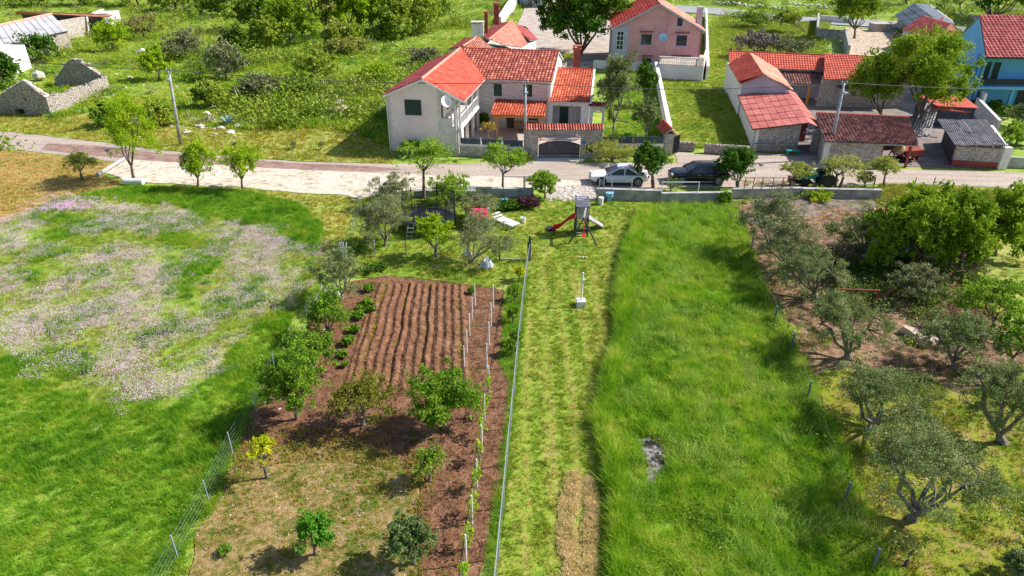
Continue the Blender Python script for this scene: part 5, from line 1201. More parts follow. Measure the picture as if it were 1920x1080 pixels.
# the roof sheets in two courses
for j in range(2):
    for i in range(6):
        a0, a1 = i/6, (i+1)/6+.01; b0, b1 = j/2, (j+1)/2+.03*(1-j)
        off = V(0,0,.05*(1-j)+R.uniform(0,.02)) + V(0, R.uniform(0,.3) if j == 0 else 0, 0)
        q = [k0.lerp(k1, a0).lerp(k3.lerp(k2, a0), b0)+off, k0.lerp(k1, a1).lerp(k3.lerp(k2, a1), b0)+off, k0.lerp(k1, a1).lerp(k3.lerp(k2, a1), b1)+off, k0.lerp(k1, a0).lerp(k3.lerp(k2, a0), b1)+off]
        vs, fs = [], []; n_ = 16
        for e in (0, 1):
            for s_ in range(n_+1):
                p_ = q[0].lerp(q[1], s_/n_) if e == 0 else q[3].lerp(q[2], s_/n_); vs.append(p_+V(0,0,.045*(1 if s_ % 4 in (1,2) else -1)))
        fs = [(s_, s_+1, n_+2+s_, n_+1+s_) for s_ in range(n_)]
        mb = MB(); mb.add(vs, fs); mb.build('roof_sheet', m_corr, Bs, fix=False)
wall(bA, bB, .55, 1.75, m_rubble, Bs, name='wall'); 
wall(bA+V(0,-.02,0), bB+V(0,-.02,0), 0, .55, m_dkred, Bs, name='painted_base')
mb = MB(); mb.box(bB+V(-.15,.1,.95), (.7,.5,1.9)); mb.build('plaster_pier', m_white, Bs)
wall(bA+V(3.0,7,0), bA+V(.05,.3,0), 0, 1.8, m_inshade, Bs, name='side_wall'); wall(bB+V(0,.3,0), bB+V(2.9,7,0), 0, 1.9, m_white, Bs, name='side_wall')  # first wall kept dark: the shade under the roof is in its colour
for t_ in (.02, .38, .7, .95): mb = MB(); q = bA.lerp(bB, t_); mb.beam(q+V(0,.15,1.7), q+V(0,.15,2.15), .1); mb.build('roof_strut', m_frame, Bs)
lw0, lw1 = P(1884,314), P(2000,318); Lx = thing('low_block_wall', 'low grey block wall right of the corrugated shed', 'wall', lw0); wall(lw0, lw1, 0, .9, m_conc, Lx, name='wall')
# dark lean-to with orange sheet
Dk = thing('dark_lean_to', 'dark lean-to with an orange red roof edge behind the corrugated shed', 'shed', P(1745,245))
a, b = P(1748,236), P(1818,240)
mb = MB(); mb.hexa([a, b, b+V(.8,4,0), a+V(0,4,0)], [a+V(0,0,2.0), b+V(0,0,2.0), b+V(.8,4,2.2), a+V(0,4,2.2)]); mb.build('wall', m_mesh, Dk)
mb = MB(); q = [P(1745,203,2.5), P(1762,201,2.6), P(1821,209,2.5), P(1812,211,2.3)]; mb.hexa([x-V(0,0,.06) for x in q], q); mb.hexa([a+V(-.2,-.2,2.02), b+V(.2,-.2,2.02), b+V(1,4.2,2.22), a+V(-.2,4.2,2.22)], [a+V(-.2,-.2,2.1), b+V(.2,-.2,2.1), b+V(1,4.2,2.32), a+V(-.2,4.2,2.32)]); mb.build('roof', m_tileR, Dk)
for k in range(7):
    q0_, q1_ = P(1712+k*5, 250+k*1.5), P(1722+k*5, 250+k*1.5)+V(.9+k*.06,1.6,0)
    mb = MB(); mb.beam(P(1710+k*5,246+k*2), P(1722+k*4.5,240)+V(1.1,1.9,2.1), .14, .06); o = mb.build('timber_beam', m_grey_wood)
    tag(o, 'long grey timber leaning on the dark lean-to', 'timber', 'timbers leaning on the dark lean-to')
wq = thing('stepped_white_wall', 'white stepped wall between the dark lean-to and the blue house', 'wall', P(1812,215))
for (x0_, y0_, x1_, y1_, h0) in ((1862,258,1822,212,1.7), (1834,216,1800,186,2.3)):
    a, b = P(x0_,y0_), P(x1_,y1_); mb = MB(); mb.hexa([a, a+V(.3,0,0), b+V(.3,0,0), b], [a+V(0,0,h0), a+V(.3,0,h0), b+V(.3,0,h0), b+V(0,0,h0)]); mb.build('wall', m_white, wq)

# ================================================================== BLUE HOUSE
yb = 76.0
bf = atY(1848,106,yb); bk_ = P(1799,110,bf.z)
BA = Vector((bf.x, yb, 0)); BB = BA + Vector((11,-.8,0))
Bh = thing('blue_house', 'tall bright blue house with a maroon tiled roof at the right edge', 'house', BA)
zb = bf.z; zrg = 9.3; rg = P(1839,28,zrg)
bv = Vector((rg.x-bf.x, rg.y-bf.y, 0)); bdir = Vector((-.17,1,0)).normalized() if False else Vector((bv.x, bv.y, 0)).normalized(); hl = bv.length
Lb = (BB-BA).length
bo = [opx(BA,BB,1859,115,1872,146), opx(BA,BB,1876,115,1889,146)]
gb = 1.6
dB = (BB-BA).normalized(); nB = Vector((-dB.y, dB.x, 0))
wall(BA+nB*1.5, BB+nB*1.5, 2.7, zb, m_bluew, Bh, [(a+0, b, max(c, 2.9), d) for a, b, c, d in [(1.0,1.75,3.1,5.1), (2.0,2.75,3.1,5.1)]], name='wall')
for o_ in ((1.0,1.75,3.1,5.1), (2.0,2.75,3.1,5.1)): window(BA+nB*1.5, BB+nB*1.5, o_, Bh, 'shutter')
wall(BA+nB*1.5, BB+nB*1.5, 0, 2.55, m_bluew, Bh, name='ground_floor_wall')
mb = MB(); mb.box(wpt(BA+nB*1.5, BB+nB*1.5, 6, 1.05, -.04), (1.0,.06,2.1)); mb.build('door', m_dkmet, Bh)
mb = MB(); mb.hexa([BA+V(-.1,-.1,2.55), BB+V(0,-.1,2.55), BB+nB*1.6+V(0,0,2.55), BA+nB*1.6+V(0,0,2.55)], [BA+V(-.1,-.1,2.8), BB+V(0,-.1,2.8), BB+nB*1.6+V(0,0,2.8), BA+nB*1.6+V(0,0,2.8)]); mb.build('balcony_floor', m_bluew, Bh)
mb = MB(); mb.hexa([BA+V(.2,0,3.0), BB+V(0,0,3.0), BB+V(0,.06,3.0), BA+V(.2,.06,3.0)], [BA+V(.2,0,3.6), BB+V(0,0,3.6), BB+V(0,.06,3.6), BA+V(.2,.06,3.6)]); mb.build('balcony_screen', m_dkmet, Bh)
for u_ in (.15, 4.1, 8): mb = MB(); mb.beam(BA+dB*u_+V(0,.2,0), BA+dB*u_+V(0,.2,2.55), .3); mb.build('pillar', m_bluew, Bh)
backc = BA+bdir*(hl*2)
wall(backc, BA+nB*.001, 0, zrg, m_bluew, Bh, slopes=[((0,zb),(hl,zrg-.1)), ((hl,zrg-.1),(hl*2,zb-.1))], name='gable_wall')
rr1 = rg+dB*11.5
roof([rg-dB*.15, rr1, BB+V(.2,-.4,zb-.05), BA+V(-.15,-.4,zb-.05)], m_tileM, Bh, pitch=.42, row=.48, amp=.05, step=.05, slabmat=m_dkmet)
roof([rg-dB*.15, rr1, rr1+bdir*hl+V(0,0,zb-zrg), rg-dB*.15+bdir*hl+V(0,0,zb-zrg)], m_tileM, Bh, pitch=.42, row=.48)
mb = MB(); mb.tube([BA+V(-.1,-.35,zb-.1), BA+V(-.1,-.1,zb-.5), BA+V(-.1,-.1,.1)], .06, 6); mb.build('downpipe', m_dkmet, Bh)
for (x_, y_) in ((1808,91), (1822,107)):
    q = onwall(backc, BA, x_, y_); p_ = wpt(backc, BA, q[0], q[1], -.18); mb = MB(); mb.box(p_, (.35,.85,.6), math.atan2(bdir.y, bdir.x)-math.pi/2); u_ = mb.build('air_conditioner', m_wht, Bh)
    mb = MB(); mb.lathe(p_+V(-.17,-.0,0), [(.2,-.02),(.2,.02)], 12, 'x'); mb.build('fan_grille', m_dkmet, u_)
# ================================================================== small buildings beyond, top right
Gs = thing('slate_roof_barn', 'small barn with a dark slate blue roof beside the country road', 'barn', P(1720,55))
roof([P(1714,7,4.0), P(1760,40,4.0), P(1716,60,2.4), P(1678,28,2.4)], mk('slate_sheet', [(.05,.07,.10), (.09,.12,.16), (.14,.17,.21)], scale=.4, rough=.7), Gs, pitch=.5, row=1.2, amp=.02)
roof([P(1714,7,4.0), P(1760,40,4.0), P(1790,45,2.6), P(1740,8,2.6)], mk('slate_sheet', [(1,1,1)]), Gs, pitch=.5, row=1.2, amp=.02)
mb = MB(); mb.prism([P(1680,50).to_2d(), P(1716,82).to_2d(), P(1780,64).to_2d(), P(1740,30).to_2d()], 0, 2.3); mb.build('wall', m_rubble, Gs)
Gs2 = thing('pink_gable_barn', 'brick pink gabled barn with red roof beside the blue house', 'barn', P(1770,80))
zq = 4.8
roof([P(1776,31,zq), P(1745,68,3.0), P(1727,56,3.0), P(1758,33,zq)], m_tileM, Gs2)
a, b = P(1745,72,3.0), P(1806,64,3.0); ap_ = P(1777,32,zq)
mb = MB(); mb.prism([Vector((a.x,a.y)), Vector((b.x,b.y)), Vector((b.x+1,b.y+10)), Vector((a.x+1,a.y+10))], 0, 2.9); mb.build('wall', m_lilac, Gs2)
gx = [a-V(0,.2,.1), b-V(0,.2,.1), Vector(((a.x+b.x)/2, a.y-.2+ (b.y-a.y)/2, zq))]
mb = MB(); mb.add(gx+[x+V(0,.3,0) for x in gx], [(0,1,2),(3,5,4),(0,3,4,1),(1,4,5,2),(2,5,3,0)]); mb.build('gable', m_tileOld, Gs2)
roof([gx[2], gx[2]+V(1,10,0), gx[0]+V(.7,10,0), gx[0]+V(-.3,0,0)], m_tileM, Gs2); roof([gx[2], gx[2]+V(1,10,0), gx[1]+V(1.3,10,0), gx[1]+V(.3,0,0)], m_tileOld, Gs2)
for k in range(3):
    q = gx[0].lerp(gx[1], .3+.2*k)+V(0,-.05,.55+.25*(k == 1)); mb = MB(); mb.box(q, (.35,.12,.35)); mb.build('vent_opening', m_black, Gs2)
Gs3 = thing('orange_roof_outhouse', 'low outhouse with orange ribbed roof against the blue house', 'shed', P(1775,125))
roof([P(1746,88,3.4), P(1802,80,3.4), P(1792,113,2.6), P(1764,109,2.6)], m_tileO, Gs3, row=0, pitch=.4, amp=.06)
mb = MB(); mb.prism([P(1764,128).to_2d(), P(1793,130).to_2d(), P(1800,112).to_2d(), P(1752,112).to_2d()], 0, 2.5); mb.build('wall', m_white, Gs3)
# roofless plot walls in the bare yard
Yw = thing('plot_wall', 'pale blue grey concrete walls round the bare yard with one tree', 'wall', P(1535,70))
for (x0_, y0_, x1_, y1_, h_) in ((1532,68,1534,38,1.5), (1532,70,1582,74,1.5), (1580,76,1586,108,1.8), (1537,39,1600,44,1.1)):
    a, b = P(x0_,y0_), P(x1_,y1_); wall(a, b, 0, h_, m_conc if y0_ > 60 else m_white, Yw, name='wall', thick=.35)
mb = MB(); a = P(1648,58); mb.box(a+V(0,0,.7), (3.2,2.4,1.4)); mb.box(a+V(1.8,0,.8), (.3,.6,1.6)); tag(mb.build('stone_trough', m_rubble), 'square pale stone block beside the slate roofed barn', 'wall')
# ================================================================== RUIN and old sheds, left
ruA, ruB = P(-20,212), P(97,219)
Ru = thing('ruined_stone_house', 'roofless ruined stone house with two gables at the left edge', 'ruin', ruB)
L_ = (ruB-ruA).length
ap_u, ap_z = onwall(ruA, ruB, 42, 151); er = onwall(ruA, ruB, 92, 183)[1]; el = onwall(ruA, ruB, 4, 175)
wall(ruA, ruB, -.1, ap_z, m_dryst, Ru, [opx(ruA,ruB,28,204,46,216), opx(ruA,ruB,44,184,52,190)], thick=.6, slopes=[(el, (ap_u, ap_z)), ((ap_u, ap_z), (L_, er))])
mb = MB(); q = opx(ruA,ruB,28,204,46,216); mb.box(wpt(ruA,ruB,(q[0]+q[1])/2,(q[2]+q[3])/2,.58), (1.6,.05,1.3)); mb.build('recess_shade', m_black, Ru)  # black plate painted in for the shade inside the opening
rc = P(206,165)
def jag_wall(a, b, hs, th, parent, rocks=True):
    n_ = len(hs)-1; d = (b-a).normalized(); n = Vector((-d.y, d.x, 0))*th; mb = MB(); ms = MB()
    for k in range(n_):
        p0, p1 = a.lerp(b, k/n_), a.lerp(b, (k+1)/n_)
        mb.hexa([p0-V(0,0,.1), p1-V(0,0,.1), p1+n-V(0,0,.1), p0+n-V(0,0,.1)], [p0+V(0,0,hs[k]), p1+V(0,0,hs[k+1]), p1+n+V(0,0,hs[k+1]), p0+n+V(0,0,hs[k])])
        for j in range(5): ms.rock(p0.lerp(p1, R.random())+n*R.uniform(.1,.9)+V(0,0,hs[k]+(hs[k+1]-hs[k])*.5+R.uniform(-.05,.1)), R.uniform(.14,.26), .6)
    mb.build('wall', m_dryst, parent); ms.build('wall_top_stones', m_dryst, parent)['kind'] = 'stuff'
jag_wall(ruB, rc, [er, er-.3, er*.75, er*.8, er*.6, er*.7, 1.3], .6, Ru)
ra_, rb_ = P(205,163), P(112,160)
h = onwall(rb_, ra_, 148, 120)
jag_wall(ra_, rb_, [1.3, 1.9, 2.5, 3.1, 3.5, 3.1, 2.4, 1.6, .9], .6, Ru)
ms = MB()
for k in range(60):
    t = k/60; u_ = el[0]+(L_-el[0])*t; z_ = el[1]+(ap_z-el[1])*(u_-el[0])/(ap_u-el[0]) if u_ < ap_u else ap_z+(er-ap_z)*(u_-ap_u)/(L_-ap_u)
    ms.rock(wpt(ruA,ruB,u_,z_+.02,R.uniform(.1,.5)), R.uniform(.14,.24), .6)
ms.build('wall_top_stones', m_rock, Ru)['kind'] = 'stuff'
q = P(48,160); mb = MB(); mb.rock(q+V(0,3,.7), .8, .9); tag(mb.build('boulder', m_rock), 'pale round boulder behind the ruined gable', 'rock')
# grey roofed barn
Ob = thing('grey_roof_barn', 'old barn with a pale grey sheet roof in the top left corner', 'barn', P(60,110))
o0, o1, o2, o3 = P(-40,57,4.6), P(97,27,4.6), P(128,57,2.9), P(-20,92,2.9)
nn, mm = 11, 3
for i in range(nn):
    for j in range(mm):
        cp = lambda a, b, dz=0: o0.lerp(o1, a).lerp(o3.lerp(o2, a), b)+V(0,0,dz)
        a0, a1, b0, b1 = i/nn+.004, (i+1)/nn-.004, j/mm+.008, (j+1)/mm-.008; dz = R.uniform(0,.05)
        mb = MB(); mb.hexa([cp(a0,b1,dz-.06), cp(a1,b1,dz-.06), cp(a1,b0,dz-.03), cp(a0,b0,dz-.03)], [cp(a0,b1,dz+.03), cp(a1,b1,dz+.03), cp(a1,b0,dz), cp(a0,b0,dz)]); mb.build('roof_sheet', m_panelG, Ob)
mb = MB(); mb.quad(o0-V(0,0,.1), o3-V(0,0,.1), o2-V(0,0,.1), o1-V(0,0,.1)); mb.build('roof_deck', m_dk_wood, Ob, fix=False)
cap(o0+V(0,0,.05), o1+V(0,0,.05), m_cap, Ob, r=.2)
a, b = Vector((o2.x-.3, o2.y+.3, 0)), Vector((o3.x, o3.y+.3, 0))
wall(b, a, 0, 2.8, m_dryst, Ob, thick=.5)
c_ = Vector((o1.x-.3, o1.y, 0))
wall(a, c_, 0, 4.5, m_dryst, Ob, thick=.5, slopes=[((0,2.8),((c_-a).length,4.4))], name='gable_wall')
aw, bw_ = P(100,80), P(170,66); cw = P(160,44)
Ow = thing('roofless_annexe', 'roofless annexe heaped with broken orange tiles beside the grey roofed barn', 'ruin', aw)
wall(aw, bw_, 0, 3.2, m_rubble, Ow, thick=.5); wall(bw_, bw_+V(-3,12,0), 0, 3.2, m_white, Ow, thick=.5, name='side_wall')
ms = MB()
for k in range(160): 
    q = aw.lerp(bw_, R.uniform(.15,.95))+V(R.uniform(-1,0),R.uniform(1,9),0); ms.rock(q+V(0,0,2.3+R.uniform(0,.7)), R.uniform(.15,.4), .5)
ms.build('broken_tiles', m_tileO, Ow)['kind'] = 'stuff'
mb = MB(); q = [aw+V(0,.5,0), bw_+V(0,.5,0), bw_+V(-2.5,10,0), aw+V(-2.5,10,0)]; mb.hexa(q, [x+V(0,0,2.3) for x in q]); mb.build('fill', m_dk_wood, Ow)
Or_ = thing('long_orange_roof_shed', 'long low shed with a thin orange roof edge at the top left', 'shed', P(190,55))
q = [P(28,21,3.9), P(212,27,3.6), P(205,31,3.3), P(30,26,3.3)]; mb = MB(); mb.hexa([x-V(0,0,.12) for x in q], q); mb.build('roof', m_tileOld, Or_)
a, b = P(176,60), P(211,58); mb = MB(); mb.hexa([a, b, b+V(0,4,0), a+V(0,4,0)], [x+V(0,0,3.2) for x in (a, b, b+V(0,4,0), a+V(0,4,0))]); mb.build('wall', m_white, Or_)
a, b = Vector((q[3].x, q[3].y+1.5, 0)), Vector((q[2].x-2, q[2].y+1.5, 0)); wall(a, b, 0, 3.2, m_inshade, Or_, name='rear_wall')
a = P(-30,130); Oc = thing('pale_corner_shed', 'pale sheet roofed shed at the left edge below the grey barn', 'shed', a)
q = [P(-40,82,3.4), P(46,84,3.2), P(20,108,2.2), P(-40,112,2.2)]; mb = MB(); mb.hexa([x-V(0,0,.1) for x in q], q); mb.build('roof', m_concW, Oc)
mb = MB(); a, b = Vector((q[2].x, q[2].y+.2, 0)), Vector((q[1].x, q[1].y, 0)); wall(a, b, 0, 3.1, m_white, Oc, slopes=[((0,2.1),((b-a).length,3.1))], name='wall'); wall(Vector((q[3].x, q[3].y+.2, 0)), a, 0, 2.1, m_white, Oc, name='front_wall')
m_bright2 = leafmat('mid_green_leaves', [(.08,.19,.012), (.19,.37,.02), (.36,.52,.06)], .35)

# ================================================================== POLES AND WIRES
def pole(bx, by, tx, ty, label, r=.14, arm=True):
    b = P(bx, by); t = atY(tx, ty, b.y); t0 = thing('utility_pole', label, 'pole', b, 'concrete poles carrying the wire along the road')
    mb = MB(); mb.tube([b, b.lerp(t, .5), t], [r*1.3, r, r*.75], 10); mb.build('pole', m_conc if bx < 600 else m_metal, t0, smooth=True)
    if arm:
        mb = MB(); mb.box(t+V(0,0,-.1), (.5,.12,.12)); mb.lathe(t+V(.2,0,0), [(.05,0),(.07,.1),(.03,.16)], 8); mb.lathe(t+V(-.2,0,0), [(.05,0),(.07,.1),(.03,.16)], 8); mb.build('insulator_bracket', m_metal, t0)
        mb = MB(); mb.box(t+V(.1,-.5,-.75), (.28,.5,.12)); mb.tube([t+V(0,0,-.9), t+V(.1,-.35,-.75)], .03, 5); mb.build('street_light', m_metal, t0)
    return t
pt1 = pole(339,272,316,131,'leaning concrete pole beside the road on the left'); pt2 = pole(985,292,985,155,'thin grey pole standing in front of the gateway wall', .11); pt3 = pole(1552,299,1583,155,'concrete pole in front of the dark tiled shed')
def wire(a, b, sag, label):
    mb = MB(); mb.tube([a.lerp(b, t/16)-V(0,0,sag*4*(t/16)*(1-t/16)) for t in range(17)], .03, 4); return tag(mb.build('overhead_wire', m_wire), label, 'wire')
wire(pt1, pt2, .45, 'black overhead wire from the leaning pole across the stone house'); wire(pt2, pt3, .55, 'black overhead wire from the gateway pole to the shed pole')
wire(pt1, pt1+V(-26,6,.9), .4, 'black overhead wire running off to the left from the leaning pole'); wire(pt3, pt3+V(34,-2,.2), .5, 'black overhead wire running off right past the blue house')
# ================================================================== TREES
RG = 'young trees along the roadside'
tree('young_tree', 'thin small tree left of the big bright roadside tree', (155,338), (118,283,185,322), 'pale', 'tree', RG)
tree('robinia_tree', 'tall feathery bright green tree by the gravel yard', (252,338), (192,186,292,312), 'bright', 'tree', n=11000, mat=m_bright)
tree('young_tree', 'young bright tree on the gravel edge, nearest the leaning pole', (371,352), (340,264,404,336), 'bright', 'tree', RG, sparse=.7)
tree('young_tree', 'young bright tree at the right end of the meadow top edge', (455,356), (418,270,486,338), 'bright', 'tree', RG, sparse=.6)
tree('acacia_tree', 'slim roadside tree before the pink gable wall', (795,372), (743,258,852,324), 'pale', 'tree', RG, mat=m_fresh, n=5600)
tree('acacia_tree', 'slim roadside tree before the rubble garden wall', (943,362), (902,272,988,328), 'pale', 'tree', RG, mat=m_fresh, n=5200)
tree('leafy_bush', 'rounded fresh green bush behind the playground tower', (1022,372), (988,318,1050,372), 'fresh', 'bush')
tree('pale_tree', 'pale flowering tree behind the white car', (1148,302), (1096,266,1200,316), 'pale', 'tree', n=6000)
tree('round_tree', 'dense round clipped tree between the white and black cars', (1224,352), (1186,268,1253,334), 'ball', 'tree', 'dense round roadside trees', stems=2)
tree('round_tree', 'dense round clipped tree hiding the back of the black car', (1382,352), (1345,275,1418,344), 'ball', 'tree', 'dense round roadside trees', stems=3)
tree('small_bush', 'small sparse bush in front of the black car', (1258,358), (1240,336,1280,362), 'olive', 'bush', sparse=.15)
tree('young_tree', 'sparse pale tree above the old tractor', (1488,350), (1466,304,1526,334), 'pale', 'tree', RG)
tree('forked_tree', 'forked sparse tree right of the old tractor', (1570,352), (1536,292,1628,334), 'pale', 'tree', stems=2, n=2300)
tree('young_tree', 'sparse small tree in front of the concrete mixer', (1657,350), (1632,291,1690,330), 'pale', 'tree', RG, sparse=.8)
tree('small_bush', 'thin sparse bush on the wall between the forked tree and the fig trees', (1622,352), (1605,320,1640,348), 'pale', 'bush', sparse=.35)
# behind the houses
tree('plane_tree', 'huge dark green tree shading the gravel courtyard', (1088,102), (998,-56,1188,94), 'dark', 'tree', n=26000, depth=.9, lsize=.5)
tree('olive_tree', 'tall olive tree right of the stone house', (1150,248), (1112,106,1202,226), 'olive', 'tree', n=15000, lsize=.22)
tree('leafy_tree', 'dark slender tree against the long cream wall', (1212,200), (1188,116,1232,186), 'dark', 'tree', n=6000, lsize=.24)
tree('olive_tree', 'small olive tree in front of the long cream wall', (1212,256), (1184,188,1242,246), 'olive', 'tree', n=8000, lsize=.18)
tree('palm_like_bush', 'small spiky yellow green plant behind the brick chimney', (1058,122), (1046,98,1078,118), 'yellow', 'bush', sparse=.8)
tree('large_walnut_tree', 'large spreading bright green tree over the farm sheds', (1722,240), (1650,56,1812,214), 'bright', 'tree', n=22000, lsize=.30, depth=.8, mat=m_bright2)
tree('brown_green_tree', 'sparser brown green tree left of the large spreading tree', (1664,226), (1586,96,1690,214), 'walnut', 'tree', n=9000, lsize=.26, mat=m_walnut)
tree('leaning_tree', 'single leaning tree standing in the bare pink yard', (1602,72), (1558,-28,1650,52), 'walnut', 'tree', n=9000, lsize=.42)
tree('dark_tree', 'dark tree cut by the top right corner', (1852,40), (1820,-70,1950,30), 'dark', 'tree', n=11000, lsize=.55)
tree('fig_bush', 'green bush beside the block shed at the right edge', (1905,270), (1878,236,1940,280), 'fresh', 'bush', lsize=.2)
tree('grey_bush', 'grey green bush below the blue house at the right edge', (1915,240), (1895,195,1950,236), 'olive', 'bush', lsize=.2)
for k, (x, y) in enumerate(((1830,210),(1868,212),(1890,222))):
    tree('garden_shrub', ['small dark shrub at the left foot of the blue house','small dark shrub under the blue balcony','small dark shrub at the right foot of the blue house'][k], (x,y), (x-14,y-26,x+14,y), 'dark', 'bush', sparse=.08)
# woodland band, top left
wood = [((470,60),(430,-10,515,58)), ((545,82),(500,-14,600,84)), ((610,70),(565,-30,650,66)), ((655,66),(615,-40,700,60)), ((700,60),(655,-35,745,70)), ((735,70),(700,-12,790,76)), ((770,64),(735,-10,830,70)), ((505,92),(470,30,545,98)), ((640,92),(605,40,680,96)), ((440,96),(420,50,470,96)), ((790,30),(755,-30,840,40)), ((410,30),(370,-30,450,40)), ((330,20),(280,-30,380,40)), ((260,10),(215,-30,300,26)), ((160,8),(110,-30,210,22)), ((60,10),(0,-30,110,22))]
WL = ['tree at the left front of the woodland band', 'tall tree with pale trunks in the woodland band', 'dark tree in the middle of the woodland band', 'tallest bright crown of the woodland band', 'bright crown beside the tallest woodland tree', 'bushy tree at the right of the woodland band', 'last tree at the right end of the woodland band', 'low bushy tree in front of the pale trunks', 'low bushy tree in front of the tallest crown', 'low round bush at the left end of the woodland band', 'tree behind the right end of the woodland band', 'tree at the top edge left of the woodland band', 'tree at the top edge above the small pale rock', 'tree at the top edge behind the scrub', 'tree at the top edge behind the orange roof shed', 'tree at the top edge in the left corner']
for k, (b_, x_) in enumerate(wood):
    tree('woodland_tree', WL[k], b_, x_, 'woodb' if k in (3,4,1) else 'wood', 'tree', 'trees of the woodland band', mat=m_bright if k in (3,4) else None, n=6500, lsize=.55)
shr = [((590,146),(548,100,628,150),'m','dark bush in the middle of the grassy slope'), ((655,100),(620,70,690,104),'m','bush right of the woodland front'), ((560,188),(520,150,600,190),'m','bush above the rubble heap'), ((470,190),(430,140,520,192),'g','grey bush right of the leaning pole'), ((395,200),(355,150,430,200),'m','bush just right of the leaning pole'), ((270,72),(230,30,305,76),'m','round dark bush in the scrub right of the sheds'), ((210,95),(180,40,245,98),'b','bright bush by the annexe wall'), ((78,118),(40,62,108,120),'d','dark green bush before the grey roofed barn'), ((12,190),(-30,105,36,180),'d','dark bush at the left edge above the ruin'), ((215,235),(180,195,250,240),'d','dark bush behind the robinia tree'), ((300,235),(262,190,330,240),'m','bush left of the leaning pole'), ((425,150),(385,80,460,150),'g','tall grey scrub in the slope'), ((340,110),(300,60,380,110),'g','grey scrub left of the woodland'), ((790,120),(760,90,825,122),'g','grey brown bush above the stone house roof'), ((300,150),(265,90,318,150),'b','bright sapling clump above the leaning pole'), ((700,150),(668,120,735,152),'b','bright bush left of the shaded roof slope'), ((1420,108),(1375,62,1470,104),'p','purple grey bush behind the long farm range'), ((1475,112),(1430,70,1530,110),'g','grey bush right of the purple grey bush'), ((1510,60),(1450,20,1500,50),'m','bush beside the country road'), ((1420,50),(1370,20,1450,48),'m','low dark bush before the country road'), ((1800,18),(1760,-30,1830,12),'m','bush on the far side of the country road'), ((1700,8),(1650,-30,1740,4),'m','tall bush beyond the slate roofed barn'), ((1380,6),(1330,-30,1430,8),'m','bush beyond the country road above the pink house')]
for b_, x_, t_, lab in shr:
    mt_ = {'m': None, 'g': m_scrubG, 'b': m_bright, 'd': m_dark, 'p': mk('purple_grey_twigs', [(.13,.10,.10), (.20,.17,.17), (.24,.25,.15)], scale=.6, attr=.6)}[t_]
    tree('wild_shrub', lab, b_, x_, 'wood', 'bush', n=3600, mat=mt_, lsize=.34)
for k, (x, y) in enumerate(((441,281),(550,281),(602,280))):
    t = tree('young_olive', ['lone sapling nearest the agave on the verge','left one of the two saplings by the house shadow','right one of the two saplings by the house shadow'][k], (x,y), (x-7,y-17,x+7,y-3), 'olive', 'tree', 'saplings on the verge', sparse=.05, trunk_r=.05)
# garden trees left of the lawn
tree('olive_tree', 'olive tree beside the trampoline, left of it', (722,462), (668,362,778,462), 'silver', 'tree', n=13000)
tree('olive_tree', 'olive tree at the top left corner of the garden', (730,395), (692,328,776,392), 'silver', 'tree', n=11000)
tree('olive_tree', 'olive tree at the corner of the tilled bed', (642,562), (586,462,690,560), 'olive', 'tree', n=12000)
tree('olive_tree', 'olive tree above the grey bundle on the lawn', (884,492), (836,398,968,494), 'silver', 'tree', n=12000)
tree('olive_tree', 'olive tree above the toy playhouse', (880,412), (842,358,945,410), 'silver', 'tree', n=11000)
tree('fruit_tree', 'small bright tree in front of the trampoline', (818,482), (776,400,848,470), 'fresh', 'tree', sparse=.7, mat=m_bright)
tree('leafy_bush', 'fresh green leafy tree behind the trampoline', (838,382), (800,326,880,392), 'fresh', 'tree', n=5200)
tree('shrub', 'yellowish shrub by the left garden corner', (690,395), (668,372,708,398), 'yellow', 'bush', sparse=.5, mat=m_yellow)
tree('shrub', 'green shrub below the left olive tree', (690,470), (660,440,715,475), 'fresh', 'bush', sparse=.3, mat=m_fruit)
tree('shrub', 'dark shrub under the small bright tree', (700,508), (680,492,725,512), 'fresh', 'bush', sparse=.2, mat=m_dark)
tree('purple_shrub', 'small purple leaved shrub on the lawn near the blue sheet', (992,390), (974,368,1014,388), 'ball', 'bush', sparse=.5, mat=m_purple)
tree('shrub', 'low dark shrub below the concrete wall', (960,392), (935,374,975,392), 'ball', 'bush', sparse=.3)
# orchard, bottom left and bed
tree('fruit_tree', 'fruit tree beside the fence, level with the furrows', (613,632), (572,546,655,628), 'fruit', 'tree', n=4600)
tree('fruit_tree', 'lush fruit tree near the fence left of the bed', (558,788), (500,650,612,778), 'fruit', 'tree', n=9500)
tree('fruit_tree', 'fruit tree just above the lush fence side tree', (590,690), (535,612,632,700), 'fruit', 'tree', n=4600)
tree('fruit_tree', 'reddish green thin fruit tree below the furrows', (682,800), (622,698,742,792), 'fruit', 'tree', n=3400, mat=mk('bronze_green_leaves', [(.12,.12,.015), (.15,.22,.02), (.26,.26,.05)], scale=1.2, attr=.6, transl=.3))
tree('fruit_tree', 'broad dark fruit tree beside the white trellis', (832,806), (762,688,896,808), 'fruit', 'tree', n=10500)
tree('fruit_tree', 'small yellow green tree near the fence', (502,897), (458,814,526,870), 'yellow', 'tree')
tree('fruit_tree', 'thin small fruit tree at the edge of the brown soil', (806,905), (772,836,838,900), 'fruit', 'tree', n=900)
tree('fruit_tree', 'low bright young tree in its round of bare soil', (593,1040), (554,958,624,1034), 'fruit', 'tree', n=2400, mat=mk('vivid_leaves', [(.05,.18,.01), (.08,.30,.02), (.14,.40,.03)], scale=1.2, attr=.6, transl=.3))
tree('fruit_tree', 'grey green young tree at the bottom beside the brown soil', (777,1058), (724,970,812,1052), 'fruit', 'tree', n=3600, mat=mk('cool_green_leaves', [(.06,.13,.04), (.11,.22,.07), (.20,.32,.14)], scale=1.2, attr=.6, transl=.3))
tree('seedling', 'tiny seedling in a dark spot near the bottom of the fence', (420,1040), (408,1022,436,1040), 'fruit', 'plant', sparse=.04, lsize=.1)
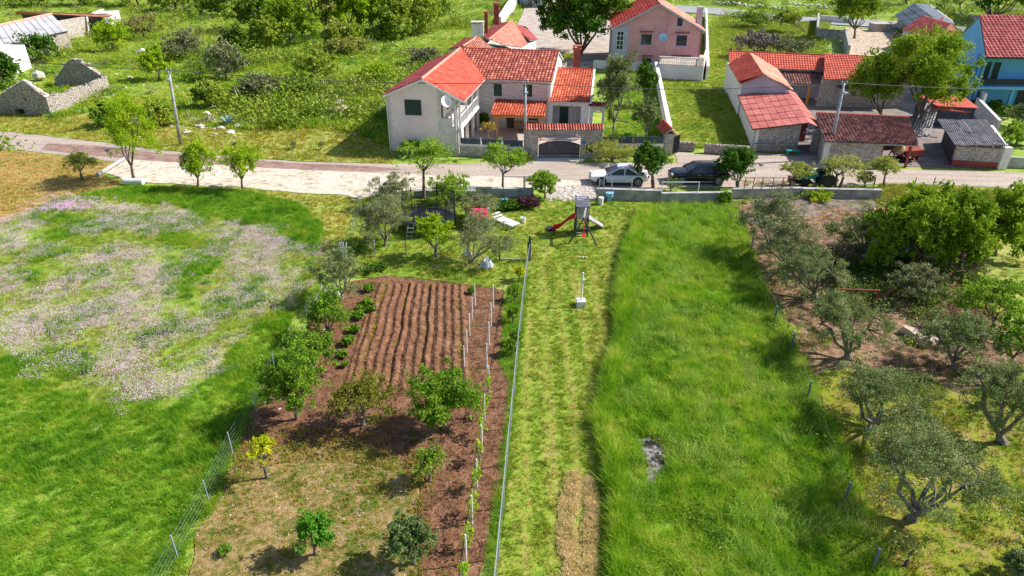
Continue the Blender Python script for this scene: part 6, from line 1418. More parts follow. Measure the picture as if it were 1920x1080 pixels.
pp = [((692,548),9,'round green clump at the top of the row'), ((686,586),16,'broad green clump in the second place of the row'), ((672,600),10,'clump hugging the broad one'), ((664,625),9,'middle clump of the plant row'), ((654,648),11,'yellowish clump in the lower part of the row'), ((645,672),8,'lowest clump of the plant row'), ((648,690),6,'smallest clump at the foot of the row'), ((884,552),7,'lone clump beside the white trellis post')]
for (xy, w_, lab) in pp:
    tree('vegetable_plant', lab, xy, (xy[0]-w_, xy[1]-w_*1.3, xy[0]+w_, xy[1]+w_*.4), 'ball', 'plant', 'vegetable plants along the left of the furrows', sparse=.14, lsize=.14, mat=m_fruit)
for k, (x, y) in enumerate(((965,560),(962,600),(968,640),(958,660),(975,520))):
    tree('fence_vine', ['vine on the wire fence near the top of the strip','vine on the wire fence below the topmost vine','vine on the wire fence beside the trellis','vine with long shoots at the wire fence','young yellow vine by the fence corner'][k], (x,y+6), (x-14,y-26,x+14,y+4), 'fresh', 'plant', sparse=.10, mat=m_fruit if k < 4 else m_yellow, lsize=.13)
# right orchard
tree('fig_tree', 'great leafy tree left part of the dark clump over the hut', (1722,508), (1640,350,1790,524), 'fig', 'tree', n=19000, depth=.8, mat=m_bright2)
tree('fig_tree', 'great leafy tree in the middle of the dark clump over the hut', (1800,505), (1725,342,1862,524), 'fig', 'tree', n=18000, depth=.8)
tree('fig_tree', 'great leafy tree at the right of the dark clump', (1866,480), (1800,346,1932,500), 'fig', 'tree', n=17000, depth=.8, mat=m_bright2)
O = 'olive trees of the right orchard'
ol = [((1445,475),(1385,352,1510,458),'silver','tall olive at the top left corner of the orchard'), ((1480,510),(1412,405,1545,510),'silver','silvery olive below the corner olive'), ((1530,560),(1440,450,1600,548),'olive','dense olive above the short fence post'), ((1622,486),(1560,390,1676,482),'olive','olive left of the small hut'), ((1720,560),(1672,486,1775,560),'silver','bushy olive by the red frame'), ((1590,672),(1508,548,1672,670),'olive','wide olive above the bare red soil'), ((1788,690),(1722,570,1872,690),'olive','olive beside the pale stone slab'), ((1630,806),(1545,686,1770,800),'olive','wide open olive in the middle of the orchard'), ((1880,832),(1795,665,1960,826),'olive','olive cut by the right edge of the picture'), ((1708,975),(1610,790,1872,968),'olive','big open olive nearest the camera'), ((1912,1100),(1880,1030,1990,1110),'olive','olive cut by the bottom right corner')]
for k, (b_, x_, kd, lab) in enumerate(ol):
    big = (x_[2]-x_[0]) > 150
    tree('olive_tree', lab, b_, x_, kd, 'tree', O, n=21000 if big else 13000, lsize=.095 if big else .12, trunk_r=.17 if big else .11)
tree('climbing_shrub', 'sprawling glossy shrub below the great trees at the right edge', (1860,620), (1800,510,1930,610), 'fresh', 'bush', n=6000, mat=m_fresh)
tree('climbing_shrub', 'lower part of the sprawling shrub at the right edge', (1895,690), (1858,590,1945,680), 'fresh', 'bush', n=3500, mat=m_fruit)
tree('bare_sapling', 'bare thin sapling at the bottom of the orchard', (1698,1062), (1672,1000,1735,1050), 'pale', 'tree', sparse=.08)
tree('leafy_plant', 'fresh low plants below the tractor', (1540,372), (1492,352,1560,378), 'fresh', 'bush', sparse=.5, mat=m_bright)
tree('shrub', 'round green shrub at the top corner of the tall grass', (1358,385), (1346,364,1372,388), 'ball', 'bush', sparse=.4, mat=m_fruit)
tree('small_palm', 'small orange green palm behind the rubble garden wall', (915,268), (898,228,932,252), 'yellow', 'plant', mat=mk('orange_green_fronds', [(.30,.26,.03), (.50,.32,.05), (.35,.42,.06)], scale=1, attr=.6), sparse=.9)
tree('dark_shrub', 'narrow dark shrub beside the balcony pillars', (908,238), (898,212,918,236), 'dark', 'bush', sparse=.07)
tree('hedge_plant', 'leafy shrub at the foot of the pink gable wall', (775,292), (745,262,810,296), 'fresh', 'bush', mat=m_walnut, sparse=.6)
tree('hedge_plant', 'leafy shrub at the foot of the grey pole', (962,300), (930,282,1004,304), 'fresh', 'bush', mat=m_walnut, sparse=.7)
tree('red_leaf_shrub', 'reddish shrub on top of the right garden wall', (1188,288), (1172,262,1206,282), 'fresh', 'bush', mat=mk('rust_leaves', [(.24,.10,.05), (.36,.18,.08)], attr=.6), sparse=.3)
tree('garden_shrub', 'bright shrub under the olive right of the house', (1196,240), (1136,200,1150,240), 'fresh', 'bush', sparse=.2, mat=m_bright)

# ================================================================== AGAVE AND ROCKS
ag = P(430,234); Ag = thing('agave', 'large blue grey agave rosette among pale rocks', 'plant', ag)
for k in range(22):
    a = k*2.4; el_ = .35+.9*(k/22); L = 1.5-.25*(k/22)
    d = V(math.cos(a)*math.cos(el_), math.sin(a)*math.cos(el_), math.sin(el_)); s = V(-math.sin(a), math.cos(a), 0)
    mb = MB(); p1 = ag+d*L*.5+V(0,0,.05); p2 = ag+d*L-V(0,0,.08*(1-k/22))
    mb.add([ag-s*.05, ag+s*.05, p1+s*.11, p1-s*.11, p2, p1+V(0,0,-.07)], [(0,1,2,3),(3,2,4),(0,3,5),(1,5,2),(3,4,5),(2,5,4)]); mb.build('leaf', m_agave, Ag)
rocks = [(388,214,.5,'largest pale rock left of the agave'),(400,203,.45,'pale rock above and left of the agave'),(376,238,.5,'pale rock nearest the leaning pole on its right'),(414,242,.45,'pale rock just below and left of the agave'),(448,238,.45,'pale rock just below and right of the agave'),(462,220,.4,'pale rock touching the right side of the agave'),(482,208,.4,'pale rock far right of the agave'),(352,250,.5,'pale rock at the foot of the leaning pole'),(432,250,.5,'lowest pale rock below the agave'),(640,196,.8,'big pale rock on top of the earth heap'),(660,203,.55,'pale rock on the right flank of the earth heap'),(622,213,.45,'pale rock on the left flank of the earth heap'),(268,101,1.1,'long pale outcrop in the grass above the leaning pole'),(290,106,.7,'small pale outcrop beside the long one'),(376,118,.9,'pale angular rock in the grey scrub'),(700,92,.5,'pale stone in the grass above the earth heap'),(243,146,.5,'white flat stone in the grass right of the ruin')]
for k, (x, y, r_, lab) in enumerate(rocks):
    b = P(x, y); mb = MB(); mb.rock(b+V(0,0,r_*.1), r_*R.uniform(.8,1.1), .7, seed=k+50); o = mb.build('rock', m_rock); tag(o, lab, 'rock')
ms = MB()
for k in range(150):
    c = P(430,230) if k < 90 else P(640,205); sx = 5.2 if k < 90 else 2.8; ms.rock(c+V(R.gauss(0,sx*.6),R.gauss(0,1.8),.05), R.uniform(.08,.25), .7)
o = ms.build('loose_stones', m_rock); o['kind'] = 'stuff'
mb = MB()
hp_ = P(640,212); vs = []; n_ = 14
for j in range(n_+1):
    for i in range(n_+1):
        x, y = (i/n_-.5)*7, (j/n_-.5)*7; h_ = max(0, .8*math.exp(-(x*x+y*y)/5)+.15*noise.noise(V(x,y,3)))-.05*(abs(x)+abs(y) > 4); vs.append(hp_+V(x+y*.3,y,h_-.02))
mb.add(vs, [(j*(n_+1)+i, j*(n_+1)+i+1, (j+1)*(n_+1)+i+1, (j+1)*(n_+1)+i) for j in range(n_) for i in range(n_)])
tag(mb.build('earth_heap', mk('heap_earth', [(.28,.16,.10), (.42,.30,.22), (.55,.47,.40), (.20,.22,.05)], scale=1.5, rough=.95, bump=.8), fix=False), kind='structure')
# ================================================================== ROADSIDE THINGS
q = P(255,346); mb = MB(); mb.lathe(q+V(-.9,0,.27), [(.27,0),(.27,1.55)], 16, 'x'); o = mb.build('concrete_pipe', m_concW, smooth=False); tag(o, 'short white concrete pipe lying at the foot of the robinia tree', 'pipe')
mb = MB(); mb.tube([P(184,332)+V(0,0,.2), P(236,300)+V(0,0,.2)], [.17,.14], 8); lg = mb.build('fallen_pole', m_grey_wood); tag(lg, 'old grey pole lying across the corner of the gravel yard', 'log')
# garden wall along the road
segs = [((776,371),(860,368),.5,'stretch of concrete garden wall behind the trampoline'), ((862,368),(1000,371),.65,'stretch of concrete garden wall behind the blue sheet'), ((1118,375),(1240,379),.85,'stretch of concrete garden wall below the white car'), ((1240,383),(1370,381),.8,'stretch of concrete garden wall below the black car'), ((1372,372),(1500,370),.7,'stretch of concrete garden wall at the top of the olive orchard'), ((1502,371),(1650,374),.7,'stretch of concrete garden wall below the tractor')]
for a_, b_, h_, lab in segs:
    a, b = P(*a_), P(*b_); t = thing('garden_wall', lab, 'wall', a, 'concrete wall between the gardens and the road')
    wall(a, b, 0, h_, m_conc, t, thick=.3, name='wall'); mb = MB(); mb.beam(a+V(0,.15,h_+.03), b+V(0,.15,h_+.03), .36, .05); mb.build('coping', m_concW if h_ > .9 else m_conc, t)
def posts(name, lab, pts, h, z, mat, rails=(), r=.035, grp=None, cat='fence', wires=0, verts=False):
    pts = [Vector(p) for p in pts]; t = thing(name, lab, cat, (pts[0].x, pts[0].y, 0), grp)
    for p_ in pts: mb = MB(); mb.tube([(p_.x, p_.y, z), (p_.x, p_.y, z+h)], r, 6); mb.build('post', mat, t)
    for q_ in rails: mb = MB(); mb.tube([(p_.x, p_.y, z+h*q_) for p_ in pts], r*(.8 if r > .032 else .5), 5); mb.build('rail', mat, t)
    if wires:
        mb = MB()
        for k in range(wires): mb.tube([(p_.x, p_.y, z+h*(k+.6)/wires) for p_ in pts], .003, 3)
        if verts:
            for a, b in zip(pts, pts[1:]):
                n_ = max(1, int((b-a).length/.3))
                for k in range(n_): c = a.lerp(b, k/n_); mb.tube([(c.x, c.y, z+.02), (c.x, c.y, z+h)], .002, 3)
        mb.build('wire_mesh', m_fencew, t)
    return t
posts('metal_rail', 'white tubular rail on the wall below the black car', [P(1238,381), P(1306,381)], 1.0, .7, m_frame, rails=(.97,.15))
posts('wire_fence', 'thin posts along the wall below the white car', [P(x,376) for x in (1122,1130,1145,1182)], 1.0, .75, m_metal)
posts('wire_fence', 'rusty thin fence posts between the round tree and the tractor', [P(x,372) for x in (1392,1408,1424,1444,1462,1478)], .95, .75, m_dkred, rails=(.95,), wires=3, verts=True)
posts('wire_fence', 'dark posts along the road behind the trampoline garden', [P(x,368) for x in (714,870,982)], 1.25, .3, m_dkmet)
posts('wire_fence', 'pale wire panel on the wall left of the fresh green bush', [P(944,371), P(984,371), P(1002,371)], 1.0, .75, m_metal, rails=(.97,), wires=6, verts=True)
posts('wire_fence', 'dark posts on the wall in front of the forked tree and fig trees', [P(x,372) for x in (1632,1707,1742)], 1.2, .5, m_dkmet)
# bench-like things on the verge by the white car: bin and sack
q = P(1126,384); mb = MB(); mb.lathe(q, [(.18,0),(.22,.55),(.2,.6)], 10); tag(mb.build('pale_sack', m_concW), 'upright pale sack at the wall below the white car', 'sack')
q = P(1142,378); mb = MB(); mb.lathe(q, [(.28,.45),(.32,.75)], 12); mb.box(q+V(0,0,.22), (.3,.3,.45)); tag(mb.build('blue_bucket', mk('pale_blue_bucket', [(.2,.42,.62),(.25,.5,.7)], rough=.5)), 'pale blue bucket by the wall below the white car', 'bucket')
GP_ = P(1058,362)
ms = MB()
for k in range(170): ms.rock(P(R.uniform(1030,1116), R.uniform(352,378))+V(0,0,.02), R.uniform(.05,.17), .6)
o = ms.build('rubble_gap', m_rock); o['kind'] = 'stuff'; o['label'] = 'rubble stones at the garden entrance right of the green bush'
# vegetable bed of pale board
q = P(880,372); mb = MB(); mb.box(q+V(-.2,0,.75), (1.5,1.0,.06)); tt = mb.build('white_board_table', m_wht); tag(tt, 'tilted white board on trestles against the concrete wall', 'board')
mb = MB()
for sx in (-.7,.4): mb.box(q+V(sx,0,.36), (.08,.7,.7))
mb.build('leg', m_grey_wood, tt)
# ================================================================== CARS
def car(name, label, x, y, L, W, Ht, paint, suv, rot, group=None):
    """nose towards -X before rotation"""
    t = thing(name, label, 'car', (x, y, 0.02)); t.rotation_euler = (0, 0, rot)
    def put(mb, nm, mat, par=t, smooth=False, sub=0):
        me = bpy.data.meshes.new(nm); me.from_pydata([tuple(v) for v in mb.v], [], mb.f)
        bm = bmesh.new(); bm.from_mesh(me); bmesh.ops.remove_doubles(bm, verts=bm.verts, dist=.0005); bmesh.ops.recalc_face_normals(bm, faces=bm.faces); bm.to_mesh(me); bm.free()
        me.materials.append(mat)
        if smooth: me.polygons.foreach_set('use_smooth', [True]*len(me.polygons))
        o = bpy.data.objects.new(nm, me); C.objects.link(o); o.parent = par
        if sub: s_ = o.modifiers.new('s', 'SUBSURF'); s_.levels = sub; s_.render_levels = sub
        return o
    hl, hw = L/2, W/2; g0 = .22 if suv else .16; belt = Ht*.62; hood = Ht*(.60 if suv else .58); trunk = Ht*(.64 if suv else .62)
    # lower body: rings of points along the length
    st = [(-hl, .70, .42, hood*.72), (-hl+.12, .84, .36, hood*.86), (-hl+.5, .95, g0+.04, hood*.96), (-hl+1.1, 1, g0, hood*1.0), (-hl+1.55, 1, g0, belt), (0, 1, g0, belt*1.01), (hl-1.5, 1, g0, belt*1.03), (hl-.8, .99, g0+.03, trunk*1.02), (hl-.3, .95, g0+.10, trunk), (hl-.06, .88, .34, trunk*.93), (hl, .76, .44, trunk*.74)]
    mb = MB(); vs = []; n_ = 12
    for (sx, wf, zb_, zt_) in st:
        w_ = hw*wf; zm = zb_+(zt_-zb_)*.45; zs = zb_+(zt_-zb_)*.82
        half = [(w_*.90, zb_), (w_, zb_+.10), (w_, zm), (w_*.985, zs), (w_*.90, zt_), (w_*.45, zt_+.035)]
        for (yy, zz) in half: vs.append((sx, -yy, zz))
        for (yy, zz) in half[::-1]: vs.append((sx, yy, zz))
    fs = [(i*n_+k, i*n_+(k+1) % n_, (i+1)*n_+(k+1) % n_, (i+1)*n_+k) for i in range(len(st)-1) for k in range(n_)]
    fs += [tuple(range(n_)), tuple(range((len(st)-1)*n_, len(st)*n_))]
    mb.add(vs, fs); body = put(mb, 'body', paint, smooth=True, sub=1)
    # cabin
    x0 = -hl+1.25; x3 = hl-(.35 if suv else .75)
    rx0, rx1 = (x0+.85, x3-.45) if suv else (x0+1.0, x3-.85)
    gh = MB(); bw, rw = hw*.90, hw*.70; zr_ = Ht-.02
    lo = [(x0,-bw,belt-.03),(x3,-bw,belt),(x3,bw,belt),(x0,bw,belt-.03)]; hi = [(rx0,-rw,zr_-.07),(rx1,-rw,zr_-.05),(rx1,rw,zr_-.05),(rx0,rw,zr_-.07)]
    gh.add(lo+hi, [(0,1,5,4),(1,2,6,5),(2,3,7,6),(3,0,4,7)]); put(gh, 'window_glass', m_glass)
    rf_ = MB(); rings = []
    for i_, fx_ in enumerate((0, .08, .5, .92, 1)):
        xx = rx0-.05+(rx1-rx0+.1)*fx_; dz = -.05 if i_ in (0,4) else (.0 if i_ in (1,3) else .02)
        rings.append([(xx, -rw-.03, zr_-.09+dz*.3), (xx, -rw*.85, zr_+dz), (xx, 0, zr_+.03+dz), (xx, rw*.85, zr_+dz), (xx, rw+.03, zr_-.09+dz*.3)])
    vv = [p for r_ in rings for p in r_]; rf_.add(vv, [(i*5+k, i*5+k+1, (i+1)*5+k+1, (i+1)*5+k) for i in range(4) for k in range(4)]); put(rf_, 'roof', paint, smooth=True)
    pl = MB()
    for s_ in (-1, 1):
        pl.beam((x0-.02, s_*bw, belt-.02), (rx0, s_*(rw+.01), zr_-.07), .09, .06); pl.beam((x3, s_*bw, belt), (rx1, s_*(rw+.01), zr_-.05), .16, .08)
        mid = (x0+x3)/2+.1; pl.beam((mid, s_*(bw+.01), belt-.02), (mid+.05, s_*(rw+.02), zr_-.07), .09, .04)
        if suv: m2 = x3-.85; pl.beam((m2, s_*(bw+.01), belt), (m2-.1, s_*(rw+.02), zr_-.07), .08, .04)
    put(pl, 'pillar', paint)
    mr_ = MB()
    for s_ in (-1, 1): mr_.box((x0+.35, s_*(hw+.09), belt+.07), (.12,.2,.13))
    put(mr_, 'mirror', paint)
    for s_ in (-1, 1):
        m3 = MB(); m3.box((-hl+.16, s_*hw*.66, hood*.80), (.14,.34,.14)); put(m3, 'headlight', m_wht if not suv else mk('headlight_glass', [(.5,.55,.6),(.6,.65,.7)], rough=.1))
        m3 = MB(); m3.box((hl-.08, s_*hw*.68, trunk*.82), (.1,.34,.16)); put(m3, 'tail_light', m_red)
    m3 = MB(); m3.box((-hl+.03, 0, .52), (.05, W*.42, .16)); put(m3, 'grille', m_black)
    m3 = MB(); m3.box((-hl-.0, 0, .34), (.04, .5, .11)); m3.box((hl+.0, 0, .5), (.04,.5,.11)); put(m3, 'number_plate', m_wht)
    for s_ in (-1, 1):
        m4 = MB()
        for xx in (x0+1.0, x0+1.95): m4.box((xx, s_*(hw-.005), belt-.16), (.16,.03,.03))
        put(m4, 'door_handle', m_metal)
        m4 = MB(); m4.box((0, s_*(hw*.965), g0+.06), (L*.5,.06,.08)); put(m4, 'sill', m_metal if suv else m_dkmet)
    r_ = .35 if suv else .33
    for xw in (-hl+.92, hl-.92):
        for s_ in (-1, 1):
            a = MB(); a.lathe((xw, s_*(hw-.09), r_+.02), [(r_+.065,-.12),(r_+.065,.098)], 20, 'y'); put(a, 'wheel_arch', m_black)
            wh = MB(); y0_ = s_*(hw-.10)
            wh.lathe((xw, y0_, r_), [(r_*.72,-.11),(r_*.96,-.1),(r_,-.06),(r_,.06),(r_*.96,.1),(r_*.72,.115)], 22, 'y'); wo_ = put(wh, 'wheel', m_black, smooth=False)
            ri = MB(); 
            for k in range(10):
                a_ = k*math.pi/5; ri.beam((xw, y0_+s_*.12, r_), (xw+math.cos(a_)*r_*.68, y0_+s_*.115, r_+math.sin(a_)*r_*.68), .05, .03)
            ri.tube([(xw+math.cos(2*math.pi*k/18)*r_*.70, y0_+s_*.115, r_+math.sin(2*math.pi*k/18)*r_*.70) for k in range(19)], .028, 5); ri.lathe((xw, y0_+s_*.12, r_), [(.07,-.02),(.07,.02)], 10, 'y')
            put(ri, 'rim', m_metal, wo_)
    return t
p_white = mk('white_car_paint', [(.72,.73,.75), (.78,.79,.81)], rough=.25, spec=.5); p_black = mk('black_car_paint', [(.008,.009,.014), (.012,.013,.02)], rough=.12, spec=.6)
cw_ = P(1162,349); car('parked_car', 'white saloon car parked on the road beside the pale tree', cw_.x, cw_.y+.9, 4.75, 1.85, 1.42, p_white, False, -.03)
cb_ = P(1312,347); car('parked_car', 'black estate car parked on the road between the two round trees', cb_.x, cb_.y+.9, 4.75, 1.92, 1.58, p_black, True, -.03)
# ================================================================== OLD TRACTOR
tr_ = P(1530,351); Tr = thing('old_tractor', 'small dark old tractor with a teal bonnet parked by the wall', 'tractor', tr_)
mb = MB(); mb.box(tr_+V(-.5,.4,.85), (1.2,.5,.45)); mb.box(tr_+V(-1.15,.4,.8), (.12,.48,.55)); mb.build('bonnet', m_teal, Tr)
mb = MB(); mb.box(tr_+V(.4,.4,.65), (1.0,.55,.35)); mb.box(tr_+V(1.2,.4,.55), (.9,.9,.25)); mb.build('chassis', m_black, Tr)
for (xx, yy, rr_, ww) in ((.65,-.25,.62,.3),(.65,1.05,.62,.3),(-.85,-.15,.38,.2),(-.85,.95,.38,.2)):
    mb = MB(); mb.lathe(tr_+V(xx,yy,rr_), [(rr_*.6,-ww/2),(rr_,-ww/2),(rr_,ww/2),(rr_*.6,ww/2)], 18, 'y'); w_ = mb.build('wheel', m_black, Tr)
    mb = MB(); mb.lathe(tr_+V(xx,yy,rr_), [(rr_*.55,-ww/2-.01),(rr_*.55,ww/2+.01)], 12, 'y'); mb.build('hub', m_dkmet, w_)
mb = MB(); mb.box(tr_+V(.75,.4,1.15), (.45,.5,.08)); mb.box(tr_+V(.98,.4,1.35), (.08,.5,.4)); mb.build('seat', m_black, Tr)
mb = MB(); mb.tube([tr_+V(.05,.4,.95), tr_+V(.25,.4,1.3)], .025, 5); mb.tube([tr_+V(.25+.04*math.cos(k*.698),.4+.2*math.cos(k*.698),1.3+.2*math.sin(k*.698)) for k in range(10)], .02, 5); mb.build('steering_wheel', m_black, Tr)
mb = MB(); mb.tube([tr_+V(.95,-.2,.6), tr_+V(.95,-.2,1.9), tr_+V(.95,1.0,1.9), tr_+V(.95,1.0,.6)], .04, 6); mb.build('roll_bar', m_dkmet, Tr)
mb = MB(); mb.box(tr_+V(-1.75,.4,.45), (.7,.7,.4)); mb.tube([tr_+V(-2.4,.2,.9), tr_+V(-1.2,.4,.5)], .04, 5); mb.build('front_weight', m_black, Tr)
# ================================================================== PLAY TOWER
tb = P(1089,438); gy = tb.y
def play(a, b, z): return V(tb.x+a, tb.y+b, z)
Pt = thing('play_tower', 'wooden play tower with sloping board roof and swing beam', 'play tower', tb)
hh = .46; zpl = 1.3
ztop = atY(1089, 368, gy+hh).z
for sx in (-1, 1):
    for sy in (-1, 1): mb = MB(); mb.beam(play(sx*hh*.85, sy*hh, 0), play(sx*hh*.85, sy*hh, ztop-(.35 if sy < 0 else .05)), .1); mb.build('post', m_dk_wood, Pt)
for k in range(6): mb = MB(); y0_ = -hh-.15+k*(2*hh+.3)/6; z0_ = ztop-.32+k*.055; mb.box(play(0, y0_+.1, z0_), (2*hh+.05,.17,.03)); mb.build('roof_board', mk('slate_grey_boards', [(.13,.14,.18),(.22,.23,.28)], scale=5), Pt)
for k in range(5): mb = MB(); mb.box(play(0, -hh+.1+k*.18, zpl), (2*hh*.9,.16,.04)); mb.build('floor_board', m_grey_wood, Pt)
for k in range(6): mb = MB(); mb.box(play(-hh*.85+.06+k*.135, -hh-.04, zpl+.42), (.125,.03,.75)); mb.build('panel_board', m_grey_wood, Pt)
for k in range(3): mb = MB(); mb.box(play(0, -hh-.02, .25+k*.35), (2*hh*.85,.07,.07)); mb.build('cross_rail', m_grey_wood, Pt)
for k in range(6): mb = MB(); mb.box(play(-hh*.85+.06+k*.135, hh+.04, zpl+.42), (.125,.03,.75)); mb.build('panel_board', m_grey_wood, Pt)
ab = P(1092,459); apx = atY(1095,409, ab.y)
mb = MB(); mb.beam(play(hh*.85, hh, ztop-.25), apx, .1); mb.build('swing_beam', m_grey_wood, Pt)
mb = MB(); mb.beam(apx, P(1119,461), .09); mb.build('leg', m_dk_wood, Pt); mb = MB(); mb.beam(apx, P(1066,457), .09); mb.build('leg', m_dk_wood, Pt)
mid = play(hh*.85, hh, ztop-.25).lerp(apx, .8)
mb = MB(); 
for s_ in (-.2, .2): mb.tube([mid+V(0,s_,0), V(mid.x,mid.y+s_,.5)], .015, 4)
mb.box((mid.x, mid.y, .48), (.2,.5,.04)); mb.build('swing', m_red, Pt)
# ramp with grip boards
r0_, r1_ = play(hh*.85, 0, zpl), P(1131,424)
Rm = thing('climbing_ramp', 'pale climbing ramp leaning on the right of the play tower', 'ramp', (r1_.x, r1_.y, 0))
for k in range(8):
    a, b = r0_.lerp(r1_, k/8), r0_.lerp(r1_, (k+.9)/8); mb = MB(); mb.hexa([a+V(0,-.4,-.03), b+V(0,-.4,-.03), b+V(0,.4,-.03), a+V(0,.4,-.03)], [a+V(0,-.4,.02), b+V(0,-.4,.02), b+V(0,.4,.02), a+V(0,.4,.02)]); mb.build('ramp_board', m_conc, Rm)
for s_ in (-.38, .38): mb = MB(); mb.beam(r0_+V(0,s_,-.07), r1_+V(0,s_,0), .06, .08); mb.build('stringer', m_dk_wood, Rm)
# slide
s0_, s1_ = play(-hh*.85, -.1, zpl+.02), P(1035,431)
Sl = thing('slide', 'red wavy plastic slide on the left of the play tower', 'slide', (s1_.x, s1_.y, 0))
n_ = 14; vs = []; sd2 = Vector((s1_.x-s0_.x, s1_.y-s0_.y)).normalized(); pr = Vector((-sd2.y, sd2.x))
for k in range(n_+1):
    t = k/n_; c = s0_.lerp(s1_, t); z = (zpl+.02)*(1-t)+.12*t + .10*math.sin(t*math.pi*2.2) - .05*t; z = max(z, .14)
    for (o_, dz) in ((-.30,.16),(-.24,.16),(-.22,.0),(.22,.0),(.24,.16),(.30,.16),(.28,-.06),(-.28,-.06)): vs.append((c.x+pr.x*o_, c.y+pr.y*o_, z+dz))
mb = MB(); mb.add(vs, [(i*8+k, i*8+(k+1) % 8, (i+1)*8+(k+1) % 8, (i+1)*8+k) for i in range(n_) for k in range(8)]+[tuple(range(8)), tuple(range(n_*8, n_*8+8))]); mb.build('chute', m_red, Sl)
mb = MB(); mb.box(V(s1_.x-.1, s1_.y, .07), (.55,.6,.14)); mb.build('foot_block', m_dkmet, Sl)
# ================================================================== TRAMPOLINE
tc_ = P(806,428); Tm = thing('trampoline', 'round trampoline with dark net enclosure between the olive trees', 'trampoline', tc_)
rt_ = 1.75; zt_ = .85
mb = MB(); mb.lathe(tc_+V(0,0,zt_-.02), [(rt_-.25,0),(rt_-.25,.02)], 28); mb.build('mat', m_black, Tm)
mb = MB(); ring = [(rt_*math.cos(2*math.pi*k/28), rt_*math.sin(2*math.pi*k/28)) for k in range(28)]
vs = []
for (x, y) in ring: vs += [tc_+V(x,y,zt_+.05), tc_+V(x*.86,y*.86,zt_+.06), tc_+V(x*.86,y*.86,zt_-.01), tc_+V(x,y,zt_-.03)]
mb.add(vs, [(k*4+i, k*4+(i+1) % 4, ((k+1) % 28)*4+(i+1) % 4, ((k+1) % 28)*4+i) for k in range(28) for i in range(4)]); mb.build('safety_pad', m_dkmet, Tm)
for k in range(6):
    a = k*math.pi/3+.3; p_ = tc_+V(rt_*1.04*math.cos(a), rt_*1.04*math.sin(a), 0)
    mb = MB(); mb.tube([p_, p_+V(0,0,2.55)], .035, 6); mb.build('net_pole', m_black, Tm)
    mb = MB(); mb.tube([p_+V(0,0,.8), p_+V(.0,.0,.03), p_+V(.5*math.sin(a),-.5*math.cos(a),.03)], .03, 5); mb.build('leg', m_dkmet, Tm)
mb = MB()
for k in range(72):
    a = 2*math.pi*k/72; p_ = tc_+V(rt_*math.cos(a), rt_*math.sin(a), zt_); mb.beam(p_, p_+V(0,0,1.65), .014)
for j in range(14): mb.tube([tc_+V(rt_*math.cos(2*math.pi*k/30), rt_*math.sin(2*math.pi*k/30), zt_+.05+j*.125) for k in range(31)], .008, 3)
nn_ = mb.build('safety_net', m_black, Tm)
mb = MB(); q = tc_+V(-1.2,-1.9,0)
for s_ in (-.2,.2): mb.beam(q+V(s_,0,0), q+V(s_+.15,.35,.9), .04)
for k in range(3): mb.box(q+V(.03+.04*k,.1*k,.25+.25*k), (.42,.1,.03))
mb.build('ladder', m_metal, Tm)
# ================================================================== TOYS AND GARDEN THINGS
ph = P(898,424); Ph = thing('toy_playhouse', 'toy playhouse with pink red roof and green walls beside the olives', 'playhouse', ph)
mb = MB()
for (cx_, cy_, sx_, sy_) in ((0,-.5,1.1,.05),(-.53,0,.05,1.0),(.53,0,.05,1.0),(0,.5,1.1,.05)): mb.box(ph+V(cx_,cy_,.45), (sx_,sy_,.9))
mb.build('wall', m_grn, Ph)
mb = MB(); mb.box(ph+V(.05,-.54,.35), (.4,.03,.7)); mb.build('door', m_wht, Ph)
for s_ in (-1, 1):
    mb = MB(); q = [ph+V(-.7,s_*.72,.85), ph+V(.7,s_*.72,.85), ph+V(.62,0,1.35), ph+V(-.62,0,1.35)]; mb.hexa([x-V(0,0,.04) for x in q], q); mb.build('roof_panel', m_pinkp, Ph)
mb = MB(); mb.box(ph+V(-.75,.5,1.05), (.35,.3,.5)); mb.build('chimney', m_yel, Ph)
for s_ in (-1, 1): mb = MB(); mb.box(ph+V(.72,s_*.35,.75), (.06,.07,1.5)); mb.build('corner_post', m_wht, Ph)
ln = P(948,424); Ln = thing('sun_lounger', 'white plastic sun lounger on the lawn', 'sun lounger', ln)
la, lb = P(927,414), P(968,431); d_ = (lb-la).normalized(); s_v = V(-d_.y, d_.x, 0)
for k in range(9):
    q = la.lerp(lb, (k+.5)/9); mb = MB(); zz = .38+(.22*(2-k)/2 if k < 2 else 0); mb.beam(q-s_v*.38+V(0,0,zz), q+s_v*.38+V(0,0,zz), .17, .035); mb.build('slat', m_wht, Ln)
for s_ in (-1, 1):
    mb = MB(); mb.beam(la+s_v*.36*s_+V(0,0,.34), lb+s_v*.36*s_+V(0,0,.34), .05, .08); mb.build('side_rail', m_wht, Ln)
    for t_ in (.1, .45, .85): mb = MB(); mb.beam(la.lerp(lb,t_)+s_v*.34*s_, la.lerp(lb,t_)+s_v*.36*s_+V(0,0,.33), .07); mb.build('leg', m_wht, Ln)
q = P(981,418); mb = MB(); mb.lathe(q, [(.14,0),(.2,.42),(.17,.42),(.12,.05)], 12); tag(mb.build('white_pot', m_wht), 'small white plant pot right of the sun lounger', 'pot')
def lump(name, lab, cat, c, sx, sy, h_, mat, seed):
    mb = MB(); n_ = 12; vs = []
    for j in range(n_+1):
        for i in range(n_+1):
            x, y = i/n_*2-1, j/n_*2-1; r_ = min(1, math.hypot(x, y)); z = h_*max(0, 1-r_**2)*(.7+.9*noise.noise(V(x*2.2+seed, y*2.2, seed)))+.02
            vs.append(c+V(x*sx, y*sy, z))
    mb.add(vs, [(j*(n_+1)+i, j*(n_+1)+i+1, (j+1)*(n_+1)+i+1, (j+1)*(n_+1)+i) for j in range(n_) for i in range(n_)])
    return tag(mb.build(name, mat, fix=False), lab, cat)
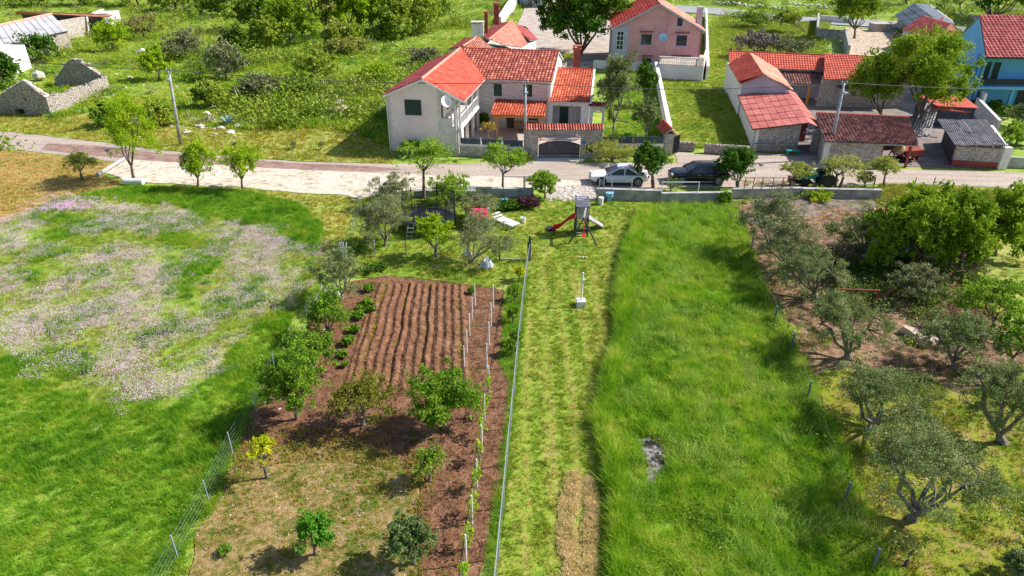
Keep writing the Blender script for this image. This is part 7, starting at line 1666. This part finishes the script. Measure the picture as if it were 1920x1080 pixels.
lump('blue_sheet', 'crumpled bright blue sheet on the lawn below the wall', 'sheet', P(946,384), .65, .55, .6, m_blue, 3)
lump('sheeting_bundle', 'crumpled pale grey sheeting bundle near the olive tree', 'bundle', P(912,498), .42, .42, .6, m_tarp, 5)
lump('sheeting_bundle', 'small pale sheet crumple under the olive tree', 'bundle', P(876,478), .3, .35, .35, m_tarp, 7)
# white post on its concrete block, and the thin post behind
wp_ = P(1089,574); Wp = thing('white_post', 'white metal post set in a square concrete block on the mown strip', 'post', wp_)
mb = MB(); mb.box(wp_+V(0,0,.2), (.5,.5,.4)); mb.build('concrete_block', m_concW, Wp)
tp_ = atY(1091,511,wp_.y); mb = MB(); mb.tube([wp_+V(0,0,.4), (wp_.x+.03, wp_.y, tp_.z)], .05, 8); mb.box((wp_.x+.1, wp_.y, tp_.z-.5), (.12,.06,.16)); mb.build('pole', m_frame, Wp)
t2_ = P(1093,484); T2 = thing('thin_post', 'thin dark rod with a pale stone base behind the white post', 'post', t2_)
mb = MB(); mb.tube([t2_, t2_+V(-.05,0,1.1)], .018, 5); mb.build('pole', m_dkmet, T2)
for k in (-.18,.0,.17): mb = MB(); mb.rock(t2_+V(k,0,.06), .1, .7); mb.build('base_stone', m_rock, T2)
# ================================================================== GARDEN FENCES AND TRELLISES
post_px = [(993,490),(988,520),(983,560),(978,600),(974,645),(969,690),(964,745),(958,805),(951,875),(944,955),(935,1050),(925,1160)]
fp = [P(*p_) for p_ in post_px]
fn_ = posts('wire_fence', 'long wire fence between the tilled bed and the mown strip', fp, 1.25, 0, m_metal, r=.03, rails=(.98,), wires=5, verts=True)
cp_ = P(993,490); mb = MB(); mb.tube([cp_, cp_+V(0,0,1.7)], .075, 8); o = mb.build('corner_post', m_dkmet); tag(o, 'thick dark corner post at the top end of the long wire fence', 'post')
Gd = thing('garden_gate', 'open pipe frame gate between the olive tree and the corner post', 'gate', P(938,487))
for x_ in (937, 990): q = P(x_, 488); mb = MB(); mb.tube([q, q+V(0,0,1.25)], .045, 6); mb.build('gate_post', m_dkmet, Gd)
mb = MB(); mb.beam(P(937,488)+V(0,0,.08), P(990,489)+V(0,0,.08), .07); mb.build('bottom_rail', m_conc, Gd)
tr1 = [P(x, y) for x, y in ((893,600),(886,640),(879,680),(872,720),(868,745))]
tr1 = [P(891,575), P(886,600), P(881,632), P(876,665), P(871,694)]
T1 = posts('vine_trellis', 'short row of white trellis posts inside the furrowed bed', tr1, 1.4, 0, m_frame, r=.028, wires=3, cat='trellis')
tr2 = [P(x, y) for x, y in ((925,578),(921,612),(917,650),(913,692),(917,735),(909,790),(904,850),(895,915),(886,985),(875,1060),(864,1150))]
T2_ = posts('vine_trellis', 'long row of white trellis posts along the tilled bed', tr2, 1.45, 0, m_frame, r=.028, wires=3, cat='trellis')
for k in range(8):
    a = tr2[4].lerp(tr2[-1], (k+.3)/8); t = thing('vine', ['first','second','third','fourth','fifth','sixth','seventh','eighth'][k]+' young vine down the long white trellis, counted from its middle', 'vine', (a.x, a.y, 0), 'young vines on the long trellis')
    grow(t, 'yellow', .2, .5, .45, .75, mat=m_bright, n=200, trunk_r=.02, seed=k+900)
lf = [(335,1049),(393,944),(437,852),(482,774),(517,700),(548,652),(577,611),(603,552),(625,510),(643,480),(664,440),(676,400),(694,364)]
posts('wire_fence', 'wire fence between the clover meadow and the orchard', [P(*p_) for p_ in [(290,1140)]+lf], 1.15, 0, m_metal, r=.03, wires=6, verts=True)
posts('wire_fence', 'leaning posts and wire above the tilled bed', [P(x, y) for x, y in ((704,482),(762,482),(820,486),(880,492),(937,488))], 1.2, 0, m_conc, r=.035, wires=3)
rf_ = [(1408,470),(1435,540),(1451,608),(1482,662),(1512,752),(1582,946),(1634,1072)]
posts('wire_fence', 'blue grey posts between the tall grass and the olive orchard', [P(*p_) for p_ in rf_], 1.1, 0, mk('blue_grey_post', [(.10,.14,.20), (.16,.2,.27)], rough=.6), r=.05, wires=3)
mb = MB(); q = P(1507,562); mb.tube([q, q+V(0,0,1.3)], .03, 6); tag(mb.build('thin_stake', m_metal), 'thin bright stake under the dense orchard olive', 'stake')
mb = MB(); q = P(1857,600); mb.tube([q, q+V(-.12,0,1.0)], .035, 6); tag(mb.build('thin_stake', m_metal), 'short bright stake beside the sprawling shrub', 'stake')
wt = thing('white_stakes', 'bundle of white stakes leaning together by the left olive tree', 'stakes', P(645,492))
for k, (x0_, x1_) in enumerate(((640,655),(643,648),(646,640),(650,654),(652,646))):
    a = P(x0_, 494); mb = MB(); mb.beam(a, a+V((x1_-x0_)*.03,.1,1.4), .04); mb.build('stake', m_frame, wt)
# ================================================================== ORCHARD HUT AND YARD
hb = P(1668,470); Hu = thing('garden_hut', 'small blue grey sheet metal hut with orange tiles under the great trees', 'hut', hb)
ha, hb2 = P(1657,486), P(1712,490)
mb = MB(); mb.hexa([ha, hb2, hb2+V(0,2.4,0), ha+V(0,2.4,0)], [x+V(0,0,2.0) for x in (ha, hb2)]+[x+V(0,2.4,2.2) for x in (hb2, ha)]); mb.build('wall', mk('blue_grey_sheet', [(.10,.17,.26), (.17,.25,.35)], scale=1, rough=.5), Hu)
roof([ha+V(-.2,-.3,2.05), hb2+V(.2,-.3,2.05), hb2+V(.2,2.6,2.4), ha+V(-.2,2.6,2.4)], m_tileOld, Hu)
Fr_ = thing('welded_barrier', 'dark red welded metal frame behind the orchard olives', 'frame', P(1600,575))
fr_a, fr_b = P(1560,570), P(1640,573)
for t_ in (0, .5, 1.): q = fr_a.lerp(fr_b, t_); mb = MB(); mb.beam(q, q+V(0,0,1.0), .1); mb.build('upright', m_dkred, Fr_)
mb = MB(); mb.beam(fr_a+V(0,0,.95), fr_b+V(0,0,.95), .07); mb.build('top_bar', m_dkred, Fr_); mb = MB(); mb.beam(fr_b+V(0,0,.1), fr_b+V(.9,.3,.9), .08); mb.build('brace', m_dkred, Fr_)
Wl = thing('hut_yard_wall', 'dark low wall with a plank top in the shade before the hut', 'wall', P(1600,500))
a, b = P(1612,500), P(1668,502); wall(a, b, 0, .6, m_dk_wood, Wl); mb = MB(); mb.beam(a+V(0,0,.75), b+V(0,0,.75), .3, .06); mb.build('plank', m_grey_wood, Wl)
mb = MB(); q = P(1805,575); mb.lathe(q, [(.28,0),(.3,.85)], 14); tag(mb.build('blue_barrel', mk('navy_barrel', [(.02,.03,.07), (.03,.05,.10)], rough=.5)), 'dark blue barrel beside the sprawling shrub', 'barrel')
bw = thing('brush_pile', 'brown heap of cut brushwood between the barrel and the olive', 'brushwood', P(1812,600)); ms = MB()
for k in range(160):
    c = P(R.uniform(1770,1850), R.uniform(585,608))+V(0,0,R.uniform(.05,.5)); a = R.uniform(0,6.28); ms.beam(c, c+V(math.cos(a)*.6,math.sin(a)*.6,R.uniform(-.1,.2)), .02)
o = ms.build('twigs', mk('rust_twigs', [(.20,.09,.06), (.32,.16,.11)], attr=.5), bw, var=True); o['kind'] = 'stuff'
# curved stone slab
sl_ = [P(x, y) for x, y in ((1688,624),(1704,634),(1722,648),(1745,655),(1756,650),(1748,640),(1725,632),(1705,625),(1692,622))]
mb = MB(); mb.hexa([p_+V(0,0,.05) for p_ in sl_], [p_+V(0,0,.42) for p_ in sl_]); tag(mb.build('stone_slab', mk('sandy_slab', [(.42,.33,.24), (.56,.46,.35), (.62,.53,.42)], scale=3, rough=.9, bump=.4)), 'long curved sandy slab lying on the bare red soil', 'slab')
# stone edging between olives and grass, left of the fence: pale rubble strip
ms = MB()
for k in range(150):
    t = R.random(); i = 2+int(t*6); p0_, p1_ = P(*lf[i+1]), P(*lf[i+2]); c = p0_.lerp(p1_, R.random())+V(R.uniform(.1,1.2),R.uniform(-.3,.3),0); ms.rock(c+V(0,0,.02), R.uniform(.03,.10), .6)
o = ms.build('fence_side_stones', m_rock); o['kind'] = 'stuff'
q = P(640,548); lump('stone_heap', 'pale heap of stones under the olive at the bed corner', 'stones', P(622,552), .8, .7, .35, m_rock, 11)
# far side road wall and field walls
for (x0_, y0_, x1_, y1_, lab) in ((1340,8,1470,20,'rough field wall beyond the country road on the left'), (1480,12,1600,20,'rough field wall beyond the country road near the leaning tree'), (1790,30,1880,50,'rough stone wall beyond the slate roofed barn'), (1810,12,1920,24,'far rough stone wall under the dark corner tree')):
    a, b = P(x0_, y0_), P(x1_, y1_); t = thing('field_wall', lab, 'wall', a, 'rough field walls in the distance'); ms = MB()
    for k in range(int((b-a).length*2.2)): ms.rock(a.lerp(b, R.random())+V(0,R.uniform(-.3,.3),R.uniform(.1,.8)), R.uniform(.3,.5), .7)
    ms.build('stones', m_rock, t)['kind'] = 'stuff'
